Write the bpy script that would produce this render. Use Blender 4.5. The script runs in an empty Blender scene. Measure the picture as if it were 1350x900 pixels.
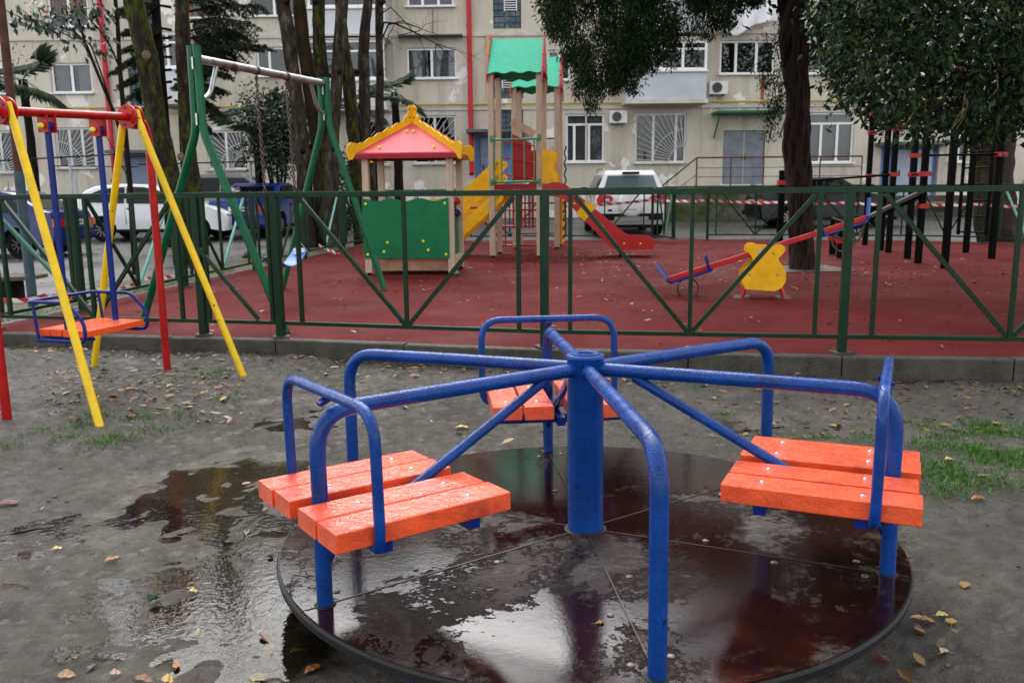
import bpy, bmesh, math, random
import numpy as np
from mathutils import Vector, Matrix
random.seed(7); rng = np.random.default_rng(7)
PI = math.pi; R = math.radians
scene = bpy.context.scene
COL = scene.collection

# ------------------------------------------------------------------ camera, sky, sun, exposure
F_PX, PITCH, ROLL, CAM_H = 1138.0, math.atan(202/1138.0), R(-0.57), 1.35
cam_data = bpy.data.cameras.new('camera')
cam_data.sensor_width = 36.0
cam_data.lens = F_PX/1350*36.0
cam_data.clip_start = 0.05; cam_data.clip_end = 500
cam_data.dof.use_dof = True; cam_data.dof.focus_distance = 3.0; cam_data.dof.aperture_fstop = 9.0
cam = bpy.data.objects.new('camera', cam_data); COL.objects.link(cam)
cam.location = (0, 0, CAM_H)
FW = Vector((0, math.cos(PITCH), -math.sin(PITCH)))
UP0 = Vector((0, math.sin(PITCH), math.cos(PITCH))); RT0 = Vector((1, 0, 0))
RT = math.cos(ROLL)*RT0 + math.sin(ROLL)*UP0
UP = -math.sin(ROLL)*RT0 + math.cos(ROLL)*UP0
cam.matrix_world = Matrix(((RT.x, UP.x, -FW.x, 0), (RT.y, UP.y, -FW.y, 0), (RT.z, UP.z, -FW.z, CAM_H), (0, 0, 0, 1)))
scene.camera = cam
SUN_EL, SUN_AZ = R(52), R(-12)     # high over the building, behind thick cloud
world = bpy.data.worlds.new('World'); scene.world = world; world.use_nodes = True
wn = world.node_tree.nodes; wl = world.node_tree.links; wn.clear()
sky = wn.new('ShaderNodeTexSky'); sky.sky_type = 'NISHITA'; sky.sun_disc = False
sky.sun_elevation = SUN_EL; sky.sun_rotation = SUN_AZ
sky.air_density = 1.0; sky.dust_density = 1.5; sky.ozone_density = 1.0
hsv = wn.new('ShaderNodeHueSaturation'); hsv.inputs['Saturation'].default_value = 0.10
bg = wn.new('ShaderNodeBackground'); bg.inputs['Strength'].default_value = 0.15
wo = wn.new('ShaderNodeOutputWorld')
wl.new(sky.outputs[0], hsv.inputs['Color']); wl.new(hsv.outputs[0], bg.inputs['Color']); wl.new(bg.outputs[0], wo.inputs['Surface'])
sun_d = bpy.data.lights.new('sun', 'SUN'); sun_d.energy = 0.95; sun_d.angle = R(55); sun_d.color = (1, 0.97, 0.93)
sun = bpy.data.objects.new('sun', sun_d); COL.objects.link(sun)
sun.rotation_euler = Vector((-math.sin(SUN_AZ)*math.cos(SUN_EL), -math.cos(SUN_AZ)*math.cos(SUN_EL), -math.sin(SUN_EL))).to_track_quat('-Z', 'Y').to_euler()
scene.view_settings.view_transform = 'Standard'; scene.view_settings.look = 'None'
scene.view_settings.exposure = 1.62; scene.view_settings.gamma = 1.0
scene.view_settings.use_curve_mapping = False
scene.cycles.max_bounces = 6; scene.cycles.transparent_max_bounces = 12
scene.cycles.caustics_reflective = False; scene.cycles.caustics_refractive = False

def ray(px, py):
    return FW + RT*((px-675)/F_PX) - UP*((py-450)/F_PX)
def gz(px, py, z=0.0):             # a point of the photograph on level z
    d = ray(px, py); return Vector((0, 0, CAM_H)) + d*((z-CAM_H)/d.z)
def at(px, py, Y):                 # a point of the photograph at distance Y
    d = ray(px, py); return Vector((0, 0, CAM_H)) + d*(Y/d.y)

# ------------------------------------------------------------------ materials
MATS = {}
def mat(name, color, rough=0.5, metal=0.0, var=0.0, vscale=6.0, bump=0.0, bscale=60.0, color2=None, c2scale=3.0, c2lo=0.5, c2hi=0.62,
        coat=0.0, rvar=0.0, spec=0.22, drops=0.0, island=0.0, detail=6.0, stretch=None, trans=0.0):
    if name in MATS: return MATS[name]
    m = bpy.data.materials.new(name); m.use_nodes = True
    nt = m.node_tree; n = nt.nodes; l = nt.links
    b = n['Principled BSDF']
    b.inputs['Roughness'].default_value = rough; b.inputs['Metallic'].default_value = metal
    b.inputs['Specular IOR Level'].default_value = spec
    b.inputs['Coat Weight'].default_value = coat; b.inputs['Coat Roughness'].default_value = 0.08
    if trans: b.inputs['Transmission Weight'].default_value = trans
    tc = n.new('ShaderNodeTexCoord'); vec = tc.outputs['Object']
    if stretch:
        mp = n.new('ShaderNodeMapping'); mp.inputs['Scale'].default_value = stretch; l.new(vec, mp.inputs[0]); vec = mp.outputs[0]
    def noise(s, d=detail):
        t = n.new('ShaderNodeTexNoise'); t.inputs['Scale'].default_value = s; t.inputs['Detail'].default_value = d
        t.inputs['Roughness'].default_value = 0.6; l.new(vec, t.inputs['Vector']); return t
    col = n.new('ShaderNodeRGB'); col.outputs[0].default_value = (*color, 1); c = col.outputs[0]
    if color2 is not None:
        t = noise(c2scale); r = n.new('ShaderNodeMapRange'); r.inputs[1].default_value = c2lo; r.inputs[2].default_value = c2hi
        l.new(t.outputs[0], r.inputs[0])
        mx = n.new('ShaderNodeMix'); mx.data_type = 'RGBA'; l.new(r.outputs[0], mx.inputs[0]); l.new(c, mx.inputs[6]); mx.inputs[7].default_value = (*color2, 1); c = mx.outputs[2]
    if var:
        t = noise(vscale); r = n.new('ShaderNodeMapRange'); r.inputs[1].default_value = 0.3; r.inputs[2].default_value = 0.7
        r.inputs[3].default_value = 1-var; r.inputs[4].default_value = 1+var*0.7; l.new(t.outputs[0], r.inputs[0])
        mx = n.new('ShaderNodeVectorMath'); mx.operation = 'SCALE'; l.new(c, mx.inputs[0]); l.new(r.outputs[0], mx.inputs['Scale']); c = mx.outputs[0]
    if island:
        g = n.new('ShaderNodeNewGeometry'); r = n.new('ShaderNodeMapRange'); r.inputs[3].default_value = 1-island; r.inputs[4].default_value = 1+island
        l.new(g.outputs['Random Per Island'], r.inputs[0])
        mx = n.new('ShaderNodeVectorMath'); mx.operation = 'SCALE'; l.new(c, mx.inputs[0]); l.new(r.outputs[0], mx.inputs['Scale']); c = mx.outputs[0]
    l.new(c, b.inputs['Base Color'])
    if rvar:
        t = noise(vscale*1.7); r = n.new('ShaderNodeMapRange'); r.inputs[1].default_value = 0.35; r.inputs[2].default_value = 0.65
        r.inputs[3].default_value = max(0.03, rough-rvar); r.inputs[4].default_value = min(1, rough+rvar); l.new(t.outputs[0], r.inputs[0]); l.new(r.outputs[0], b.inputs['Roughness'])
    hgt = None
    if bump:
        t = noise(bscale); bp = n.new('ShaderNodeBump'); bp.inputs['Strength'].default_value = bump; bp.inputs['Distance'].default_value = 0.02
        l.new(t.outputs[0], bp.inputs['Height']); hgt = bp.outputs[0]
    if drops:
        v = n.new('ShaderNodeTexVoronoi'); v.inputs['Scale'].default_value = 260; l.new(vec, v.inputs['Vector'])
        v2 = n.new('ShaderNodeTexVoronoi'); v2.inputs['Scale'].default_value = 140; l.new(vec, v2.inputs['Vector'])
        mn = n.new('ShaderNodeMath'); mn.operation = 'MINIMUM'; l.new(v.outputs[0], mn.inputs[0]); l.new(v2.outputs[0], mn.inputs[1])
        r = n.new('ShaderNodeMapRange'); r.inputs[1].default_value = 0.02; r.inputs[2].default_value = 0.36; r.inputs[3].default_value = 1; r.inputs[4].default_value = 0
        r.interpolation_type = 'SMOOTHSTEP'; l.new(mn.outputs[0], r.inputs[0])
        bp = n.new('ShaderNodeBump'); bp.inputs['Strength'].default_value = drops; bp.inputs['Distance'].default_value = 0.003
        ge = n.new('ShaderNodeNewGeometry'); sz = n.new('ShaderNodeSeparateXYZ'); l.new(ge.outputs['True Normal'], sz.inputs[0])
        upm = n.new('ShaderNodeMapRange'); upm.inputs[1].default_value = -0.15; upm.inputs[2].default_value = 0.45; l.new(sz.outputs[2], upm.inputs[0])
        ml = n.new('ShaderNodeMath'); ml.operation = 'MULTIPLY'; l.new(r.outputs[0], ml.inputs[0]); l.new(upm.outputs[0], ml.inputs[1])
        l.new(ml.outputs[0], bp.inputs['Height'])
        if hgt: l.new(hgt, bp.inputs['Normal'])
        hgt = bp.outputs[0]
    if hgt: l.new(hgt, b.inputs['Normal'])
    if coat and hgt and drops: l.new(hgt, b.inputs['Coat Normal'])
    MATS[name] = m; return m

def glass_mat(name, tint=(0.75, 0.8, 0.82), amount=0.75):
    if name in MATS: return MATS[name]
    m = bpy.data.materials.new(name); m.use_nodes = True; n = m.node_tree.nodes; l = m.node_tree.links; n.clear()
    o = n.new('ShaderNodeOutputMaterial'); mx = n.new('ShaderNodeMixShader'); t = n.new('ShaderNodeBsdfTransparent'); g = n.new('ShaderNodeBsdfGlossy')
    t.inputs[0].default_value = (*[c*amount for c in tint], 1); g.inputs[0].default_value = (0.9, 0.93, 0.95, 1); g.inputs['Roughness'].default_value = 0.02
    fr = n.new('ShaderNodeFresnel'); fr.inputs[0].default_value = 1.6
    l.new(fr.outputs[0], mx.inputs[0]); l.new(t.outputs[0], mx.inputs[1]); l.new(g.outputs[0], mx.inputs[2]); l.new(mx.outputs[0], o.inputs[0])
    MATS[name] = m; return m

def stripe_mat(name, c1, c2, freq):
    m = bpy.data.materials.new(name); m.use_nodes = True; n = m.node_tree.nodes; l = m.node_tree.links
    uv = n.new('ShaderNodeUVMap'); sp = n.new('ShaderNodeSeparateXYZ'); l.new(uv.outputs[0], sp.inputs[0])
    a = n.new('ShaderNodeMath'); a.operation = 'MULTIPLY_ADD'; l.new(sp.outputs[0], a.inputs[0]); a.inputs[1].default_value = freq
    sk = n.new('ShaderNodeMath'); sk.operation = 'MULTIPLY'; l.new(sp.outputs[1], sk.inputs[0]); sk.inputs[1].default_value = 0.35
    l.new(sk.outputs[0], a.inputs[2])
    fr = n.new('ShaderNodeMath'); fr.operation = 'FRACT'; l.new(a.outputs[0], fr.inputs[0])
    gt = n.new('ShaderNodeMath'); gt.operation = 'GREATER_THAN'; l.new(fr.outputs[0], gt.inputs[0]); gt.inputs[1].default_value = 0.5
    mx = n.new('ShaderNodeMix'); mx.data_type = 'RGBA'; l.new(gt.outputs[0], mx.inputs[0]); mx.inputs[6].default_value = (*c1, 1); mx.inputs[7].default_value = (*c2, 1)
    b = n['Principled BSDF']; l.new(mx.outputs[2], b.inputs['Base Color']); b.inputs['Roughness'].default_value = 0.4
    return m

def ramp_island_mat(name, cols, rough=0.45, spec=0.5, transl=0.0):
    """one of several real leaf colours for each leaf"""
    m = bpy.data.materials.new(name); m.use_nodes = True; n = m.node_tree.nodes; l = m.node_tree.links
    g = n.new('ShaderNodeNewGeometry'); rp = n.new('ShaderNodeValToRGB'); rp.color_ramp.interpolation = 'LINEAR'
    e = rp.color_ramp.elements
    while len(e) < len(cols): e.new(0.5)
    for i, c in enumerate(cols): e[i].position = i/(len(cols)-1); e[i].color = (*c, 1)
    l.new(g.outputs['Random Per Island'], rp.inputs[0]); b = n['Principled BSDF']
    l.new(rp.outputs[0], b.inputs['Base Color']); b.inputs['Roughness'].default_value = rough; b.inputs['Specular IOR Level'].default_value = spec
    MATS[name] = m; return m

M = {}
WET = dict(coat=0.12, drops=0.9, spec=0.22)
M['blue_pipe'] = mat('blue_paint_wet', (0.0002, 0.040, 0.225), 0.30, var=0.35, vscale=9, rvar=0.12, color2=(0.004, 0.008, 0.020), c2scale=30, c2lo=0.665, c2hi=0.69, **WET)
M['blue'] = mat('blue_paint', (0.0005, 0.016, 0.16), 0.35, var=0.2, vscale=7)
M['orange'] = mat('orange_paint_wet', (0.78, 0.080, 0.013), 0.30, var=0.25, vscale=7, coat=0.7, color2=(0.42, 0.036, 0.008), c2scale=9, c2lo=0.55, c2hi=0.72, bump=0.22, bscale=30, rvar=0.1, spec=0.4, drops=0.7)
M['orange2'] = mat('orange_paint_old', (0.80, 0.09, 0.015), 0.3, var=0.25, vscale=14, color2=(0.35, 0.06, 0.02), c2scale=30, c2lo=0.62, c2hi=0.7, coat=0.5)
M['deck'] = None
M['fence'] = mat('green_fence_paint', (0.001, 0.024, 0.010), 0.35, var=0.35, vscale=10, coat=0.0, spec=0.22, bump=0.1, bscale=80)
M['fence_glare'] = mat('green_paint_glare', (0.16, 0.40, 0.33), 0.35, var=0.15)  # glare on some braces, put into a paler copy of the fence green
M['swing_green'] = mat('green_swing_paint', (0.002, 0.10, 0.038), 0.38, var=0.25, coat=0.05)
M['green_panel'] = mat('green_panel', (0.002, 0.14, 0.050), 0.5, var=0.22, vscale=4, bump=0.08, bscale=200)
M['teal_roof'] = mat('teal_roof_panel', (0.015, 0.44, 0.27), 0.45, var=0.10, vscale=10, coat=0.0, spec=0.3)
M['red'] = mat('red_paint', (0.42, 0.006, 0.007), 0.35, var=0.2, vscale=9, coat=0.1, spec=0.3, bump=0.08)
M['red_wet'] = mat('red_paint_wet', (0.38, 0.005, 0.005), 0.35, var=0.3, vscale=9, coat=0.12, drops=0.5)
M['red_roof'] = mat('red_roof_panel', (0.58, 0.050, 0.068), 0.42, var=0.12, vscale=8, coat=0.05, spec=0.3)
M['dark_red'] = mat('dark_red_panel', (0.30, 0.012, 0.02), 0.4, var=0.15)
M['yellow'] = mat('yellow_paint', (0.80, 0.52, 0.004), 0.35, var=0.15, vscale=10, coat=0.3, color2=(0.05, 0.03, 0.02), c2scale=15, c2lo=0.665, c2hi=0.68)
M['yellow_panel'] = mat('yellow_panel', (0.80, 0.42, 0.006), 0.45, var=0.18, vscale=5, bump=0.05, bscale=200)
M['timber'] = mat('pale_timber', (0.48, 0.36, 0.26), 0.55, var=0.18, vscale=6, stretch=(6, 6, 0.8), bump=0.1)
M['timber_brown'] = mat('brown_timber', (0.30, 0.17, 0.10), 0.6, var=0.3, vscale=5, bump=0.2)
M['black'] = mat('black_paint', (0.001, 0.001, 0.0012), 0.5, var=0.3, spec=0.06)
M['rubber_black'] = mat('black_rubber', (0.015, 0.015, 0.016), 0.6, var=0.3)
M['steel'] = mat('galvanised_steel', (0.45, 0.46, 0.48), 0.35, metal=0.9, var=0.3, vscale=8)
M['steel_rust'] = mat('rusty_steel', (0.36, 0.35, 0.37), 0.4, metal=0.75, color2=(0.14, 0.06, 0.045), c2scale=4, c2lo=0.52, c2hi=0.66, var=0.3)
M['chain'] = mat('chain_steel', (0.11, 0.075, 0.06), 0.45, metal=0.7)
M['zinc'] = mat('zinc_bolt', (0.36, 0.38, 0.42), 0.3, metal=1.0, var=0.4, vscale=80)
M['bolt_yellow'] = mat('yellow_cap', (0.85, 0.70, 0.05), 0.35)
M['bolt_dark'] = mat('dark_bolt', (0.03, 0.05, 0.05), 0.4, metal=0.3)
M['concrete'] = mat('kerb_concrete', (0.060, 0.056, 0.048), 0.55, var=0.35, vscale=7, bump=0.5, bscale=60, color2=(0.028, 0.028, 0.020), c2scale=2.5, c2lo=0.5, c2hi=0.7, rvar=0.15)
M['white_plastic'] = mat('white_frame', (0.80, 0.80, 0.80), 0.35, var=0.06)
M['plaster'] = None
M['white_panel'] = mat('white_painted_panel', (0.62, 0.64, 0.68), 0.6, var=0.12, vscale=1.5, color2=(0.45, 0.42, 0.36), c2scale=2.0, c2lo=0.6, c2hi=0.75)
M['blue_panel'] = mat('pale_blue_panel', (0.52, 0.56, 0.60), 0.6, var=0.12, vscale=1.2, color2=(0.38, 0.36, 0.30), c2scale=2.0, c2lo=0.62, c2hi=0.8)
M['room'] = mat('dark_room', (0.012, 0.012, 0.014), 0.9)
M['curtain'] = mat('net_curtain', (0.42, 0.42, 0.45), 0.9, var=0.2, vscale=3)
M['blind'] = mat('grey_blind', (0.34, 0.33, 0.34), 0.8, var=0.1)
M['glass'] = glass_mat('window_glass')
M['door_blue'] = mat('blue_door', (0.20, 0.25, 0.36), 0.5, var=0.2, vscale=3)
M['door_grey'] = mat('grey_metal_door', (0.20, 0.225, 0.26), 0.5, var=0.25, vscale=3, bump=0.1)
M['blue_wall'] = mat('blue_plaster', (0.16, 0.24, 0.50), 0.7, var=0.25, vscale=5)
M['pipe_red'] = mat('red_downpipe', (0.50, 0.02, 0.03), 0.4, var=0.15)
M['pipe_yellow'] = mat('yellow_gas_pipe', (0.55, 0.44, 0.12), 0.5, var=0.15)
M['grille'] = mat('white_grille', (0.62, 0.62, 0.63), 0.5)
M['grille_dark'] = mat('grey_grille', (0.36, 0.35, 0.34), 0.5)
M['cornice'] = mat('pale_cornice', (0.55, 0.52, 0.46), 0.7, var=0.2, vscale=2)
M['hood'] = mat('dark_metal_hood', (0.10, 0.12, 0.12), 0.5, var=0.2)
M['green_canopy'] = mat('green_canopy', (0.01, 0.14, 0.085), 0.45, var=0.2)
M['brown_rail'] = mat('brown_handrail', (0.12, 0.055, 0.045), 0.5, var=0.3)
M['moss_wall'] = mat('mossy_concrete', (0.15, 0.14, 0.12), 0.85, var=0.35, vscale=5, color2=(0.05, 0.075, 0.02), c2scale=1.6, c2lo=0.40, c2hi=0.58, bump=0.6, bscale=15)
M['cloth'] = mat('white_sheet', (0.82, 0.82, 0.85), 0.8)
M['bark_moss'] = mat('mossy_bark', (0.026, 0.018, 0.014), 0.85, spec=0.15, var=0.8, vscale=14, color2=(0.040, 0.050, 0.005), c2scale=7, c2lo=0.47, c2hi=0.57, bump=1.0, bscale=26, stretch=(1, 1, 0.35))
M['bark_grey'] = mat('lichen_bark', (0.038, 0.029, 0.022), 0.85, spec=0.15, var=0.8, vscale=13, color2=(0.085, 0.080, 0.058), c2scale=9, c2lo=0.54, c2hi=0.62, bump=1.0, bscale=24, stretch=(1, 1, 0.3))
M['bark_brown'] = mat('ridged_brown_bark', (0.028, 0.017, 0.013), 0.9, var=0.7, vscale=11, color2=(0.006, 0.004, 0.003), c2scale=13, c2lo=0.50, c2hi=0.58, bump=1.0, bscale=14, stretch=(1.6, 1.6, 0.22), spec=0.15)
M['bark_dark'] = mat('dark_bark', (0.010, 0.007, 0.006), 0.85, spec=0.15, var=0.4, bump=0.6, bscale=30)
M['scar'] = mat('pruning_scar', (0.17, 0.12, 0.085), 0.8, var=0.3, vscale=15)
M['tyre'] = mat('tyre_rubber', (0.006, 0.006, 0.006), 0.8, spec=0.1)
M['rim'] = mat('alloy_rim', (0.35, 0.35, 0.37), 0.3, metal=0.8)
M['rim_dark'] = mat('dark_rim', (0.05, 0.05, 0.055), 0.35, metal=0.6)
M['car_dark'] = mat('car_black_trim', (0.005, 0.005, 0.006), 0.5, spec=0.15)
M['car_glass'] = mat('car_glass', (0.003, 0.004, 0.005), 0.04, spec=0.3)
M['car_glass_pale'] = mat('car_rear_glass', (0.10, 0.13, 0.14), 0.06, spec=0.7)
M['light_red'] = mat('tail_light_red', (0.45, 0.01, 0.012), 0.15, coat=0.5)
M['light_orange'] = mat('tail_light_orange', (0.60, 0.12, 0.01), 0.15, coat=0.5)
M['light_clear'] = mat('lamp_clear', (0.6, 0.6, 0.62), 0.15, coat=0.5)
M['plate'] = mat('number_plate', (0.62, 0.62, 0.60), 0.4, var=0.1)
M['wire'] = mat('black_wire', (0.01, 0.01, 0.01), 0.6)

# ------------------------------------------------------------------ mesh building
class MB:
    def __init__(s): s.v = []; s.f = []
    def add(s, vs, fs):
        o = len(s.v); s.v += [tuple(x) for x in vs]; s.f += [tuple(i+o for i in f) for f in fs]; return s
    def box(s, c, d, rz=0.0):
        x, y, z = d[0]/2, d[1]/2, d[2]/2; ca, sa = math.cos(rz), math.sin(rz)
        vs = [(c[0]+a*x*ca-b*y*sa, c[1]+a*x*sa+b*y*ca, c[2]+e*z) for a, b, e in ((-1,-1,-1),(1,-1,-1),(1,1,-1),(-1,1,-1),(-1,-1,1),(1,-1,1),(1,1,1),(-1,1,1))]
        return s.add(vs, [(0,3,2,1),(4,5,6,7),(0,1,5,4),(1,2,6,5),(2,3,7,6),(3,0,4,7)])
    def beam(s, p0, p1, w, h, up=(0,0,1), ch=0.0):
        """rectangular bar from p0 to p1: w across, h along up; ch chamfers the long edges"""
        p0 = Vector(p0); p1 = Vector(p1); d = (p1-p0).normalized(); up = Vector(up)
        if abs(d.dot(up)) > 0.98: up = Vector((0, 1, 0)) if abs(d.y) < 0.9 else Vector((1, 0, 0))
        a = d.cross(up).normalized(); b = a.cross(d).normalized(); w /= 2; h /= 2
        if ch: prof = [(-w+ch,-h),(w-ch,-h),(w,-h+ch),(w,h-ch),(w-ch,h),(-w+ch,h),(-w,h-ch),(-w,-h+ch)]
        else: prof = [(-w,-h),(w,-h),(w,h),(-w,h)]
        n = len(prof); vs = [p+a*x+b*y for p in (p0, p1) for x, y in prof]
        fs = [tuple(range(n))[::-1], tuple(range(n, 2*n))] + [(i, (i+1) % n, n+(i+1) % n, n+i) for i in range(n)]
        return s.add(vs, fs)
    def cyl(s, p0, p1, r0, r1=None, seg=12, caps=True):
        return s.tube([p0, p1], [r0, r0 if r1 is None else r1], seg, caps)
    def tube(s, pts, rad, seg=10, caps=True, closed=False):
        pts = [Vector(p) for p in pts]; n = len(pts)
        if not hasattr(rad, '__len__'): rad = [rad]*n
        tang = []
        for i in range(n):
            if closed: t = pts[(i+1) % n]-pts[i-1]
            else: t = pts[min(i+1, n-1)]-pts[max(i-1, 0)]
            tang.append(t.normalized())
        t0 = tang[0]; a = t0.cross(Vector((0, 0, 1)) if abs(t0.z) < 0.9 else Vector((1, 0, 0))).normalized()
        vs = []
        for i in range(n):
            t = tang[i]; a = (a - t*a.dot(t)).normalized(); b = t.cross(a)
            for k in range(seg):
                q = 2*PI*k/seg; vs.append(pts[i] + (a*math.cos(q)+b*math.sin(q))*rad[i])
        fs = []
        for i in range(n if closed else n-1):
            j = (i+1) % n
            for k in range(seg): fs.append((i*seg+k, i*seg+(k+1) % seg, j*seg+(k+1) % seg, j*seg+k))
        if caps and not closed: fs += [tuple(range(seg))[::-1], tuple(range((n-1)*seg, n*seg))]
        return s.add(vs, fs)
    def prism(s, poly, O, U, V, t0, t1):
        """polygon (u,v) in plane O,U,V pushed along the normal from t0 to t1"""
        O = Vector(O); U = Vector(U); V = Vector(V); N = U.cross(V).normalized(); n = len(poly)
        vs = [O+U*a+V*b+N*t0 for a, b in poly]+[O+U*a+V*b+N*t1 for a, b in poly]
        return s.add(vs, [tuple(range(n))[::-1], tuple(range(n, 2*n))]+[(i, (i+1) % n, n+(i+1) % n, n+i) for i in range(n)])
    def lathe(s, prof, c=(0,0,0), axis=(0,0,1), seg=24):
        c = Vector(c); ax = Vector(axis).normalized(); a = ax.cross(Vector((1, 0, 0)) if abs(ax.x) < 0.9 else Vector((0, 1, 0))).normalized(); b = ax.cross(a)
        n = len(prof); vs = []
        for k in range(seg):
            q = 2*PI*k/seg
            for r, h in prof: vs.append(c+ax*h+(a*math.cos(q)+b*math.sin(q))*r)
        fs = [(k*n+i, ((k+1) % seg)*n+i, ((k+1) % seg)*n+i+1, k*n+i+1) for k in range(seg) for i in range(n-1)]
        return s.add(vs, fs)
    def sphere(s, c, r, sc=(1,1,1), seg=12, rings=8):
        c = Vector(c); vs = [c+Vector((0, 0, -r*sc[2]))]
        for i in range(1, rings):
            t = PI*i/rings
            for k in range(seg):
                q = 2*PI*k/seg; vs.append(c+Vector((r*sc[0]*math.sin(t)*math.cos(q), r*sc[1]*math.sin(t)*math.sin(q), -r*sc[2]*math.cos(t))))
        vs.append(c+Vector((0, 0, r*sc[2]))); L = len(vs)-1; fs = []
        for k in range(seg): fs.append((0, 1+(k+1) % seg, 1+k)); fs.append((L, L-seg+k, L-seg+(k+1) % seg))
        for i in range(rings-2):
            for k in range(seg): a = 1+i*seg; fs.append((a+k, a+(k+1) % seg, a+seg+(k+1) % seg, a+seg+k))
        return s.add(vs, fs)
    def quad(s, a, b, c, d): return s.add([a, b, c, d], [(0, 1, 2, 3)])
    def mesh(s, name, m, off=None, smooth=40):
        me = bpy.data.meshes.new(name); vs = s.v
        if off is not None: vs = [(a-off[0], b-off[1], c-off[2]) for a, b, c in vs]
        me.from_pydata(vs, [], s.f); me.update()
        bm = bmesh.new(); bm.from_mesh(me); bmesh.ops.recalc_face_normals(bm, faces=bm.faces); bm.to_mesh(me); bm.free()
        if smooth:
            me.polygons.foreach_set('use_smooth', [True]*len(me.polygons)); me.set_sharp_from_angle(angle=R(smooth))
        me.materials.append(m); return me
    def build(s, name, m, parent=None, world=True, smooth=40, base=None):
        off = None
        if parent is not None and world:
            r = parent
            while r.parent: r = r.parent
            off = r.location
        elif base is not None: off = Vector(base)
        o = bpy.data.objects.new(name, s.mesh(name, m, off, smooth)); COL.objects.link(o)
        if parent is not None: o.parent = parent
        elif base is not None: o.location = base
        return o

def tag(o, label=None, cat=None, group=None, kind=None):
    if label: o['label'] = label
    if cat: o['category'] = cat
    if group: o['group'] = group
    if kind: o['kind'] = kind
    return o
def thing(name, label, cat, loc=(0,0,0), rz=0.0, group=None):
    o = bpy.data.objects.new(name, None); COL.objects.link(o); o.location = loc; o.rotation_euler = (0, 0, rz); o.empty_display_size = 0.1
    return tag(o, label, cat, group)
def copy_tree(o, parent=None):
    c = o.copy(); COL.objects.link(c); c.parent = parent
    for ch in o.children: copy_tree(ch, c)
    return c
def inst(o, loc, parent, rz=0.0):
    """another piece that shares the mesh of o"""
    c = o.copy(); COL.objects.link(c); c.parent = parent; c.location = loc; c.rotation_euler = (0, 0, rz); return c
def fillet(pts, rad, n=6):
    """round the corners of a polyline"""
    pts = [Vector(p) for p in pts]; out = [pts[0]]
    for i in range(1, len(pts)-1):
        p = pts[i]; a = pts[i-1]-p; b = pts[i+1]-p; r = min(rad, a.length*0.45, b.length*0.45)
        q0 = p+a.normalized()*r; q1 = p+b.normalized()*r
        for k in range(n+1):
            t = k/n; out.append(q0*(1-t)**2+p*2*t*(1-t)+q1*t*t)
    out.append(pts[-1]); return out
def raw_mesh(name, verts, faces_n, m, loc=(0,0,0), smooth=False):
    """fast mesh of equal polygons from numpy; verts (N*k,3) in order"""
    nv = len(verts); nf = nv//faces_n
    me = bpy.data.meshes.new(name); me.vertices.add(nv); me.vertices.foreach_set('co', np.asarray(verts, dtype=np.float32).ravel())
    me.loops.add(nv); me.loops.foreach_set('vertex_index', np.arange(nv, dtype=np.int32))
    me.polygons.add(nf); me.polygons.foreach_set('loop_start', np.arange(0, nv, faces_n, dtype=np.int32))
    me.update(calc_edges=True); me.validate(); me.materials.append(m)
    o = bpy.data.objects.new(name, me); COL.objects.link(o); o.location = loc; return o
def grid_obj(name, xs, ys, zf, m, smooth=True):
    xs = np.asarray(xs); ys = np.asarray(ys); X, Y = np.meshgrid(xs, ys); Z = zf(X, Y)
    vs = np.stack([X, Y, Z], -1).reshape(-1, 3); nx = len(xs); ny = len(ys)
    i = np.arange((nx-1)*(ny-1)); r = i//(nx-1); c = i % (nx-1); a = r*nx+c
    q = np.stack([a, a+1, a+nx+1, a+nx], -1).astype(np.int32)
    me = bpy.data.meshes.new(name); me.vertices.add(len(vs)); me.vertices.foreach_set('co', vs.astype(np.float32).ravel())
    me.loops.add(q.size); me.loops.foreach_set('vertex_index', q.ravel()); me.polygons.add(len(q)); me.polygons.foreach_set('loop_start', np.arange(0, q.size, 4, dtype=np.int32))
    me.update(calc_edges=True); me.polygons.foreach_set('use_smooth', [smooth]*len(q)); me.materials.append(m)
    o = bpy.data.objects.new(name, me); COL.objects.link(o); return o
def vnoise(X, Y, scale, seed):
    """value noise on arrays"""
    g = np.random.default_rng(seed).random((256, 256)); x = X*scale+1000; y = Y*scale+1000
    xi = np.floor(x).astype(int); yi = np.floor(y).astype(int); fx = x-xi; fy = y-yi; fx = fx*fx*(3-2*fx); fy = fy*fy*(3-2*fy)
    a = g[xi % 256, yi % 256]; b = g[(xi+1) % 256, yi % 256]; c = g[xi % 256, (yi+1) % 256]; d = g[(xi+1) % 256, (yi+1) % 256]
    return (a*(1-fx)+b*fx)*(1-fy)+(c*(1-fx)+d*fx)*fy
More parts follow.
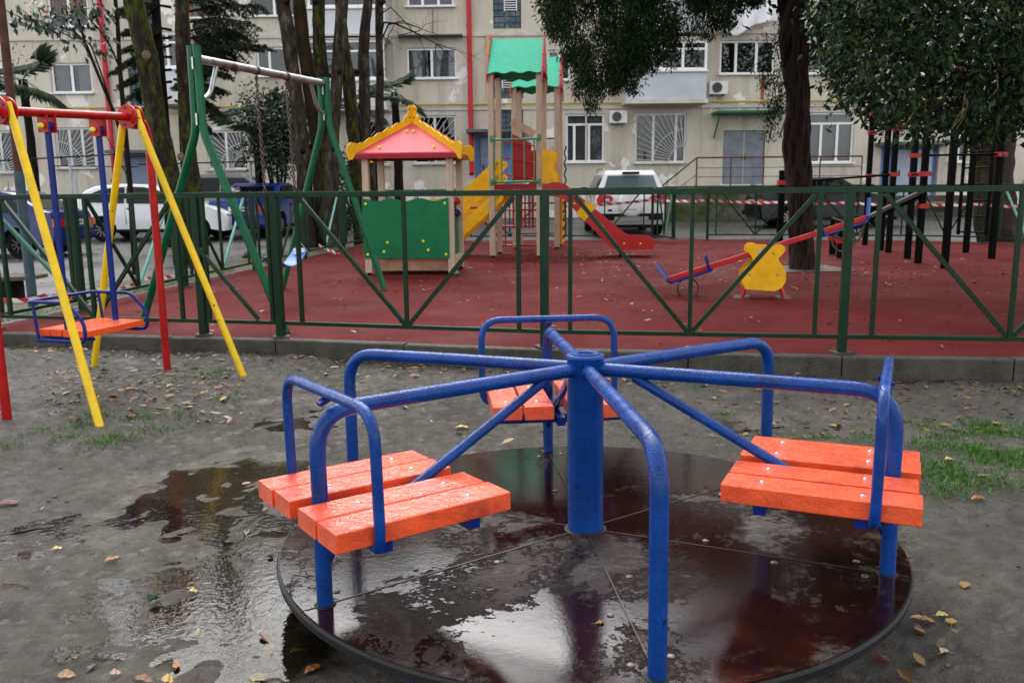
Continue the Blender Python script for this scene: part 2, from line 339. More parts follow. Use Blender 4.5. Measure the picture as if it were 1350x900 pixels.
def leaf_cloud(name, P, D, L, W_, m, parent=None, fold=0.25, droop=0.0):
    """one small folded leaf at each point P, along D (unit), of length L and width W_"""
    P = np.asarray(P); D = np.asarray(D); n = len(P); L = np.broadcast_to(L, n)[:, None]; W_ = np.broadcast_to(W_, n)[:, None]
    rv = rng.normal(size=(n, 3)); S = np.cross(D, rv); S /= np.linalg.norm(S, axis=1, keepdims=True)+1e-9; N = np.cross(S, D)
    tip = P+D*L; mid = P+D*L*0.45; lo = N*W_*fold
    a = mid+S*W_/2+lo; b = mid-S*W_/2+lo
    V = np.stack([P, a, tip, P, tip, b], 1).reshape(-1, 3)
    # share vertices P and tip so that a leaf is one island
    verts = np.stack([P, a, tip, b], 1).reshape(-1, 3); base = np.arange(n)*4
    q = np.stack([base, base+1, base+2, base, base+2, base+3], 1).reshape(-1).astype(np.int32)
    me = bpy.data.meshes.new(name); me.vertices.add(len(verts)); off = np.array(parent.location) if parent is not None else 0
    me.vertices.foreach_set('co', (verts-off).astype(np.float32).ravel())
    me.loops.add(len(q)); me.loops.foreach_set('vertex_index', q); me.polygons.add(2*n); me.polygons.foreach_set('loop_start', np.arange(0, len(q), 3, dtype=np.int32))
    me.update(calc_edges=True); me.materials.append(m)
    o = bpy.data.objects.new(name, me); COL.objects.link(o); o.parent = parent; return o
def unit(a): return a/(np.linalg.norm(a, axis=-1, keepdims=True)+1e-9)
# ------------------------------------------------------------------ ground
def nodes_of(name):
    m = bpy.data.materials.new(name); m.use_nodes = True; n = m.node_tree.nodes; l = m.node_tree.links
    tc = n.new('ShaderNodeTexCoord')
    def noise(s, d=6, rough=0.6, dist=0.0, vec=None):
        t = n.new('ShaderNodeTexNoise'); t.inputs['Scale'].default_value = s; t.inputs['Detail'].default_value = d; t.inputs['Roughness'].default_value = rough
        t.inputs['Distortion'].default_value = dist; l.new(vec or tc.outputs['Object'], t.inputs['Vector']); return t.outputs[0]
    def rng_(x, a, b, c=0.0, d=1.0, smooth=False):
        r = n.new('ShaderNodeMapRange'); r.inputs[1].default_value = a; r.inputs[2].default_value = b; r.inputs[3].default_value = c; r.inputs[4].default_value = d
        if smooth: r.interpolation_type = 'SMOOTHSTEP'
        l.new(x, r.inputs[0]); return r.outputs[0]
    def mix(f, a, b):
        x = n.new('ShaderNodeMix'); x.data_type = 'RGBA'; l.new(f, x.inputs[0])
        for s, v in ((6, a), (7, b)):
            if isinstance(v, tuple): x.inputs[s].default_value = (*v, 1)
            else: l.new(v, x.inputs[s])
        return x.outputs[2]
    def math_(op, a, b=None):
        x = n.new('ShaderNodeMath'); x.operation = op
        for s, v in ((0, a), (1, b)):
            if v is None: continue
            if isinstance(v, (int, float)): x.inputs[s].default_value = v
            else: l.new(v, x.inputs[s])
        return x.outputs[0]
    def bump(h, st, dist=0.02, nrm=None):
        x = n.new('ShaderNodeBump'); x.inputs['Strength'].default_value = st; x.inputs['Distance'].default_value = dist; l.new(h, x.inputs['Height'])
        if nrm is not None: l.new(nrm, x.inputs['Normal'])
        return x.outputs[0]
    return m, n, l, tc, noise, rng_, mix, math_, bump, n['Principled BSDF']

# mud: trodden wet earth, here and there a film of water
m, n, l, tc, noise, rng_, mix, math_, bump, b = nodes_of('wet_mud')
c = mix(rng_(noise(1.1, 8), 0.38, 0.62), (0.040, 0.033, 0.025), (0.080, 0.070, 0.057))
c = mix(rng_(noise(14, 8, 0.7), 0.5, 0.72), c, (0.026, 0.022, 0.019))
c = mix(rng_(noise(45, 4, 0.7), 0.60, 0.72), c, (0.125, 0.112, 0.096))
def wet(x, y, r, a):
    vd = n.new('ShaderNodeVectorMath'); vd.operation = 'DISTANCE'; l.new(tc.outputs['Object'], vd.inputs[0]); vd.inputs[1].default_value = (x, y, 0); return rng_(vd.outputs['Value'], 0.0, r, a, 0.0)
w1 = gz(320, 640); w2 = gz(250, 760); w3 = gz(420, 540); w4 = gz(1000, 560)
wsum = math_('ADD', math_('ADD', wet(w1.x, w1.y, 1.0, 0.16), wet(w2.x, w2.y, 0.7, 0.12)), math_('ADD', wet(w3.x, w3.y, 0.9, 0.12), wet(w4.x, w4.y, 0.8, 0.08)))
film = rng_(math_('ADD', noise(1.6, 9, 0.72, 0.4), wsum), 0.52, 0.62)
clump_sheen = noise(7.5, 9, 0.72, 0.8); c = mix(rng_(clump_sheen, 0.50, 0.64), c, (0.030, 0.026, 0.022)); c = mix(rng_(clump_sheen, 0.36, 0.26), c, (0.112, 0.102, 0.090))  # pale patches put wet sheen into the colour, dark ones are clumps
c = mix(math_('MULTIPLY', film, 0.6), c, (0.045, 0.035, 0.023))
l.new(c, b.inputs['Base Color'])
rr = math_('SUBTRACT', rng_(noise(9, 8, 0.7), 0.3, 0.7, 0.16, 0.40), math_('MULTIPLY', film, 0.09)); l.new(rr, b.inputs['Roughness'])
h = math_('ADD', math_('ADD', math_('MULTIPLY', noise(24, 10, 0.78, 0.6), 1.0), math_('MULTIPLY', clump_sheen, -1.6)), math_('MULTIPLY', noise(75, 5, 0.72), 0.75)); hf = math_('MULTIPLY', h, math_('SUBTRACT', 1.0, math_('MULTIPLY', film, 0.60))); l.new(bump(hf, 0.75, 0.035), b.inputs['Normal'])
b.inputs['Specular IOR Level'].default_value = 0.5
M['mud'] = m
PAD = [gz(150, 597), gz(150, 597)]
_a, _b = gz(330, 522)-gz(150, 597), gz(40, 582)-gz(150, 597)
PN = [Vector((-_a.y, _a.x, 0)).normalized(), Vector((_b.y, -_b.x, 0)).normalized()]
HOL = [(gz(315, 650), 0.46, 0.0115), (gz(235, 775), 0.40, 0.012), (gz(430, 545), 0.40, 0.010), (gz(110, 700), 0.35, 0.009), (gz(1010, 545), 0.40, 0.009), (gz(330, 850), 0.20, 0.008)]
def mud_z(X, Y):
    z = (vnoise(X, Y, 0.7, 1)-0.5)*0.035+(vnoise(X, Y, 2.6, 2)-0.5)*0.02+(vnoise(X, Y, 8.0, 3)-0.5)*0.014+(vnoise(X, Y, 17.0, 4)-0.5)*0.014+(vnoise(X, Y, 36.0, 5)-0.5)*0.011
    d = np.hypot(X-0.256, Y-2.925); z = z-0.035*np.exp(-((d-1.0)/0.35)**2)+(vnoise(X, Y, 9.0, 6)-0.45)*0.05*np.exp(-((d-1.25)/0.22)**2)
    pad = np.minimum(np.minimum((X-PAD[0].x)*PN[0][0]+(Y-PAD[0].y)*PN[0][1], (X-PAD[1].x)*PN[1][0]+(Y-PAD[1].y)*PN[1][1])+(vnoise(X, Y, 3.0, 21)-0.5)*0.10, 0.5)
    z = z+0.038/(1+np.exp(-np.clip(pad*45, -30, 30)))+(vnoise(X, Y, 13.0, 8)-0.5)*0.03*(pad > 0)*np.exp(-np.clip((pad-0.35)/0.12, -2, 2)**2)*(Y > 0)
    for hc, hr, hd in HOL: z = z-hd*np.exp(-((X-hc.x)**2+(Y-hc.y)**2)/hr**2)
    return z
mud = tag(grid_obj('mud_ground', np.arange(-6.5, 6.5, 0.02), np.arange(0.9, 7.9, 0.02), mud_z, M['mud']), kind='structure')
m = bpy.data.materials.new('puddle_water'); m.use_nodes = True; n = m.node_tree.nodes; l = m.node_tree.links; n.clear()
o_ = n.new('ShaderNodeOutputMaterial'); mx_ = n.new('ShaderNodeMixShader'); t_ = n.new('ShaderNodeBsdfTransparent'); g_ = n.new('ShaderNodeBsdfGlossy'); t_.inputs[0].default_value = (0.62, 0.55, 0.45, 1); g_.inputs['Roughness'].default_value = 0.04
f_ = n.new('ShaderNodeFresnel'); f_.inputs[0].default_value = 1.33; tc_ = n.new('ShaderNodeTexCoord'); nz_ = n.new('ShaderNodeTexNoise'); nz_.inputs['Scale'].default_value = 45; l.new(tc_.outputs['Object'], nz_.inputs['Vector']); bp_ = n.new('ShaderNodeBump'); bp_.inputs['Strength'].default_value = 0.09; bp_.inputs['Distance'].default_value = 0.01; l.new(nz_.outputs[0], bp_.inputs['Height']); l.new(bp_.outputs[0], g_.inputs['Normal']); l.new(bp_.outputs[0], f_.inputs['Normal'])
l.new(f_.outputs[0], mx_.inputs[0]); l.new(t_.outputs[0], mx_.inputs[1]); l.new(g_.outputs[0], mx_.inputs[2]); l.new(mx_.outputs[0], o_.inputs[0])
for hc, hr, hd in HOL:
    pw_ = MB(); pts_ = [(hc.x+hr*1.15*math.cos(2*PI*k/28)*(1+0.12*math.sin(k*1.9)), hc.y+hr*1.15*math.sin(2*PI*k/28)*(1+0.12*math.cos(k*2.3))) for k in range(28)]
    me = bpy.data.meshes.new('puddle'); me.from_pydata([(a, c_, -0.0115-0.0004*hr) for a, c_ in pts_], [], [tuple(range(28))]); me.update(); me.materials.append(m); po_ = bpy.data.objects.new('puddle', me); COL.objects.link(po_); tag(po_, kind='structure')
    if me.polygons[0].normal.z < 0: me.flip_normals()
skirt = tag(grid_obj('ground', np.linspace(-120, 120, 61), np.linspace(-60, 140, 51), lambda X, Y: -0.12+0*X, M['mud']), kind='structure')

m, n, l, tc, noise, rng_, mix, math_, bump, b = nodes_of('wet_asphalt')
c = mix(rng_(noise(0.5, 6), 0.35, 0.65), (0.042, 0.042, 0.044), (0.075, 0.073, 0.072)); c = mix(rng_(noise(60, 3), 0.55, 0.7), c, (0.15, 0.145, 0.14))
c = mix(rng_(noise(1.3, 8, 0.7), 0.58, 0.72), c, (0.085, 0.062, 0.042)); l.new(c, b.inputs['Base Color'])
l.new(rng_(noise(0.6, 6), 0.35, 0.65, 0.25, 0.6), b.inputs['Roughness']); l.new(bump(noise(120, 4), 0.3, 0.01), b.inputs['Normal']); M['asphalt'] = m
def lot_z(X, Y):
    return np.interp(Y, [0, 19, 22, 29, 34, 60], [0.0, 0.03, 0.08, 0.22, 0.30, 0.30])+(vnoise(X, Y, 0.6, 9)-0.5)*0.02
asphalt = tag(grid_obj('car_park_asphalt', np.arange(-40, 40.1, 0.5), np.concatenate([np.arange(7.9, 26, 0.3), np.arange(26, 60, 1.0)]), lot_z, M['asphalt']), kind='structure')
def lz(x, y): return float(lot_z(np.array([float(x)]), np.array([float(y)]))[0])

# playground: maroon rubber crumb inside a concrete kerb
KERB = [(-9.0, 8.35), (-4.75, 7.45), (-1.93, 6.93), (0.23, 6.37), (2.34, 6.00), (4.6, 5.68), (7.5, 5.3), (10.6, 5.0)]
m, n, l, tc, noise, rng_, mix, math_, bump, b = nodes_of('maroon_rubber')
c = mix(rng_(noise(0.8, 6), 0.35, 0.65), (0.080, 0.0075, 0.008), (0.118, 0.013, 0.013)); c = mix(rng_(noise(140, 3, 0.7), 0.52, 0.66), c, (0.050, 0.009, 0.008))
c = mix(rng_(noise(1.1, 9, 0.72), 0.50, 0.66, 0, 0.7), c, (0.060, 0.011, 0.010)); c = mix(rng_(noise(38, 2, 0.5), 0.72, 0.75), c, (0.028, 0.010, 0.009)); l.new(c, b.inputs['Base Color'])
l.new(rng_(noise(1.2, 6), 0.35, 0.65, 0.6, 0.85), b.inputs['Roughness']); l.new(bump(noise(170, 4, 0.7), 0.5, 0.008), b.inputs['Normal']); b.inputs['Specular IOR Level'].default_value = 0.05; M['rubber'] = m
RUB = [(-4.75, 7.55), (-1.93, 7.03), (0.23, 6.47), (2.34, 6.10), (4.6, 5.78), (7.5, 5.4), (10.3, 5.1), (10.3, 17.6), (9.6, 18.0), (8.5, 18.75), (4.2, 19.95), (-3.1, 20.3), (-3.75, 15.6), (-4.25, 11.7)]
b_ = MB(); b_.prism(RUB, (0, 0, 0), (1, 0, 0), (0, 1, 0), -0.1, 0.15); tag(b_.build('playground_rubber', M['rubber'], smooth=0), kind='structure')
kerb = tag(thing('kerb', None, None), kind='structure')
k = 0
for (x0, y0), (x1, y1) in zip(KERB[:-1], KERB[1:]):
    a = Vector((x0, y0, 0)); e = Vector((x1, y1, 0)); d = (e-a); nn = max(1, round(d.length/1.0)); d /= nn; nv = Vector((-d.y, d.x, 0)).normalized()
    for i in range(nn):
        p = a+d*i; q = a+d*(i+1); g = d.normalized()*0.005; t = 0.153+random.uniform(-0.004, 0.004)
        s = MB(); s.beam(p+g+nv*0.055+Vector((0, 0, t/2-0.04)), q-g+nv*0.055+Vector((0, 0, t/2-0.04)), 0.11, t+0.08, ch=0.008); s.build('kerb_stone', M['concrete'], kerb)
for (x0, y0), (x1, y1) in zip(RUB[7:], RUB[8:]+RUB[:1]):
    a = Vector((x0, y0, 0)); e = Vector((x1, y1, 0)); d = (e-a); nn = max(1, round(d.length/1.0)); d /= nn; nv = Vector((d.y, -d.x, 0)).normalized()
    for i in range(nn):
        p = a+d*i; q = a+d*(i+1); g = d.normalized()*0.005
        s = MB(); s.beam(p+g-nv*-0.045+Vector((0, 0, 0.06)), q-g-nv*-0.045+Vector((0, 0, 0.06)), 0.08, 0.19, ch=0.006); s.build('kerb_stone', M['concrete'], kerb)
# verge: earth strip with grass along the outer side of the left fence
m, n, l, tc, noise, rng_, mix, math_, bump, b = nodes_of('verge_earth')
c = mix(rng_(noise(3, 8, 0.7), 0.42, 0.6), (0.07, 0.055, 0.042), (0.055, 0.085, 0.018)); c = mix(rng_(noise(25, 4), 0.55, 0.7), c, (0.13, 0.10, 0.07)); l.new(c, b.inputs['Base Color'])
b.inputs['Roughness'].default_value = 0.8; l.new(bump(noise(40, 6), 0.8, 0.03), b.inputs['Normal']); M['verge'] = m
b_ = MB(); b_.prism([(-9, 8.4), (-4.85, 7.55), (-4.35, 11.7), (-3.85, 15.6), (-3.2, 20.4), (4.3, 20.1), (8.6, 18.9), (10.4, 18.1), (10.4, 20.6), (4.3, 21.3), (-4.6, 21.6), (-5.3, 15.6), (-6.0, 11), (-9, 10.2)], (0, 0, 0), (1, 0, 0), (0, 1, 0), -0.1, 0.055)
tag(b_.build('verge', M['verge'], smooth=0), kind='structure')

# ------------------------------------------------------------------ fences
ZB, ZT, ZR = 0.15, 1.315, 0.275
def post(fn, p, z0=ZB, z1=ZT+0.01, w=0.06):
    s = MB(); s.beam((p[0], p[1], z0), (p[0], p[1], z1), w, w, up=(0.2, 1, 0)); o = s.build('post', M['fence'], fn)
    s = MB(); s.box((p[0], p[1], z0+0.008), (0.13, 0.13, 0.016), 0.3); s.build('foot_plate', M['concrete'], o)
def panel(fn, A, B, pattern='V', light=()):
    A = Vector((A[0], A[1], 0)); B = Vector((B[0], B[1], 0)); d = B-A; u = d.normalized(); nv = Vector((-u.y, u.x, 0)); H = Vector((0, 0, 1))
    L = d.length; f = min(0.2, L*0.09)
    def bar(name, p, q, w, h, m=M['fence']):
        s = MB(); s.beam(p, q, w, h, up=nv if abs((q-p).normalized().z) > 0.9 else (0, 0, 1), ch=0.002); s.build(name, m, fn)
    bar('top_rail', A+H*ZT, B+H*ZT, 0.042, 0.042); bar('bottom_rail', A+H*ZR, B+H*ZR, 0.04, 0.03)
    for t in (f, L-f): bar('upright', A+u*t+H*(ZR+0.015), A+u*t+H*(ZT-0.021), 0.03, 0.036)
    if pattern == 'V':
        mid = A+u*(L/2)
        bar('upright', mid+H*(ZR+0.015), mid+H*(ZT-0.021), 0.03, 0.036)
        for i, t in enumerate((f+0.035, L-f-0.035)):
            s = MB(); s.beam(A+u*t+H*(ZT-0.03)+nv*0.004, mid+u*(0.02 if t > L/2 else -0.02)+H*(ZR+0.02)+nv*0.004, 0.03, 0.03, up=nv); s.build('brace', M['fence_glare'] if i in light else M['fence'], fn)
NP = [(-4.62, 7.62), (-2.60, 7.20), (-1.91, 7.05), (0.249, 6.48), (2.378, 6.123), (4.60, 5.80), (6.8, 5.5)]
fn = thing('fence', 'dark green metal fence along the kerb in front, with V-shaped braces', 'fence', (-2.6, 7.2, 0.15), group='green playground fences')
for p in NP[1:-1]: post(fn, p)
for a, e, pt in zip(NP[:-1], NP[1:], ('V', 'gate', 'V', 'V', 'V', 'V')):
    panel(fn, a, e, 'V' if pt == 'V' else '')
s = MB(); s.beam((-2.585, 7.18, 0.88), (-2.10, 7.085, 0.30), 0.03, 0.03, up=(0, 1, 0)); s.build('brace', M['fence'], fn)
def sx(Y): return -4.50+(Y-7.85)*0.113
sf = thing('fence', 'green fence receding along the left edge of the maroon surface, some braces glinting pale', 'fence', (sx(8.8), 8.8, 0.15), group='green playground fences')
ys = [7.62, 8.78, 10.95, 13.15, 15.35, 17.6, 19.95]
SP = [(-4.62, 7.62)]+[(sx(y), y) for y in ys[1:]]
for p in SP: post(sf, p)
panel(sf, SP[0], SP[1], ''); s = MB(); a = Vector((-4.6, 7.65, 0)); s.beam(a+Vector((0, 0, ZT-0.03)), (sx(8.7), 8.7, ZR+0.02), 0.03, 0.03, up=(1, 0, 0)); s.build('brace', M['fence_glare'], sf)
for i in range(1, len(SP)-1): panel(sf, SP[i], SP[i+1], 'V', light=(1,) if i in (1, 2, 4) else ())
BP = [SP[-1], (-1.1, 19.85), (1.05, 19.7), (3.17, 19.5)]
bf = thing('fence', 'green fence at the back of the playground, left of the open gate', 'fence', (-1.1, 19.85, 0.15), group='green playground fences')
for p in BP[1:]: post(bf, p)
for a, e in zip(BP[:-1], BP[1:]): panel(bf, a, e)
BP2 = [(4.42, 19.55), (6.45, 19.1), (8.5, 18.45), (9.66, 17.75)]
bf2 = thing('fence', 'green fence at the back of the playground, right of the open gate', 'fence', (4.42, 19.55, 0.15), group='green playground fences')
for p in BP2: post(bf2, p)
for a, e in zip(BP2[:-1], BP2[1:]): panel(bf2, a, e)
RP = [(9.78, 17.6), (9.95, 15.5), (10.05, 13.3), (10.1, 11.1)]
rf = thing('fence', 'green fence running forward at the far right, before the thick trunk', 'fence', (9.78, 17.6, 0.15), group='green playground fences')
for p in RP: post(rf, p)
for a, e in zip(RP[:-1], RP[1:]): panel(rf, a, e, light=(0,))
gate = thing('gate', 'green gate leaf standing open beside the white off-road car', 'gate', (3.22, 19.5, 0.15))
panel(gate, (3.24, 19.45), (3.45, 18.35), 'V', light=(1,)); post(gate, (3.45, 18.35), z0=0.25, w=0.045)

# ------------------------------------------------------------------ merry-go-round
m, n, l, tc, noise, rng_, mix, math_, bump, b = nodes_of('wet_brown_deck')
mud_ = rng_(noise(2.6, 10, 0.68, 0.9), 0.52, 0.64); swirl = rng_(noise(9, 8, 0.7, 1.6), 0.45, 0.65)
def pool(x, y, r, a=0.22):
    vd = n.new('ShaderNodeVectorMath'); vd.operation = 'DISTANCE'; l.new(tc.outputs['Object'], vd.inputs[0]); vd.inputs[1].default_value = (x, y, 0); return rng_(vd.outputs['Value'], 0.0, r, a, 0.0)
rough_m = rng_(math_('ADD', math_('ADD', math_('ADD', math_('MULTIPLY', mud_, 0.07), noise(2.3, 10, 0.74, 0.3)), math_('MULTIPLY', math_('SUBTRACT', noise(38, 6, 0.7), 0.5), 0.30)), math_('SUBTRACT', math_('ADD', pool(-0.30, -0.45, 0.75, 0.20), pool(0.55, 0.25, 0.5, 0.10)), pool(-0.20, -0.72, 0.22, 0.13))), 0.585, 0.635)
film = math_('SUBTRACT', 1.0, rough_m)
c = mix(rng_(noise(4, 6), 0.35, 0.7), (0.008, 0.0025, 0.0022), (0.020, 0.0055, 0.0045))
c = mix(math_('MULTIPLY', math_('MULTIPLY', mud_, swirl), 0.9), c, (0.075, 0.064, 0.050)); l.new(c, b.inputs['Base Color'])
grain = rng_(noise(26, 8, 0.75), 0.38, 0.62)
ro = math_('ADD', math_('MULTIPLY', math_('SUBTRACT', 1.0, film), math_('ADD', math_('MULTIPLY', grain, 0.16), 0.03)), 0.03)
l.new(ro, b.inputs['Roughness'])
hh = math_('MULTIPLY', math_('ADD', noise(60, 8, 0.7), math_('MULTIPLY', noise(18, 6, 0.7), 1.2)), math_('ADD', math_('SUBTRACT', 1.0, film), 0.03))
l.new(bump(hh, 0.70, 0.012), b.inputs['Normal']); b.inputs['Specular IOR Level'].default_value = 0.42; M['deck'] = m
M['dirty_bolt'] = mat('dirty_bolt', (0.16, 0.14, 0.125), 0.45, metal=0.5, var=0.5, vscale=60)
M['seam_dark'] = mat('deck_seam_dirt', (0.03, 0.022, 0.018), 0.5, var=0.5, vscale=15)
M['seam'] = mat('deck_seam_metal', (0.085, 0.075, 0.062), 0.35, metal=0.5, var=0.4, vscale=20)
mg = thing('merry_go_round', 'blue pipe merry-go-round with three orange plank seats and wet brown round deck', 'merry-go-round', (0.256, 2.925, 0.15))
nrm = Vector((-0.004, 0.018, 1)).normalized(); mg.rotation_mode = 'QUATERNION'; mg.rotation_quaternion = Vector((0, 0, 1)).rotation_difference(nrm)
PHI, RD, RP_ = -1.479, 1.06, 0.992
# deck: six sheets with seams, a rim below
deck_me = None
for kx in range(6):
    a0 = PHI+PI/3*kx; s = MB(); g = 0.0022; pts = []
    e0 = Vector((math.cos(a0), math.sin(a0), 0)); e1 = Vector((math.cos(a0+PI/3), math.sin(a0+PI/3), 0)); n0 = Vector((-e0.y, e0.x, 0)); n1 = Vector((-e1.y, e1.x, 0))
    pts.append(e0*0.05+n0*g)
    for i in range(17):
        q = a0+PI/3*i/16; rr_ = RD*(1+0.0015*math.sin(q*3+1)); p = Vector((math.cos(q), math.sin(q), 0))*rr_
        if i == 0: p += n0*g
        if i == 16: p -= n1*g
        pts.append(p)
    pts.append(e1*0.05-n1*g)
    s.prism([(p.x, p.y) for p in pts], (0, 0, 0), (1, 0, 0), (0, 1, 0), -0.012, random.uniform(-0.001, 0.0015)); sheet = s.build('deck_sheet', M['deck'], mg, world=False)
    for rad, side in ((0.42, 1), (0.66, -1), (0.90, 1), (0.93, -1)):
        p = e0*rad+n0*side*0.045*(1+0.4*random.random()); s = MB(); s.lathe([(0.0, 0.0045), (0.006, 0.004), (0.010, 0.002), (0.0115, 0.0)], (p.x, p.y, 0.0015), seg=10); s.build('bolt', M['dirty_bolt'], sheet, world=False)
    s = MB(); s.beam(e0*0.07+Vector((0, 0, 0.0005)), e0*(RD-0.01)+Vector((0, 0, 0.0005)), 0.0035, 0.003); s.build('seam', M['seam_dark'] if kx not in (0, 5) else M['seam'], mg, world=False)
s = MB(); s.lathe([(RD-0.012, -0.006), (RD+0.004, -0.005), (RD+0.009, -0.012), (RD+0.006, -0.034), (RD-0.012, -0.036), (RD-0.012, -0.006)], seg=96); s.build('rim', M['rubber_black'], mg, world=False)
s = MB(); s.lathe([(0.95, -0.036), (1.0, -0.036), (1.0, -0.085), (0.95, -0.085), (0.95, -0.036)], seg=64)
for kx in range(6):
    e0 = Vector((math.cos(PHI+PI/3*kx), math.sin(PHI+PI/3*kx), 0)); s.beam(e0*0.05+Vector((0, 0, -0.055)), e0*1.0+Vector((0, 0, -0.055)), 0.04, 0.05)
s.cyl((0, 0, -0.17), (0, 0, -0.02), 0.09, seg=20); s.build('underframe', M['blue'], mg, world=False)
s = MB(); s.lathe([(0.0, 0.628), (0.03, 0.628), (0.033, 0.636), (0.048, 0.637), (0.052, 0.631), (0.066, 0.630), (0.068, 0.622), (0.0635, 0.616), (0.0635, 0.0)], seg=32); s.build('hub_post', M['blue_pipe'], mg, world=False)
s = MB(); s.lathe([(0.0635, 0.004), (0.072, 0.003), (0.076, 0.0005)], seg=32); s.build('hub_collar', M['rubber_black'], mg, world=False)
ZA = 0.578
for kx in range(6):
    a = PHI+PI/3*kx; er = Vector((math.cos(a), math.sin(a), 0)); et = Vector((-er.y, er.x, 0)); Z = Vector((0, 0, 1))
    # arm runs out from the hub, bends and goes down through the deck
    s = MB(); s.tube(fillet([er*0.04+Z*(ZA+0.004), er*0.6+Z*(ZA+0.002), er*RP_+Z*(ZA-0.002), er*RP_+Z*0.3, er*RP_+Z*-0.05], 0.145, 8), 0.0235, 16); s.build('arm', M['blue_pipe'], mg, world=False)
    s = MB(); s.lathe([(0.0235, 0.003), (0.030, 0.0025), (0.033, 0.0005)], er*RP_, seg=16); s.build('pole_hole_ring', M['rubber_black'], mg, world=False)  # dark ring added to stand for the open hole round the pole
    if kx % 2 == 0: continue
    HS = 0.322; TH = 0.055
    seat = None
    # carrier under the planks, then the strut from the arm down to it
    s = MB(); s.beam(er*0.56+Z*(HS-TH-0.018), er*1.03+Z*(HS-TH-0.018), 0.035, 0.035)
    for rr_ in (0.64, 0.92): s.beam(er*rr_-et*0.27+Z*(HS-TH-0.0175), er*rr_+et*0.27+Z*(HS-TH-0.0175), 0.036, 0.034)
    seat = s.build('seat_frame', M['blue'], mg, world=False)
    s = MB(); s.tube([er*0.175+Z*(ZA-0.015), er*0.72+Z*(HS-TH+0.012)], 0.0165, 14); s.build('strut', M['blue_pipe'], mg, world=False)
    s = MB(); s.tube(fillet([er*0.86+Z*(HS-TH-0.05), er*0.96+Z*(HS-TH-0.10), er*0.99+Z*0.10], 0.06, 5), 0.013, 10); s.build('bracket', M['blue'], mg, world=False)
    wp = 0.124
    for j, t in enumerate((-0.289+wp/2, -0.289+wp*1.5+0.007, 0.289-wp*1.5-0.007, 0.289-wp/2)):
        r0 = 0.532+random.uniform(-0.006, 0.006); r1 = 1.068+random.uniform(-0.005, 0.005); dz = random.uniform(-0.003, 0.003)
        s = MB(); s.beam(er*r0+et*t+Z*(HS-TH/2+dz), er*r1+et*(t+random.uniform(-.002, .002))+Z*(HS-TH/2+dz), wp-0.003, TH, ch=0.003); pl = s.build('plank', M['orange'], mg, world=False)
        for rr_ in (0.64, 0.92):
            p = er*rr_+et*(t+random.uniform(-.015, .015)); s = MB(); s.lathe([(0.0, 0.004), (0.005, 0.0034), (0.0085, 0.0014), (0.0095, -0.001)], p+Z*(HS+dz), seg=10); s.build('bolt', M['zinc'], pl, world=False)
    hw = 0.306; rh = 0.955
    hp = [er*(rh-0.02)+et*-0.16+Z*(HS-TH-0.02), er*rh+et*-hw+Z*(HS-TH-0.02), er*(rh+0.006)+et*-hw+Z*(ZA+0.052), er*(rh+0.006)+et*hw+Z*(ZA+0.052), er*rh+et*hw+Z*(HS-TH-0.02), er*(rh-0.02)+et*0.16+Z*(HS-TH-0.02)]
    s = MB(); s.tube(fillet(hp, 0.095, 8), 0.0155, 14); s.build('backrest_hoop', M['blue_pipe'], mg, world=False)
    s = MB(); s.beam(er*(RP_-0.01)+Z*(ZA+0.02), er*(rh-0.02)+Z*(ZA+0.04), 0.03, 0.012); s.build('weld_tab', M['blue'], mg, world=False)
# ------------------------------------------------------------------ two-seat swing frame in red, yellow and blue
A0 = Vector((-2.99, 4.95, 0)); A1 = Vector((-2.57, 6.30, 0)); ZC = 1.865
u = (A1-A0).normalized(); w = Vector((u.y, -u.x, 0)); Zv = Vector((0, 0, 1))
sw = thing('swing_set', 'red and yellow swing frame with bolted flanges, standing on the mud at left', 'swing', A0)
s = MB(); ZL = -0.055
s.tube(fillet([A0-Zv*0.1, A0+Zv*(ZC+ZL), A1+Zv*ZC, A1-Zv*0.1], 0.17, 8), 0.027, 16); s.build('frame', M['red_wet'], sw)
def zbar(t): return ZC+ZL*(1-t/(A1-A0).length)
for base, t in ((A0, 0.20), (A1, -0.16)):
    c = base+u*t+Zv*zbar(t if t > 0 else (A1-A0).length+t)
    for q in (-1, 1):
        s = MB(); s.cyl(c+u*(q*0.034)-u*0.004, c+u*(q*0.034)+u*0.004, 0.082, seg=28); fl = s.build('flange', M['red'], sw)
        for k in range(5):
            an = k*2*PI/5+0.5; p = c+u*(q*0.034)+(w*math.cos(an)+Zv*math.sin(an))*0.060
            s = MB(); s.cyl(p-u*0.009, p+u*0.009, 0.009, seg=8); s.build('bolt', M['bolt_dark'], fl)
    for q in (-1, 1):
        foot = base+w*(0.70*q)-Zv*0.08; top = c+w*(0.052*q)+Zv*0.045
        s = MB(); kn = c+w*(0.085*q)-Zv*0.09; pts = fillet([top, kn, foot], 0.05, 4); s.tube(pts, [0.019]*2+[0.024]*(len(pts)-2), 14); s.build('leg', M['yellow'], sw)
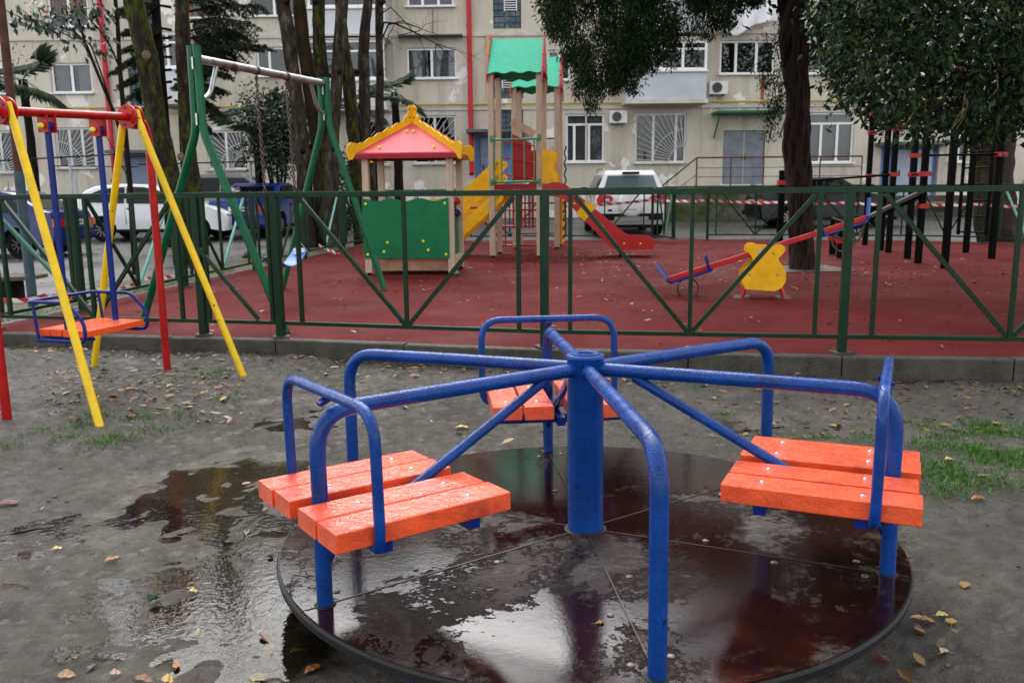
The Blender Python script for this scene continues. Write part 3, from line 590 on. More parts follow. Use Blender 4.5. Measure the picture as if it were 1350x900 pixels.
# hanger brackets, rigid hangers and the seat
SA = A0+u*0.52; SB = A0+u*0.94; ZC = ZC-0.028
hz = 0.47
for p in (SA, SB):
    for q in (-1, 1):
        s = MB(); s.beam(p+u*(q*0.032)+Zv*(ZC-0.015), p+u*(q*0.032)+Zv*(ZC-0.125), 0.075, 0.010, up=u); s.build('bracket', M['red'], sw)
    s = MB(); s.cyl(p-u*0.045+Zv*(ZC-0.085), p+u*0.045+Zv*(ZC-0.085), 0.014, seg=10); s.sphere(p-u*0.05+Zv*(ZC-0.085), 0.018); s.build('pivot', M['bolt_yellow'], sw)
seat = thing('hanging_swing', 'orange plank swing seat with blue tubular armrests, hanging from the red and yellow frame', 'swing seat', (SA.x, SA.y, hz))
for p in (SA, SB):
    s = MB(); s.beam(p+Zv*(hz-0.03), p+Zv*(ZC-0.06), 0.040, 0.022, up=u, ch=0.004); s.build('hanger', M['blue'], seat)
    s = MB(); s.cyl(p-u*0.022+Zv*(ZC-0.085), p+u*0.022+Zv*(ZC-0.085), 0.026, seg=12); s.build('hanger_eye', M['blue'], seat)
mid = (SA+SB)/2; half = (SB-SA).length/2+0.05
for i, t in enumerate((-0.145, -0.05, 0.05, 0.145)):
    s = MB(); s.beam(mid-u*half+w*t+Zv*(hz+0.005*random.random()), mid+u*half+w*t+Zv*(hz+0.005*random.random()), 0.088, 0.042, ch=0.003); s.build('plank', M['orange2'], seat)
s = MB()
for p in (SA, SB): s.beam(p-w*0.2+Zv*(hz-0.035), p+w*0.2+Zv*(hz-0.035), 0.02, 0.02)
s.build('seat_frame', M['blue'], seat)
pe = [mid-u*(half+0.02)-w*0.18+Zv*(hz-0.045), mid-u*(half+0.02)+w*0.20+Zv*(hz-0.045), mid-u*(half+0.02)+w*0.20+Zv*(hz+0.08), mid-u*(half+0.02)+w*0.08+Zv*(hz+0.20), mid-u*(half+0.02)-w*0.24+Zv*(hz+0.20),
      mid+u*(half+0.02)-w*0.24+Zv*(hz+0.20), mid+u*(half+0.02)+w*0.08+Zv*(hz+0.20), mid+u*(half+0.02)+w*0.20+Zv*(hz+0.08), mid+u*(half+0.02)+w*0.20+Zv*(hz-0.045), mid+u*(half+0.02)-w*0.18+Zv*(hz-0.045)]
s = MB(); s.tube(fillet(pe, 0.05, 5), 0.0115, 10); s.build('armrest_loop', M['blue'], seat)
for q in (-1, 1):
    s = MB(); s.cyl(mid+u*(q*(half+0.02))-w*0.17+Zv*(hz-0.04), mid+u*(q*(half+0.02))-w*0.19+Zv*(hz+0.20), 0.010, seg=8); s.build('armrest_upright', M['blue'], seat)

# ------------------------------------------------------------------ green chain swing
def yframe(fn, f0, f1, top, zt, zs):
    f0 = Vector(f0); f1 = Vector(f1); d = (f1-f0); d.z = 0; d.normalize()
    for q, f in ((-1, f0), (1, f1)):
        s = MB(); s.tube(fillet([f, Vector((top[0], top[1], zs))+d*(q*0.045), Vector((top[0], top[1], zt))+d*(q*0.036)], 0.10, 5), 0.036, 14); s.build('leg', M['swing_green'], fn)
    for z in (zt-0.15, zs+0.10):
        s = MB(); s.box((top[0], top[1]-0.02, z), (0.014, 0.085, 0.10)); s.build('clamp', M['steel'], fn)
gs = thing('swing_set', 'green chain swing frame with silver top bar, on the maroon surface', 'swing', (-2.72, 7.72, 0.15))
T0 = Vector((-2.70, 7.72, 0)); T1 = Vector((-2.17, 10.45, 0))
yframe(gs, (-3.53, 8.20, 0.15), (-1.915, 7.24, 0.15), T0, 2.575, 1.86)
yframe(gs, (-2.83, 10.62, 0.15), (-1.53, 10.38, 0.15), T1, 2.64, 2.10)
c0 = Vector((T0.x, T0.y, 2.47)); c1 = Vector((T1.x, T1.y, 2.575)); du = (c1-c0).normalized()
s = MB(); s.cyl(c0+du*0.03, c1-du*0.03, 0.038, seg=16); s.build('top_bar', M['steel_rust'], gs)
for c, q, zs in ((c0, 1, 2.12), (c1, -1, 2.22)):
    pts = fillet([c+du*(q*0.02)+Vector((0, 0, zs-c.z)), c+du*(q*0.22)+Vector((0, 0, zs-c.z+0.06)), c+du*(q*0.36)-Vector((0, 0, 0.03))], 0.2, 6)
    s = MB(); s.tube(pts, 0.021, 10); s.build('corner_brace', M['steel'] if q > 0 else M['steel_rust'], gs)
cs = thing('hanging_swing', 'blue flexible belt seat hanging on two chains from the green swing', 'swing seat', (-2.5, 8.9, 0.62))
ca = c0+du*((c1-c0).length*0.40); cb = c0+du*((c1-c0).length*0.64)
sa = Vector((ca.x+0.03, ca.y, 0.68)); sb = Vector((cb.x+0.05, cb.y, 0.70))
def link_mesh():
    s = MB(); pts = []
    for k in range(10):
        q = 2*PI*k/10; pts.append((0.0075*math.cos(q), 0, 0.0165*math.sin(q)))
    s.tube(pts, 0.0034, 5, closed=True); return s.mesh('chain', M['chain'], None, 60)
def chain(fn, p, q, ring=False):
    """one chain: its links joined"""
    p = Vector(p); q = Vector(q); d = q-p; nn = int(d.length/0.034); s = MB(); rot = d.to_track_quat('Z', 'Y')
    for i in range(nn):
        c = p+d*((i+0.5)/nn); ax = rot @ Vector((1, 0, 0) if i % 2 else (0, 1, 0)); dz = d.normalized(); pts = []
        for k in range(8):
            a = 2*PI*k/8; pts.append(c+ax*0.014*math.cos(a)+dz*0.024*math.sin(a))
        s.tube(pts, 0.0062, 4, closed=True)
    s.build('chain', M['chain'], fn)
for top, bot in ((ca, sa), (cb, sb)):
    chain(cs, top-Vector((0, 0, 0.06)), bot+Vector((0, 0, 0.10)))
    s = MB(); s.tube([(top.x, top.y, top.z-0.045), (top.x, top.y+0.02, top.z-0.07), (top.x, top.y, top.z-0.095), (top.x, top.y-0.02, top.z-0.07)], 0.007, 6, closed=True)
    s.lathe([(0.040, -0.018), (0.046, -0.018), (0.046, 0.018), (0.040, 0.018), (0.040, -0.018)], (top.x, top.y, top.z), axis=du, seg=16); s.build('hanger_clamp', M['chain'], cs)
    s = MB(); t = bot; wv = Vector((0.085, -0.02, 0)); s.tube([t+Vector((0, 0, 0.105)), t+wv, t-wv], 0.006, 6, closed=True); s.build('triangle_ring', M['zinc'], cs)
s = MB(); N_ = 14; wv = Vector((0.085, -0.02, 0)); vs = []
for i in range(N_+1):
    t = i/N_; p = sa.lerp(sb, t)-Vector((0, 0, 0.13*(1-(2*t-1)**2)))
    for q, zo in ((-1, -0.006), (1, -0.006), (1, 0.006), (-1, 0.006)): vs.append(p+wv*q+Vector((0, 0, zo)))
fs = [(i*4+k, i*4+(k+1) % 4, i*4+4+(k+1) % 4, i*4+4+k) for i in range(N_) for k in range(4)]+[(0, 1, 2, 3), (N_*4, N_*4+1, N_*4+2, N_*4+3)]
s.add(vs, fs); s.build('belt', mat('belt_blue', (0.03, 0.13, 0.42), 0.35, var=0.2), cs)
s = MB(); s.box((sb.x, sb.y-0.02, sb.z-0.01), (0.12, 0.05, 0.07), 0.1); s.build('end_plate', M['white_plastic'], cs)

# ------------------------------------------------------------------ playhouse
PH = Vector((-2.03, 12.35, 0.15)); ax = Vector((1.185, -0.09, 0)).normalized(); ay = Vector((-ax.y, ax.x, 0)); PW, PD = 1.19, 0.97
ph = thing('playhouse', 'small playhouse with red pyramid roof, yellow scalloped trim and green wall panels', 'playhouse', PH)
def pl(a, b_, z): return PH+ax*a+ay*b_+Vector((0, 0, z))
for a, b_ in ((0, 0), (PW, 0), (0, PD), (PW, PD)):
    s = MB(); s.beam(pl(a, b_, 0.03), pl(a, b_, 1.69), 0.092, 0.092, up=ay, ch=0.006); po = s.build('post', M['timber'], ph)
    s = MB(); s.box(pl(a, b_, 0.015), (0.05, 0.05, 0.05)); s.build('post_foot', M['black'], po)
# roof: four sloping panels over the posts
ov = 0.11; ez = 1.70; az = 2.15; apex = pl(PW/2, PD/2, az)
cor = [pl(-ov, -ov, ez), pl(PW+ov, -ov, ez), pl(PW+ov, PD+ov, ez), pl(-ov, PD+ov, ez)]
for i in range(4):
    a, e = cor[i], cor[(i+1) % 4]; s = MB(); dn = Vector((0, 0, -0.018))
    s.add([a, e, apex, a+dn, e+dn, apex+dn], [(0, 1, 2), (5, 4, 3), (0, 3, 4, 1), (1, 4, 5, 2), (2, 5, 3, 0)]); rp = s.build('roof_panel', M['red_roof'], ph)
    for t, h in ((0.18, 0.15), (0.82, 0.15), (0.40, 0.66), (0.60, 0.66)):
        p = (a.lerp(e, t)).lerp(apex, h)+Vector((0, 0, 0.006)); s = MB(); s.sphere(p, 0.022, seg=8, rings=6); s.build('bolt_cap', M['bolt_yellow'], rp)
s = MB()
for i in range(4): s.beam(cor[i]+Vector((0, 0, -0.05)), cor[(i+1) % 4]+Vector((0, 0, -0.05)), 0.04, 0.06)
s.build('eaves_beam', M['dark_red'], ph)
# yellow scalloped fins along the hips
for i in range(4):
    c = cor[i]; d = (apex-c); h = Vector((d.x, d.y, 0)); L = h.length; U = h.normalized(); prof = []
    slope = d.z/L
    top = [(-0.115, -0.05), (-0.13, 0.03), (-0.115, 0.10), (-0.06, 0.145), (0.0, 0.135), (0.05, 0.125)]
    for k in range(1, 25):
        t = 0.05+k/24*(L-0.24); top.append((t, t*slope+0.075+0.028*abs(math.sin(t/0.145*PI/1.0))))
    top += [(L-0.15, L*slope+0.01), (L-0.125, L*slope+0.07), (L-0.08, L*slope+0.10), (L-0.065, L*slope+0.15), (L-0.075, L*slope+0.19), (L-0.05, L*slope+0.225), (L-0.012, L*slope+0.235)]
    bot = [(L-0.012, L*slope-0.03), (0.0, -0.025), (-0.05, -0.09), (-0.10, -0.10)]
    s = MB(); s.prism(top+bot, c, U, Vector((0, 0, 1)), -0.012, 0.012); fnn = s.build('hip_fin', M['yellow_panel'], ph, smooth=30)
    for t in (L-0.045,):
        for z in (L*slope+0.18, L*slope+0.06):
            p = c+U*t+Vector((0, 0, z)); s = MB(); s.sphere(p-ay*0.0+Vector((0, -0.014, 0)), 0.014, seg=8, rings=6); s.build('bolt_cap', mat('cap_brown', (0.3, 0.12, 0.02), 0.4), fnn)
def wavy(x0, x1, z0, z1, amp, waves, n=40):
    return [(x0, z0), (x1, z0)]+[(x1+(x0-x1)*k/n, z1+amp*math.cos(2*PI*waves*(k/n)+0.0)) for k in range(n+1)]
s = MB(); s.prism(wavy(-0.055, PW-0.02, 0.235, 1.055, 0.020, 3.0), pl(0, -0.048, 0), ax, Vector((0, 0, 1)), -0.0, 0.018); fp = s.build('front_panel', M['green_panel'], ph)
for a, z in ((-0.0, 1.0), (PW-0.07, 1.0), (0.0, 0.29), (PW-0.07, 0.29), (0.29, 0.46), (0.235, 0.33), (0.55, 0.535), (0.80, 0.475), (0.87, 0.35)):
    p = pl(a, -0.066, z); s = MB(); s.sphere(p, 0.020, (1, 0.8, 1), 10, 6); s.build('bolt_cap', M['bolt_yellow'], fp)
s = MB(); s.prism(wavy(0.0, PD-0.05, 0.20, 0.90, 0.015, 2), pl(PW-0.03, PD, 0), -ay, Vector((0, 0, 1)), -0.01, 0.01)
s.v = [v for v in s.v]; s.build('side_panel', M['green_panel'], ph)
s = MB(); s.prism(wavy(0.0, PW, 0.24, 0.98, 0.02, 3), pl(0, PD+0.03, 0), ax, Vector((0, 0, 1)), -0.01, 0.01); s.build('rear_panel', M['green_panel'], ph)
s = MB(); s.beam(pl(0.05, 0.02, 0.12), pl(PW-0.05, 0.02, 0.12), 0.04, 0.13); s.build('bottom_board', M['timber_brown'], ph)
s = MB(); s.beam(pl(PW+0.01, 0.05, 0.16), pl(PW+0.01, PD, 0.16), 0.04, 0.17); s.build('bottom_board', M['timber'], ph)
s = MB(); s.box(pl(PW/2, PD/2, 0.22), (PW, PD, 0.03), math.atan2(ax.y, ax.x)); s.build('floor_board', M['timber_brown'], ph)
s = MB(); s.box(pl(0.95, 0.4, 1.03), (0.22, 0.3, 0.05), math.atan2(ax.y, ax.x)); s.build('counter', M['yellow_panel'], ph)
for z, cols in ((1.02, ('red', 'yellow_panel')), (0.85, ('blue', 'yellow_panel', 'red'))):
    s = MB(); s.cyl(pl(PW, 0.04, z), pl(PW, PD-0.04, z), 0.011, seg=8); rod = s.build('bead_rod', M['red'], ph)
    for i, cn in enumerate(cols):
        t = 0.60+0.075*i; s = MB(); s.lathe([(0.012, -0.03), (0.058, -0.026), (0.062, 0), (0.058, 0.026), (0.012, 0.03)], pl(PW, t, z), axis=ay, seg=20); s.build('bead', M[cn], rod)
s = MB(); s.sphere(gz(602, 364, 0.15)+Vector((0, 0, 0.04)), 0.042, (1, 1, 0.85)); s.sphere(gz(602, 364, 0.15)+Vector((0, 0, 0.07)), 0.018)
ball = s.build('ball', mat('green_ball', (0.01, 0.16, 0.07), 0.25, coat=0.5), base=tuple(gz(602, 364, 0.15))); tag(ball, 'small green ball on the ground by the playhouse corner', 'ball')

# ------------------------------------------------------------------ climbing frame: two towers, slide, stairs
tw = thing('climbing_tower', 'climbing frame of two timber towers with teal gable roofs, red slide and yellow stairs', 'climbing frame', (-0.321, 15.31, 0.15))
def tower(P0, ax, ay, W_, D_, hz_, px):
    def q(a, b_, z): return P0+ax*a+ay*b_+Vector((0, 0, z))
    for a, b_ in ((0, 0), (W_, 0), (0, D_), (W_, D_)):
        s = MB(); s.beam(q(a, b_, 0.03), q(a, b_, hz_), 0.098, 0.098, up=ay, ch=0.006); po = s.build('post', M['timber'], tw)
        s = MB(); s.cyl(q(a, b_, 0.0), q(a, b_, 0.05), 0.035, seg=10); s.build('post_foot', M['black'], po)
    # gable roof, ridge along ax; two teal slopes and red gable boards
    e = 0.10; rz_ = hz_+0.58
    for sgn in (0, 1):
        y0 = -e if sgn == 0 else D_+e; n_ = 24; top = []; bot = []
        A = q(-0.045, D_/2, rz_); B = q(W_+0.045, D_/2, rz_); C = q(W_+0.045, y0, hz_-0.04); Dd = q(-0.045, y0, hz_-0.04)
        dn = (C-B).normalized(); nv = (B-A).cross(dn).normalized()*0.010
        lower = [Dd.lerp(C, k/n_)+dn*(0.022*math.cos(k/n_*2*PI*3.2)) for k in range(n_+1)]; upper = [A.lerp(B, k/n_) for k in range(n_+1)]
        vs = [p-nv for p in upper]+[p-nv for p in lower]+[p+nv for p in upper]+[p+nv for p in lower]; m_ = n_+1; fs = []
        for k in range(n_): fs += [(k, k+1, m_+k+1, m_+k), (2*m_+k, 3*m_+k, 3*m_+k+1, 2*m_+k+1), (m_+k, m_+k+1, 3*m_+k+1, 3*m_+k), (k, 2*m_+k, 2*m_+k+1, k+1)]
        fs += [(0, m_, 3*m_, 2*m_), (n_, 2*m_+n_, 3*m_+n_, m_+n_)]
        s = MB(); s.add(vs, fs); s.build('roof_panel', M['teal_roof'], tw)
    gp = [(-e-0.03, -0.22), (-e-0.015, -0.02), (D_/2-0.03, 0.66), (D_/2, 0.70), (D_/2+0.03, 0.66), (D_+e+0.015, -0.02), (D_+e+0.03, -0.22), (D_-0.0, -0.10), (D_-0.14, 0.05), (D_*0.72, -0.02), (D_/2, 0.10), (D_*0.28, -0.02), (0.14, 0.05), (0.0, -0.10)]
    for a in (-0.065, W_+0.045):
        s = MB(); s.prism(gp, q(a, 0, hz_), ay, Vector((0, 0, 1)), -0.0, -0.02) if False else s.prism(gp, q(a, 0, hz_), ay, Vector((0, 0, 1)), 0.0, 0.02); gb = s.build('gable_board', M['red_roof'], tw, smooth=0)
        for t, z in ((-0.02, 0.12), (0.16, 0.36), (D_-0.1, 0.25), (D_+0.02, 0.05)):
            s = MB(); s.sphere(q(a+0.01, t, hz_+z-0.08), 0.022, (1.1, 1, 1), 8, 6); s.build('bolt_cap', mat('bolt_navy', (0.01, 0.012, 0.06), 0.35), gb)
    return q
axT = Vector((0.829, -0.105, 0)).normalized(); ayT = Vector((-axT.y, axT.x, 0))
q1 = tower(Vector((-0.321, 15.31, 0.15)), axT, ayT, 0.83, 0.89, 3.16, None)
q2 = tower(Vector((0.085, 17.45, 0.15)), axT, ayT, 0.84, 0.92, 3.16, None)
for q in (q1, q2):
    s = MB(); s.beam(q(-0.02, 0.445, 1.235), q(0.85, 0.445, 1.235), 0.95, 0.06); s.build('deck_board', M['dark_red'], tw)
    s = MB(); s.beam(q(0.0, -0.03, 1.22), q(0.83, -0.03, 1.22), 0.03, 0.09); s.build('deck_beam', M['dark_red'], tw)
# green railing at the front of the near tower
gm = mat('green_rail', (0.012, 0.23, 0.085), 0.35, coat=0.3)
s = MB(); s.tube([q1(0.0, -0.07, 2.02), q1(0.2, -0.10, 2.015), q1(0.62, -0.10, 2.02), q1(0.83, -0.07, 2.03)], 0.017, 10); s.build('rail', gm, tw)
s = MB(); s.tube([q1(0.0, -0.07, 1.30), q1(0.2, -0.10, 1.30), q1(0.62, -0.10, 1.31), q1(0.83, -0.07, 1.30)], 0.020, 10); s.build('rail', gm, tw)
for t in (0.05, 0.19, 0.37, 0.58, 0.75):
    s = MB(); s.cyl(q1(t, -0.098, 1.31), q1(t, -0.098, 2.015), 0.012, seg=8); s.build('baluster', gm, tw)
for a, z in ((0, 2.02), (0.83, 2.03), (0, 1.28), (0.83, 1.28)):
    s = MB(); s.box(q1(a, -0.06, z+0.02), (0.05, 0.04, 0.10)); s.build('rail_bracket', gm, tw)
# slide to the right of the near tower
sl = [(0.0, 1.25), (0.22, 1.30), (0.36, 1.26), (1.42, 0.40), (1.50, 0.365), (1.86, 0.345), (1.935, 0.30), (1.945, 0.20), (1.90, 0.13), (1.28, 0.13), (1.18, 0.18), (0.40, 0.98), (0.28, 1.04), (0.0, 1.07)]
for b_ in (-0.02, 0.50):
    s = MB(); s.prism(sl, q1(0.88, b_, 0), axT, Vector((0, 0, 1)), -0.012, 0.012); sd = s.build('slide_side', M['red'], tw, smooth=25)
    for a, z in ((0.56, 0.93), (1.05, 0.53), (1.42, 0.24), (1.70, 0.235)):
        s = MB(); s.sphere(q1(0.88+a, b_-0.014, z), 0.017, (1, 0.7, 1), 8, 6); s.build('bolt_cap', M['bolt_yellow'], sd)
    s = MB(); dv = axT*1.06-Vector((0, 0, 0.86)); dv.normalize(); pv = Vector((0, 0, 1)).cross(ayT).normalized(); pv = dv.cross(ayT).normalized()
    s.prism([(-0.10, -0.13), (0.10, -0.13), (0.10, 0.16), (-0.10, 0.16)], q1(0.88+0.74, b_, 0.79), dv, pv, -0.016, 0.016); s.build('slide_badge', M['yellow_panel'], tw)
chute = [(0.0, 1.16), (0.30, 1.14), (1.25, 0.30), (1.45, 0.24), (1.90, 0.22)]
s = MB(); vs = []; 
for a, z in chute:
    for b_ in (-0.008, 0.488): vs += [q1(0.88+a, b_, z), q1(0.88+a, b_, z-0.012)]
n_ = len(chute); fs = []
for i in range(n_-1):
    k = i*4; fs += [(k, k+4, k+6, k+2), (k+1, k+3, k+7, k+5), (k, k+1, k+5, k+4), (k+2, k+6, k+7, k+3)]
s.add(vs, fs); s.build('slide_bed', M['steel'], tw)
s = MB(); s.cyl(q1(0.88+1.35, 0.24, 0.0), q1(0.88+1.35, 0.24, 0.25), 0.02, seg=8); s.build('slide_leg', M['black'], tw)
wing = [(0, 0.0), (0.27, 0.0), (0.285, 0.05), (0.27, 0.12), (0.20, 0.20), (0.215, 0.32), (0.245, 0.42), (0.23, 0.50), (0.17, 0.545), (0, 0.55)]
for b_ in (0.0, 0.52):
    s = MB(); s.prism(wing, q1(0.88, b_-0.03, 1.29), axT, Vector((0, 0, 1)), -0.012, 0.012); s.build('slide_wing', M['yellow_panel'], tw, smooth=25)
# stairs to the left: two yellow rail boards a side and yellow stringer with treads
for b_ in (0.02, 0.85):
    for z0, hgt in ((1.62, 0.14), (1.38, 0.13), (1.05, 0.20)):
        p0 = q1(0.10, b_, z0); p1 = q1(-1.25, b_, z0-1.18); s = MB(); s.beam(p0, p1, 0.03, hgt, up=(0, 0, 1)); sd = s.build('stair_board', M['yellow_panel'], tw)
        s = MB(); s.cyl(p0+ayT*0.018, p0-ayT*0.018, hgt/2*1.0, seg=16); s.build('board_end', M['yellow_panel'], sd)
        s = MB(); s.sphere(p0-ayT*0.02, 0.02, (1, 0.7, 1), 8, 6); s.build('bolt_cap', mat('bolt_green', (0.15, 0.35, 0.05), 0.35), sd)
for i in range(5):
    t = (i+0.6)/5; p = q1(0.05-1.25*t, 0.44, 1.22-1.12*t); s = MB(); s.beam(p-ayT*0.40, p+ayT*0.40, 0.20, 0.035); s.build('tread', M['dark_red'], tw)
s = MB(); s.tube(fillet([q1(0.0, 0.86, 0.30), q1(-0.35, 0.86, 0.66), q1(-0.50, 0.86, 0.60), q1(-0.52, 0.86, 0.45)], 0.08, 5), 0.02, 8); s.build('handle', M['red'], tw)
# rungs, net and panels between and below the towers
for z in (0.15, 0.50, 0.80, 1.10):
    s = MB(); s.cyl(q1(0.02, 0.89, z), q1(0.83, 0.89, z), 0.016, seg=8); s.build('rung', M['red'], tw)
for z in (0.30, 0.60, 0.90, 1.15, 1.85, 2.15):
    s = MB(); s.cyl(q2(0.0, 0.0, z), q2(0.84, 0.0, z), 0.016, seg=8); s.build('rung', M['dark_red'], tw)
for i in range(6):
    a = 0.22+i*0.075; s = MB(); s.cyl(q1(a, 1.2, 0.45), q1(a, 1.2, 1.28), 0.016, seg=8); s.build('net_bar', M['dark_red'], tw)
s = MB(); s.beam(q1(0.10, 0.95, 0.12), q1(0.10, 0.95, 1.25), 0.03, 0.03); s.build('ladder_rail', M['red'], tw)
s = MB(); s.beam(q1(0.20, 1.25, 2.42), q1(0.62, 1.35, 2.18), 0.05, 0.14); s.build('ramp_beam', M['timber'], tw)
s = MB(); s.prism([(0, 0), (0.24, 0), (0.24, 0.60), (0.18, 0.655), (0.06, 0.655), (0, 0.60)], q2(0.30, -0.05, 1.27), axT, Vector((0, 0, 1)), -0.012, 0.012); s.build('arch_panel', M['red'], tw)
s = MB(); s.prism([(0, 0), (0.36, 0), (0.36, 0.72), (0.0, 0.90)], q1(0.20, 1.32, 1.30), axT, Vector((0, 0, 1)), -0.012, 0.012); s.build('side_shield', M['dark_red'], tw)
for z in (1.45, 1.75, 2.05):
    s = MB(); s.cyl(q1(0.05, 0.95, z), q1(0.60, 1.28, z-0.08), 0.013, seg=8); s.build('net_bar', M['red'], tw)
# yellow climbing wall on the far tower with holes, rope beside it
s = MB(); s.beam(q2(0.93, 0.50, 0.10), q2(0.93, 0.50, 1.22), 0.74, 0.022, up=axT); cw = s.build('climbing_wall', M['yellow_panel'], tw)
for i in range(6):
    for j in range(3):
        p = q2(0.955, 0.24+0.25*j, 0.22+0.17*i); s = MB(); s.cyl(p-axT*0.016, p+axT*0.004, 0.04, seg=12); s.build('hole', M['dark_red'], cw)
s = MB(); s.tube([q2(1.0+0.02*math.sin(k*1.5), 0.05+0.02*math.cos(k*1.5), 0.25+k*0.05) for k in range(36)], 0.017, 6); s.build('rope', mat('rope', (0.10, 0.075, 0.03), 0.9, var=0.5, vscale=40), tw)

# ------------------------------------------------------------------ seesaw
ss = thing('seesaw', 'red seesaw with yellow bear-shaped side plates and blue seat frames', 'seesaw', (2.71, 9.36, 0.15))
PV = Vector((2.70, 9.38, 0.66)); E0 = Vector((1.76, 9.60, 0.335)); E1 = Vector((3.72, 9.12, 1.005)); dS = (E1-E0).normalized(); nS = Vector((-dS.y, dS.x, 0)).normalized(); uS = nS.cross(dS)*-1
uS = dS.cross(nS); uS = uS if uS.z > 0 else -uS
s = MB(); s.beam(E0, E1, 0.09, 0.055, up=uS, ch=0.006); s.build('beam', M['red'], ss)
hS = Vector((dS.x, dS.y, 0)).normalized()
bear = [(-0.20, -0.27), (0.13, -0.285), (0.20, -0.25), (0.245, -0.17), (0.245, -0.06), (0.205, 0.02), (0.16, 0.07), (0.155, 0.11), (0.19, 0.145), (0.225, 0.195), (0.215, 0.245), (0.175, 0.27), (0.12, 0.265), (0.08, 0.245), (0.0, 0.255),
        (-0.06, 0.25), (-0.10, 0.275), (-0.155, 0.275), (-0.195, 0.24), (-0.195, 0.185), (-0.15, 0.13), (-0.125, 0.09), (-0.14, 0.05), (-0.20, 0.0), (-0.245, -0.07), (-0.245, -0.17)]
bear = [(a*0.93, z*0.90) for a, z in bear]
bc = Vector((2.74, 9.36, 0.490))
for q in (-1, 1):
    O = bc+nS*(q*0.10)-hS*(0.03 if q > 0 else 0); s = MB(); s.prism(bear, O, hS, Vector((0, 0, 1)), -0.011, 0.011); pt = s.build('bear_plate', M['yellow_panel'], ss, smooth=50)
    for a, z in ((0.09, 0.15), (0.14, -0.08), (-0.15, -0.08)):
        s = MB(); s.sphere(O+hS*a+Vector((0, 0, z))+nS*(q*0.013), 0.012, seg=8, rings=6); s.build('bolt_cap', M['zinc'], pt)
    for t in (-1, 1):
        s = MB(); s.cyl(bc+nS*(q*0.06)+hS*(t*0.10)+Vector((0, 0, 0.05)), Vector((bc.x, bc.y, 0.15))+nS*(q*0.075)+hS*(t*0.22), 0.021, seg=10); s.build('leg', M['red'], ss)
        s = MB(); s.cyl(Vector((bc.x, bc.y, 0.14))+nS*(q*0.075)+hS*(t*0.22), Vector((bc.x, bc.y, 0.154))+nS*(q*0.075)+hS*(t*0.22), 0.09, seg=16); s.build('footing', M['concrete'], ss)
s = MB(); s.cyl(PV-nS*0.13, PV+nS*0.13, 0.025, seg=12); s.build('axle', M['steel'], ss)
for E, q in ((E0, 1), (E1, -1)):
    fl = dS*q; t = -uS*0.042
    back = E+t-fl*0.0; pts = [back-fl*0.085+uS*0.235, back+fl*0.0, E+t+fl*0.48, E+t+fl*0.48+uS*0.13]
    for side in (-1, 1):
        if q == 1: s = MB(); s.tube(fillet([p+nS*(side*0.06) for p in pts[:3]], 0.03, 4), 0.014, 8); s.build('seat_frame', M['blue'], ss)
        else: s = MB(); s.tube(fillet([p+nS*(side*0.06) for p in pts[:3]], 0.03, 4), 0.014, 8); s.build('seat_frame', M['blue'], ss)
    h0 = E+t+fl*0.45; s = MB(); s.tube(fillet([h0+nS*0.06, h0+nS*0.10+uS*0.17, h0-nS*0.10+uS*0.17, h0-nS*0.06], 0.05, 5), 0.014, 8); s.build('handle', M['blue'], ss)
    s = MB(); bpts = [back-fl*0.085+uS*0.235, back-fl*0.02+uS*0.055]; s.beam(bpts[0], bpts[1], 0.15, 0.016, up=fl, ch=0.003); s.build('backrest', mat('seat_blue_pale', (0.06, 0.24, 0.62), 0.3, coat=0.5), ss)
    ring = E+fl*0.22; s = MB(); rc = ring-Vector((0, 0, 0.03))-uS*0.0
    pts2 = []
    rr_ = 0.118; cc = rc-Vector((0, 0, rr_+0.02))
    vs = []; fs = []; N2 = 28
    for k in range(N2):
        an = 2*PI*k/N2
        for rr2, yy in ((rr_, -0.06), (rr_, 0.06), (rr_-0.010, 0.06), (rr_-0.010, -0.06)): vs.append(cc+hS*(rr2*math.cos(an))+Vector((0, 0, rr2*math.sin(an)))+nS*yy)
    for k in range(N2):
        for j in range(4): fs.append((k*4+j, k*4+(j+1) % 4, ((k+1) % N2)*4+(j+1) % 4, ((k+1) % N2)*4+j))
    s.add(vs, fs); s.build('bumper_tyre', M['rubber_black'] if q == 1 else mat('bumper_brown', (0.09, 0.06, 0.05), 0.6), ss)
for t in (0.30, 0.37):
    p = E0.lerp(E1, t*0.5)+uS*0.028; s = MB(); s.cyl(p, p+uS*0.006, 0.012, seg=8); s.build('bolt', M['zinc'], ss)

# ------------------------------------------------------------------ black exercise frame
wk = thing('exercise_frame', 'black steel workout frame with red clamps, pull-up bars and ladder, at right', 'exercise frame', (6.5, 14.2, 0.15))
posts = [((1140, 323), 3.02), ((1161, 330), 2.45), ((1171, 333), 2.45), ((1196, 341), 2.75), ((1210, 347), 2.75), ((1245, 354), 2.75), ((1273, 333), 2.40), ((1307, 341), 2.75)]
PB = []
for (px, py), h in posts:
    p = gz(px, py, 0.15); PB.append(p)
    s = MB(); s.beam(p, (p.x, p.y, 0.15+h), 0.088, 0.088, up=(0, 1, 0), ch=0.008); po = s.build('post', M['black'], wk)
    s = MB(); s.box((p.x, p.y, 0.15+h+0.012), (0.098, 0.098, 0.03)); s.build('post_cap', M['red'], po)
def clamp(i, z):
    p = PB[i]; s = MB(); s.box((p.x, p.y, z), (0.118, 0.118, 0.07)); s.box((p.x+0.08, p.y, z), (0.05, 0.06, 0.07)); s.build('clamp', M['red'], wk)
def hb(i, j, z, r=0.018):
    s = MB(); s.cyl((PB[i].x, PB[i].y, z), (PB[j].x, PB[j].y, z), r, seg=8); s.build('bar', M['black'], wk); clamp(i, z); clamp(j, z)
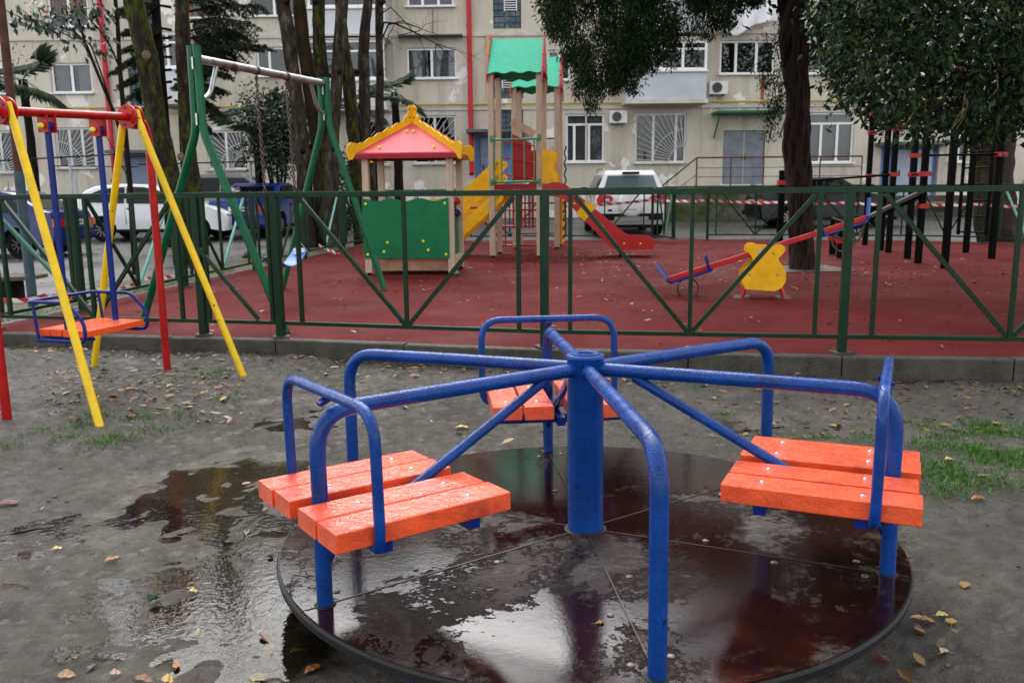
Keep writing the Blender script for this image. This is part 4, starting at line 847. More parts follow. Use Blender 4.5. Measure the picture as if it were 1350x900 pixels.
hb(0, 1, 1.52); hb(1, 2, 1.52); hb(3, 4, 1.50); hb(2, 6, 2.30); hb(3, 7, 1.80); hb(4, 5, 2.45); hb(0, 2, 2.35); hb(5, 7, 2.50); clamp(4, 1.02); clamp(0, 2.72)
lp = gz(1027, 331, 0.15); s = MB(); s.beam(lp, (lp.x, lp.y, 1.62), 0.10, 0.10, up=(0, 1, 0), ch=0.008); s.build('post', M['black'], wk)
s = MB(); s.cyl((lp.x, lp.y, 1.40), (PB[2].x, PB[2].y, 1.52), 0.02, seg=8); s.build('bar', M['black'], wk); s = MB(); s.box((lp.x, lp.y, 1.40), (0.15, 0.14, 0.085)); s.build('clamp', M['red'], wk)
# ladder at the right
la = [PB[6]+Vector((0.02, 0.35, 0)), PB[6]+Vector((0.28, -0.10, 0))]
for p in la: s = MB(); s.beam((p.x, p.y, 0.45), (p.x, p.y, 2.55), 0.045, 0.045, up=(0, 1, 0)); s.build('ladder_rail', M['black'], wk)
for k in range(8): s = MB(); s.cyl((la[0].x, la[0].y, 0.5+0.28*k), (la[1].x, la[1].y, 0.5+0.28*k), 0.014, seg=8); s.build('ladder_rung', M['black'], wk)
# sloping sit-up bench
bn = thing('workout_bench', 'black sloping sit-up bench behind the raised end of the seesaw', 'bench', (5.6, 13.4, 0.15))
b0 = at(1122, 297, 13.6); b1 = at(1222, 249, 13.3); s = MB(); s.beam(b0, b1, 0.30, 0.05, ch=0.006); s.build('board', mat('bench_board', (0.055, 0.050, 0.052), 0.35, var=0.2), bn)
s = MB(); s.beam(b0-Vector((0, 0, 0.06)), b1-Vector((0, 0, 0.06)), 0.06, 0.06); s.build('spine', M['black'], bn)
for px, py in ((1097, 336), (1107, 341)):
    p = gz(px, py, 0.15); s = MB(); s.beam(p, (p.x, p.y, 0.80), 0.09, 0.09, up=(0, 1, 0)); po = s.build('leg', M['black'], bn)
    s = MB(); s.box((p.x, p.y, 0.44), (0.13, 0.13, 0.07)); s.build('clamp', M['red'], po); s = MB(); s.cyl((p.x, p.y, 0.14), (p.x, p.y, 0.165), 0.10, seg=14); s.build('footing', M['concrete'], po)
p = gz(1107, 341, 0.15); s = MB(); s.cyl((p.x-0.15, p.y, 0.80), b0, 0.03, seg=8); s.build('support', M['black'], bn)
s = MB(); s.tube(fillet([Vector((p.x-0.10, p.y-0.05, 0.78)), Vector((p.x-0.14, p.y-0.05, 0.50)), Vector((p.x+0.30, p.y-0.05, 0.42)), Vector((p.x+0.36, p.y-0.05, 0.80))], 0.15, 6), 0.022, 8); s.build('foot_loop', mat('bumper_brown', (0.09, 0.06, 0.05), 0.6), bn)
# ------------------------------------------------------------------ apartment block
YF = 32.0
m, n, l, tc, noise, rng_, mix, math_, bump, b = nodes_of('stained_plaster')
c = mix(rng_(noise(0.35, 6), 0.35, 0.65), (0.50, 0.455, 0.375), (0.62, 0.575, 0.49))
mp = n.new('ShaderNodeMapping'); mp.inputs['Scale'].default_value = (2.2, 1, 0.25); l.new(tc.outputs['Object'], mp.inputs[0])
c = mix(rng_(noise(1.0, 8, 0.7, vec=mp.outputs[0]), 0.48, 0.72, 0, 0.85), c, (0.33, 0.295, 0.245))
sep = n.new('ShaderNodeSeparateXYZ'); l.new(tc.outputs['Object'], sep.inputs[0])
low = rng_(sep.outputs[2], 2.2, 0.9, 0.0, 0.10)
c = mix(rng_(math_('ADD', noise(0.8, 5, 0.55), low), 0.60, 0.625), c, (0.78, 0.75, 0.72))
c = mix(rng_(math_('ADD', noise(0.95, 5, 0.55, vec=mp.outputs[0]), low), 0.69, 0.71), c, (0.22, 0.205, 0.18))
c = mix(rng_(noise(9, 6, 0.7), 0.55, 0.75), c, (0.45, 0.40, 0.32)); l.new(c, b.inputs['Base Color']); b.inputs['Roughness'].default_value = 0.9
l.new(bump(noise(14, 8, 0.7), 0.4, 0.03), b.inputs['Normal']); M['plaster'] = m
def rect(x0, y0, x1, y1, Y=YF):
    a = at(x0, (y0+y1)/2, Y); e = at(x1, (y0+y1)/2, Y); t = at((x0+x1)/2, y0, Y); q = at((x0+x1)/2, y1, Y)
    return a.x, e.x, q.z, t.z
bd = thing('apartment_building', 'beige plaster apartment block with white windows behind the car park', 'building', (0, YF, 0))
# openings in the wall: px box, panes, fill, options
WIN = [
 (67,83,121,123, [0.5], 'curtain', ''), (248,80,279,119, [0.5], 'curtain', ''), (338,62,378,101, [0.42], 'dark', ''), (536,63,602,104, [0.5], 'curtain', 'hood'),
 (722,66,752,106, [0.5], 'dark', ''), (949,53,1022,98, [0.3,0.67], 'dark', 'plant'), (1060,52,1112,98, [0.5], 'curtain', ''), (1196,52,1250,98, [0.5], 'dark', ''), (-20,80,22,124, [0.5], 'dark', ''),
 (326,-16,395,22, [0.5], 'dark', ''), (536,-26,598,9, [0.33,0.67], 'dark', ''), (62,-12,116,36, [0.5], 'dark', ''), (248,-20,290,24, [0.45], 'dark', 'brown'), (952,-42,1024,2, [0.33,0.67], 'dark', ''), (1060,-42,1112,3, [0.5], 'dark', ''),
 (73,168,125,222, [0.36,0.68], 'dark', 'rays'), (-14,172,22,228, [0.4], 'dark', 'rays'), (272,172,324,224, [0.5], 'dark', 'rays'), (345,160,402,218, [0.4], 'dark', ''), (460,158,512,218, [0.5], 'dark', 'rays'), (545,152,602,216, [0.5], 'dark', 'rays'),
 (746,150,797,214, [0.22,0.60], 'blind', 'transom'), (837,149,905,215, [0.36,0.80], 'dark', 'rays'), (1063,148,1126,215, [0.32,0.66], 'blind', 'transom'), (1254,150,1278,214, [0.5], 'dark', ''),
]
GB = [(650,-20,687,38), (650,96,690,130), (652,141,690,176), (176,0,202,40), (170,90,202,140)]
DOOR = [(165,205,200,258,'blue'), (626,178,690,262,'blue'), (953,172,1008,243,'grey'), (1160,194,1236,262,'entry')]
holes = [rect(*w[:4]) for w in WIN]+[rect(*g) for g in GB]+[rect(*d[:4]) for d in DOOR]
BX0, BX1, BZ1 = -34.0, 36.0, 11.6
xs = sorted(set([BX0, BX1]+[h[0] for h in holes]+[h[1] for h in holes])); zs = sorted(set([-0.2, BZ1]+[h[2] for h in holes]+[h[3] for h in holes]))
s = MB()
for i in range(len(xs)-1):
    for j in range(len(zs)-1):
        cx_, cz_ = (xs[i]+xs[i+1])/2, (zs[j]+zs[j+1])/2
        if any(h[0] < cx_ < h[1] and h[2] < cz_ < h[3] for h in holes): continue
        s.quad((xs[i], YF, zs[j]), (xs[i+1], YF, zs[j]), (xs[i+1], YF, zs[j+1]), (xs[i], YF, zs[j+1]))
for x0, x1, z0, z1 in holes:
    d = YF+0.20
    s.quad((x0, YF, z0), (x0, YF, z1), (x0, d, z1), (x0, d, z0)); s.quad((x1, YF, z0), (x1, d, z0), (x1, d, z1), (x1, YF, z1))
    s.quad((x0, YF, z1), (x1, YF, z1), (x1, d, z1), (x0, d, z1)); s.quad((x0, YF, z0), (x0, d, z0), (x1, d, z0), (x1, YF, z0))
s.quad((BX0, YF, -0.2), (BX0, YF, BZ1), (BX0, YF+12, BZ1), (BX0, YF+12, -0.2)); s.quad((BX1, YF, -0.2), (BX1, YF+12, -0.2), (BX1, YF+12, BZ1), (BX1, YF, BZ1)); s.quad((BX0, YF+12, -0.2), (BX0, YF+12, BZ1), (BX1, YF+12, BZ1), (BX1, YF+12, -0.2))
me = bpy.data.meshes.new('wall'); me.from_pydata([(a, b_-YF, c_) for a, b_, c_ in s.v], [], s.f); me.update(); me.materials.append(M['plaster'])
wl_ = bpy.data.objects.new('wall', me); COL.objects.link(wl_); wl_.parent = bd
s = MB(); s.box((1, YF+5.8, BZ1+0.15), (70.8, 12.9, 0.3)); s.build('roof', M['hood'], bd)

def window(x0, x1, z0, z1, splits, fill, opt, Y=YF, parent=bd, fm=None):
    fm = fm or (mat('brown_frame', (0.32, 0.13, 0.04), 0.5) if opt == 'brown' else M['white_plastic'])
    yb = Y+0.12; fw = 0.075; s = MB(); W_ = x1-x0
    zt = z1; g = 0.003
    def rail(a0, a1, c0, c1, dy=0.0): s.box(((a0+a1)/2, yb+dy, (c0+c1)/2), (a1-a0, 0.07, c1-c0))
    rail(x0+g, x1-g, z0+g, z0+fw); rail(x0+g, x1-g, z1-fw, z1-g); rail(x0+g, x0+fw, z0+fw, z1-fw); rail(x1-fw, x1-g, z0+fw, z1-fw)
    zt = z1-(z1-z0)*0.24 if opt == 'transom' else z1-fw
    if opt == 'transom': rail(x0+fw, x1-fw, zt, zt+fw)
    for f_ in splits:
        x = x0+W_*f_; rail(x-0.045, x+0.045, z0+fw, zt, -0.003)
    wo_ = s.build('window', fm, parent)
    s = MB(); s.quad((x0+0.02, yb+0.012, z0+0.02), (x1-0.02, yb+0.012, z0+0.02), (x1-0.02, yb+0.012, z1-0.02), (x0+0.02, yb+0.012, z1-0.02)); s.build('pane', M['glass'], wo_, smooth=0)
    # room behind the glass, curtains where the photograph shows them
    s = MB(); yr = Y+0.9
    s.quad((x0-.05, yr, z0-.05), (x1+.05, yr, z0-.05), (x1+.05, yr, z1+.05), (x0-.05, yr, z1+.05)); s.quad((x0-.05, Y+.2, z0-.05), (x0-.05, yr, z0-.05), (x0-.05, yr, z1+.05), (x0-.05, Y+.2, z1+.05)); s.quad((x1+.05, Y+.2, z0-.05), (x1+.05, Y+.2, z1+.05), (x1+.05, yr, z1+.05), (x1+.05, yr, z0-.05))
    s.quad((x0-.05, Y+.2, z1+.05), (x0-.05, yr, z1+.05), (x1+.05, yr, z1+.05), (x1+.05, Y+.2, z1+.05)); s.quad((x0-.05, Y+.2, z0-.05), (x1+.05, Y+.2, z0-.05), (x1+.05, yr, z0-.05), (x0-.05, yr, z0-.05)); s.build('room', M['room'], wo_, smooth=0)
    if fill in ('curtain', 'blind'):
        runs = [(x0+W_*0.05, x0+W_*0.36), (x0+W_*0.60, x1-W_*0.04)] if fill == 'curtain' else [(x0+0.02, x1-0.02)]
        s = MB()
        for a0, a1 in runs:
            nn = max(6, int((a1-a0)/0.04)); vs = []
            for k in range(nn+1):
                x = a0+(a1-a0)*k/nn; y = Y+0.27+(0.028*math.sin(k*1.25)+0.01*math.sin(k*0.6) if fill == 'curtain' else (0.012 if k % 2 else 0))
                vs += [(x, y, z0+0.02), (x, y, z1-0.02)]
            s.add(vs, [(2*k, 2*k+2, 2*k+3, 2*k+1) for k in range(nn)])
        s.build('curtain' if fill == 'curtain' else 'blind', M['curtain'] if fill == 'curtain' else M['blind'], wo_, smooth=80 if fill == 'curtain' else 0)
    s = MB(); s.box(((x0+x1)/2, Y-0.05, z0-0.012), (W_+0.12, 0.20, 0.05)); s.build('sill', M['white_plastic'] if opt not in ('rays',) else M['cornice'], wo_)
    if opt == 'hood': s = MB(); s.box(((x0+x1)/2, Y-0.22, z1+0.36), (W_+0.5, 0.50, 0.035)); s.build('hood', M['hood'], wo_)
    if opt == 'rays':
        s = MB(); yg = Y+0.02; r_ = 0.011; cx_, cz_ = x0+0.02, z0+0.02; W2, H2 = W_-0.04, z1-z0-0.04
        if int(x0*10) % 2: sg, cx_ = -1, x1-0.02
        else: sg = 1
        for a_ in range(4, 90, 6):
            c_, s_ = math.cos(R(a_)), math.sin(R(a_)); t = min(W2/max(c_, 1e-3), H2/max(s_, 1e-3)); r0 = 0.35*min(W2, H2) if a_ % 12 else 0.12
            s.cyl((cx_+sg*c_*r0, yg, cz_+s_*r0), (cx_+sg*c_*t, yg, cz_+s_*t), r_, seg=5)
        for rr_ in (0.35, 0.68):
            pts = [(cx_+sg*math.cos(R(a_))*rr_*min(W2, H2), yg-0.012, cz_+math.sin(R(a_))*rr_*min(W2, H2)) for a_ in range(0, 91, 9)]; s.tube(pts, 0.013, 5)
        for p, q in (((x0, z0), (x1, z0)), ((x1, z0), (x1, z1)), ((x1, z1), (x0, z1)), ((x0, z1), (x0, z0))): s.cyl((p[0], yg, p[1]), (q[0], yg, q[1]), 0.014, seg=5)
        s.build('grille', M['grille'], wo_)
    if opt == 'plant':
        cxp = x0+W_*0.48; s = MB(); s.lathe([(0.0, 0), (0.08, 0), (0.10, 0.14), (0.0, 0.14)], (cxp, Y+0.24, z0+0.02), seg=12); po = s.build('flower_pot', M['bark_dark'], wo_)
        s = MB()
        for k in range(9):
            a_ = k*0.7; s.tube([(cxp, Y+0.24, z0+0.15), (cxp+0.04*math.cos(a_), Y+0.24+0.04*math.sin(a_), z0+0.32), (cxp+0.13*math.cos(a_), Y+0.24+0.05*math.sin(a_), z0+0.40+0.25*(k % 3)/2)], [0.012, 0.022, 0.002], 4)
        s.build('pot_plant', mat('pot_plant_green', (0.12, 0.26, 0.03), 0.5), wo_)
    return wo_
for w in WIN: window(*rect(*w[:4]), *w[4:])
# glass block panels of the stairwells
gbm = mat('glass_block', (0.035, 0.075, 0.095), 0.18, var=0.5, vscale=4, color2=(0.10, 0.15, 0.16), c2scale=5, c2lo=0.5, c2hi=0.6)
for i, g in enumerate(GB):
    x0, x1, z0, z1 = rect(*g); s = MB(); nx = max(3, round((x1-x0)/0.2)); nz = max(3, round((z1-z0)/0.2))
    for a in range(nx):
        for c_ in range(nz):
            ww = (x1-x0)/nx; hh_ = (z1-z0)/nz; s.box((x0+(a+.5)*ww, YF+0.15, z0+(c_+.5)*hh_), (ww-0.025, 0.08, hh_-0.025))
    gw = s.build('glass_block_window', gbm, bd, smooth=0)
    s = MB(); s.quad((x0, YF+0.18, z0), (x1, YF+0.18, z0), (x1, YF+0.18, z1), (x0, YF+0.18, z1)); s.build('mortar', M['hood'], gw, smooth=0)
    if i < 2:
        s = MB(); xc = (x0+x1)/2+(0.12 if i == 0 else 0); zc = (z0+z1)/2+(0.1 if i == 0 else 0.15); s.box((xc, YF+0.09, zc), (0.44, 0.03, 0.46))
        vf = s.build('vent', M['car_dark'], gw); s = MB()
        for k in range(6): s.box((xc, YF+0.06, zc-0.2+k*0.08), (0.42, 0.03, 0.028))
        for k in (-1, 1): s.box((xc+k*0.215, YF+0.06, zc), (0.03, 0.035, 0.50))
        s.build('vent_slats', M['white_plastic'], vf)
for x0p, y0p, x1p, y1p, kind in DOOR:
    x0, x1, z0, z1 = rect(x0p, y0p, x1p, y1p)
    if kind == 'grey':
        half = (x0+x1)/2
        for a, e in ((x0+.02, half-.01), (half+.01, x1-.02)):
            s = MB(); s.box(((a+e)/2, YF+0.10, (z0+z1)/2), (e-a, 0.05, z1-z0-.02)); d_ = s.build('door', M['door_grey'], bd); s = MB(); s.box((half+(0.06 if a > half-.1 else -0.06), YF+0.065, (z0+z1)/2), (0.03, 0.05, 0.16)); s.build('handle', M['brown_rail'], d_)
        s = MB(); s.box((half, YF+0.07, (z0+z1)/2), (0.05, 0.02, z1-z0-0.03)); s.build('door_strip', mat('pale_strip', (0.4, 0.36, 0.3), 0.6), bd)
    else:
        s = MB(); s.quad((x0, YF+0.19, z0), (x1, YF+0.19, z0), (x1, YF+0.19, z1), (x0, YF+0.19, z1)); s.build('door_recess', M['blue_wall'], bd, smooth=0)
        fr = (0.30, 0.92) if kind == 'entry' else (0.12, 0.62) if x0p > 600 else (0.02, 0.98)
        a, e = x0+(x1-x0)*fr[0], x0+(x1-x0)*fr[1]; s = MB(); s.box(((a+e)/2, YF+0.13, (z0+z1)/2-.05), (e-a, 0.06, z1-z0-.1)); d_ = s.build('door', M['door_blue'] if kind != 'entry' else mat('pale_blue_door', (0.36, 0.42, 0.52), 0.45, var=0.1), bd)
        s = MB(); s.box((a+0.1, YF+0.09, (z0+z1)/2), (0.03, 0.06, 0.2)); s.build('handle', M['car_dark'], d_)
        s = MB(); s.box(((x0+x1)/2, YF-0.45, z1+0.10), (x1-x0+0.5, 1.0, 0.10)); s.build('door_canopy', M['hood'], bd)
# enclosed balcony bays
def bay(xa, xb, ya, yw0, yw1, yb, splits, pm, name='balcony', Y=YF-0.95, frame=M['white_plastic'], fill='curtain'):
    x0, x1, zb, zt = rect(xa, ya, xb, yb, Y); _, _, zw0, zw1 = rect(xa, yw0, xb, yw1, Y)
    s = MB(); s.box(((x0+x1)/2, (Y+YF)/2, (zb+zw0)/2), (x1-x0, YF-Y, zw0-zb)); ba = s.build(name, pm, bd)
    s = MB(); s.box(((x0+x1)/2, (Y+YF)/2-0.03, zb-0.07), (x1-x0+0.12, YF-Y+0.06, 0.14)); s.build('slab', M['cornice'], ba)
    s = MB(); s.box(((x0+x1)/2, (Y+YF)/2-0.03, zt+0.05), (x1-x0+0.12, YF-Y+0.06, 0.10)); s.build('slab', M['cornice'], ba)
    s = MB(); s.box(((x0+x1)/2, Y-0.02, zw0+0.02), (x1-x0+0.08, 0.14, 0.05)); s.build('sill', M['white_plastic'], ba)
    s = MB(); fw = 0.08
    xsx = [x0]+[x0+(x1-x0)*q for q in splits]+[x1]
    for x in xsx: s.box((min(max(x, x0+.04), x1-.04), Y+0.04, (zw0+zt)/2), (0.09, 0.07, zt-zw0-0.01))
    s.box(((x0+x1)/2, Y+0.045, zw0+0.09), (x1-x0-.02, 0.06, 0.10)); s.box(((x0+x1)/2, Y+0.045, zt-0.05), (x1-x0-.02, 0.06, 0.10)); s.box(((x0+x1)/2, Y+0.045, zt-(zt-zw0)*0.28), (x1-x0-.02, 0.055, 0.07))
    for xx in (x0+.03, x1-.03): s.box((xx, (Y+YF)/2, zw0+0.09), (0.06, YF-Y-.1, 0.1)); s.box((xx, (Y+YF)/2, zt-0.05), (0.06, YF-Y-.1, 0.1))
    s.build('glazing_frame', frame, ba)
    s = MB(); s.quad((x0+.02, Y+.06, zw0), (x1-.02, Y+.06, zw0), (x1-.02, Y+.06, zt), (x0+.02, Y+.06, zt)); s.quad((x0+.04, Y+.06, zw0), (x0+.04, YF-.01, zw0), (x0+.04, YF-.01, zt), (x0+.04, Y+.06, zt)); s.quad((x1-.04, Y+.06, zw0), (x1-.04, Y+.06, zt), (x1-.04, YF-.01, zt), (x1-.04, YF-.01, zw0)); s.build('pane', M['glass'], ba, smooth=0)
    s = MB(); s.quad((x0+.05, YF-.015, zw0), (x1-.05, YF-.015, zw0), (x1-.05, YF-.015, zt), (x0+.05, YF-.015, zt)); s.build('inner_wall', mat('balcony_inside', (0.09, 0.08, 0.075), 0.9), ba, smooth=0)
    if fill == 'curtain':
        s = MB(); nn = int((x1-x0)/0.05); vs = []
        for k in range(nn+1): x = x0+.08+(x1-x0-.16)*k/nn; y = Y+0.2+0.03*math.sin(k*1.1); vs += [(x, y, zw0+.05), (x, y, zt-.05)]
        s.add(vs, [(2*k, 2*k+2, 2*k+3, 2*k+1) for k in range(nn) if (k//9) % 4 != 3]); s.build('curtain', M['curtain'], ba, smooth=80)
    return ba
bay(405, 507, 52, 52, 107, 140, (0.18, 0.40, 0.46, 0.78), M['white_panel'])
bay(405, 507, -42, -42, 12, 45, (0.2, 0.45, 0.8), M['white_panel'], fill='')
bay(826, 932, 53, 53, 95, 131, (0.33, 0.43, 0.70), M['blue_panel'], fill='')
bay(826, 932, -42, -42, 2, 38, (0.33, 0.45, 0.70), M['blue_panel'], fill='')
bay(205, 240, 42, 42, 92, 132, (0.5,), M['white_panel'], fill='')
# floor bands, gas pipe, downpipes
for yy, x0p, x1p in ((143, -40, 1390), (46, -40, 1390)):
    z = at(675, yy, YF).z; x0, x1 = -26, 30; s = MB(); s.box(((x0+x1)/2, YF-0.03, z), (x1-x0, 0.06, 0.10)); s.build('floor_band', M['cornice'], bd)
z = at(675, 140.5, YF-0.1).z; s = MB(); s.cyl((-24, YF-0.13, z+0.10), (28, YF-0.13, z+0.10), 0.035, seg=8); gp = s.build('gas_pipe', M['pipe_yellow'], bd)
x = at(643, 95, YF).x; s = MB(); s.cyl((x, YF-0.12, z+0.1), (x, YF-0.12, at(643, 47, YF).z), 0.045, seg=8); s.build('gas_riser', M['pipe_yellow'], gp)
x = at(143, 95, YF).x; s = MB(); s.cyl((x, YF-0.12, z+0.1), (x, YF-0.12, 7.4), 0.035, seg=8); s.build('gas_riser', M['pipe_yellow'], gp)
for px, yb in ((619, 230), (136, 240)):
    p = at(px, 60, YF-0.14); q = at(px, yb, YF-0.14); s = MB(); s.tube([(p.x, YF-.14, BZ1), (p.x, YF-.14, q.z+0.2), (p.x, YF-.3, q.z)], 0.085, 12); dp = s.build('downpipe', M['pipe_red'], bd)
    for k in range(5): s = MB(); s.box((p.x, YF-0.07, 2.5+k*1.5), (0.20, 0.10, 0.05)); s.build('pipe_clip', M['pipe_red'], dp)
for px in (520, 928, 773): x = at(px, 90, YF).x; s = MB(); s.box((x, YF-0.012, 6.7), (0.06, 0.024, 9.4)); s.build('panel_joint', M['cornice'], bd)
x = at(1005, 120, YF).x; s = MB(); s.box((x, YF-0.006, at(1005, 120, YF).z), (0.12, 0.012, 0.9)); s.build('rust_stain', mat('rust_streak', (0.34, 0.12, 0.04), 0.8, var=0.5, vscale=10), bd)
# green canopy over the grey door
x0, x1, z0, z1 = rect(938, 150, 1032, 154); s = MB(); s.box(((x0+x1)/2, YF-0.5, z1), (x1-x0, 1.0, 0.07)); cn = s.build('door_canopy', M['green_canopy'], bd)
for x in (x0+0.1, x1-0.1): s = MB(); s.beam((x, YF-0.9, z1-0.03), (x, YF-0.02, z1-0.85), 0.04, 0.04); s.build('canopy_strut', M['green_canopy'], cn)
# air conditioners on the wall
def aircon(px0, py0, px1, py1, label):
    x0, x1, z0, z1 = rect(px0, py0, px1, py1, YF-0.4); t = thing('air_conditioner', label, 'air conditioner', ((x0+x1)/2, YF-0.2, z0), group='outdoor air conditioner units')
    s = MB(); s.box(((x0+x1)/2, YF-0.24, (z0+z1)/2), (x1-x0, 0.30, z1-z0)); bo = s.build('casing', mat('ac_white', (0.74, 0.74, 0.71), 0.4, var=0.08), t); cz_ = (z0+z1)/2; cx_ = x0+(x1-x0)*0.40; rr_ = (z1-z0)*0.40
    s = MB(); s.lathe([(0, 0.02), (rr_, 0.02), (rr_, 0.0)], (cx_, YF-0.385, cz_), axis=(0, -1, 0), seg=24); s.build('fan_recess', M['car_dark'], t); s = MB()
    for k in range(1, 6): s.lathe([(rr_*k/5-0.006, 0.03), (rr_*k/5, 0.036), (rr_*k/5+0.004, 0.03)], (cx_, YF-0.385, cz_), axis=(0, -1, 0), seg=24)
    s.build('fan_grille', M['grille_dark'], t)
    s = MB(); s.box((x0+0.12, YF-0.2, z0-0.03), (0.04, 0.4, 0.04)); s.box((x1-0.12, YF-0.2, z0-0.03), (0.04, 0.4, 0.04)); s.build('bracket', M['hood'], t)
    s = MB(); s.tube([(x1-.1, YF-.06, z0), (x1-.15, YF-.03, z0-.6), (x1-.2, YF-.03, z0-1.6)], 0.018, 6); s.build('hose', M['cornice'], t)
aircon(804, 146, 827, 162, 'white air conditioner between the two ground floor windows'); aircon(936, 107, 960, 124, 'white air conditioner above the green door canopy')
# white sheet drying under the upper window
x0, x1, z0, z1 = rect(953, 3, 1028, 44, YF-0.5); s = MB(); nu, nv_ = 40, 16; vs = []
for j in range(nv_+1):
    for i in range(nu+1):
        a, t = i/nu, j/nv_; sag = 0.18*math.sin(a*PI*2.0)**2*t; vs.append((x0+(x1-x0)*a, YF-0.5+0.07*math.sin(a*19+t*2.5)*(0.4+t)+0.03*math.sin(a*47), z1-(z1-z0)*t*(0.78+0.22*math.sin(a*5+0.6))-sag*0.5))
s.add(vs, [(j*(nu+1)+i, j*(nu+1)+i+1, (j+1)*(nu+1)+i+1, (j+1)*(nu+1)+i) for j in range(nv_) for i in range(nu)])
sh_ = s.build('bed_sheet', M['cloth'], base=((x0+x1)/2, YF-0.5, z0), smooth=80); tag(sh_, 'white bed sheet drying on a line below an upper window', 'sheet'); sm_ = sh_.modifiers.new('thick', 'SOLIDIFY'); sm_.thickness = 0.01
s = MB(); s.cyl((x0-0.4, YF-0.5, z1+0.01), (x1+0.4, YF-0.5, z1+0.01), 0.008, seg=5)
for x in (x0-0.3, x1+0.3): s.cyl((x, YF-0.6, z1+0.02), (x, YF, z1+0.02), 0.014, seg=5)
tag(s.build('clothes_line', M['wire'], base=(x0, YF, z1)), 'wire clothes line bracketed to the wall above the drying sheet', 'clothes line')

# ------------------------------------------------------------------ mossy landing, steps and railing
YL = 28.6
x0 = at(846, 270, YL).x; x1 = at(1148, 270, YL).x; zl = at(930, 247, YL).z
ld = thing('stair_landing', 'mossy concrete landing with brown railing in front of the grey double door', 'landing', (x0, YL, 0.2))
s = MB(); s.box(((x0+x1)/2, (YL+YF)/2, (zl+0.0)/2-0.1), (x1-x0, YF-YL-0.01, zl+0.1)); s.build('wall', M['moss_wall'], ld)
s = MB(); s.box(((x0+x1)/2, (YL+YF)/2-0.06, zl), (x1-x0+0.1, YF-YL+0.10, 0.10)); s.build('coping', M['moss_wall'], ld)
nst = 6
for k in range(nst):
    s = MB(); s.box((x0-0.16-0.3*k, (YL+YF)/2+0.4, (zl-0.06)*(1-(k+1)/(nst+1))/2+0.05), (0.30, YF-YL-0.9, (zl-0.06)*(1-(k+1)/(nst+1))+0.1)); s.build('step', M['concrete'], ld)
yr = YL+0.12
xr = [at(q, 240, yr).x for q in (918, 963, 1006, 1080, 1135)]; zr = zl+0.95
s = MB(); pl_ = at(872, 248, yr); s.tube([(pl_.x-0.5, yr, pl_.z-0.25), (pl_.x, yr, pl_.z+0.05), (xr[0], yr, zr), (xr[-1], yr, zr)], 0.028, 8); s.build('handrail', M['brown_rail'], ld)
for h_ in (0.33, 0.62): s = MB(); s.cyl((xr[0], yr, zl+h_), (xr[-1], yr, zl+h_), 0.012, seg=6); s.build('mid_rail', M['brown_rail'], ld)
s = MB(); s.tube([(pl_.x-0.5, yr, pl_.z-0.75), (xr[0], yr, zl+0.4)], 0.012, 6); s.build('mid_rail', M['brown_rail'], ld)
for x in xr: s = MB(); s.cyl((x, yr, zl+0.04), (x, yr, zr), 0.024, seg=8); s.build('baluster', M['brown_rail'], ld)
s = MB(); s.cyl((pl_.x, yr, 0.2), (pl_.x, yr, pl_.z+0.05), 0.024, seg=8); s.build('baluster', M['brown_rail'], ld)
YE = 29.5; e0 = at(1158, 300, YE).x; e1 = at(1300, 300, YE).x
es = thing('entrance_steps', 'low concrete entrance steps before the pale blue door at right', 'steps', (e0, YE, 0.2))
for k in range(4):
    s = MB(); s.box(((e0+e1)/2, YE+0.2+0.36*k+(YF-YE-0.36*k)/2-0.1, 0.22+0.09*(k+1)-0.05), (e1-e0-0.004*k, YF-YE-0.36*k-0.22, 0.18*(k+1)+0.1)); s.build('step', M['concrete'], es)
s = MB(); s.box((e0+1.9, YE+0.3, 0.72), (1.5, 0.35, 0.05)); sb_ = s.build('seat_plank', M['timber_brown'], es)
for k in (-1, 1): s = MB(); s.box((e0+1.9+k*0.6, YE+0.3, 0.55), (0.08, 0.3, 0.32)); s.build('seat_support', M['concrete'], sb_)

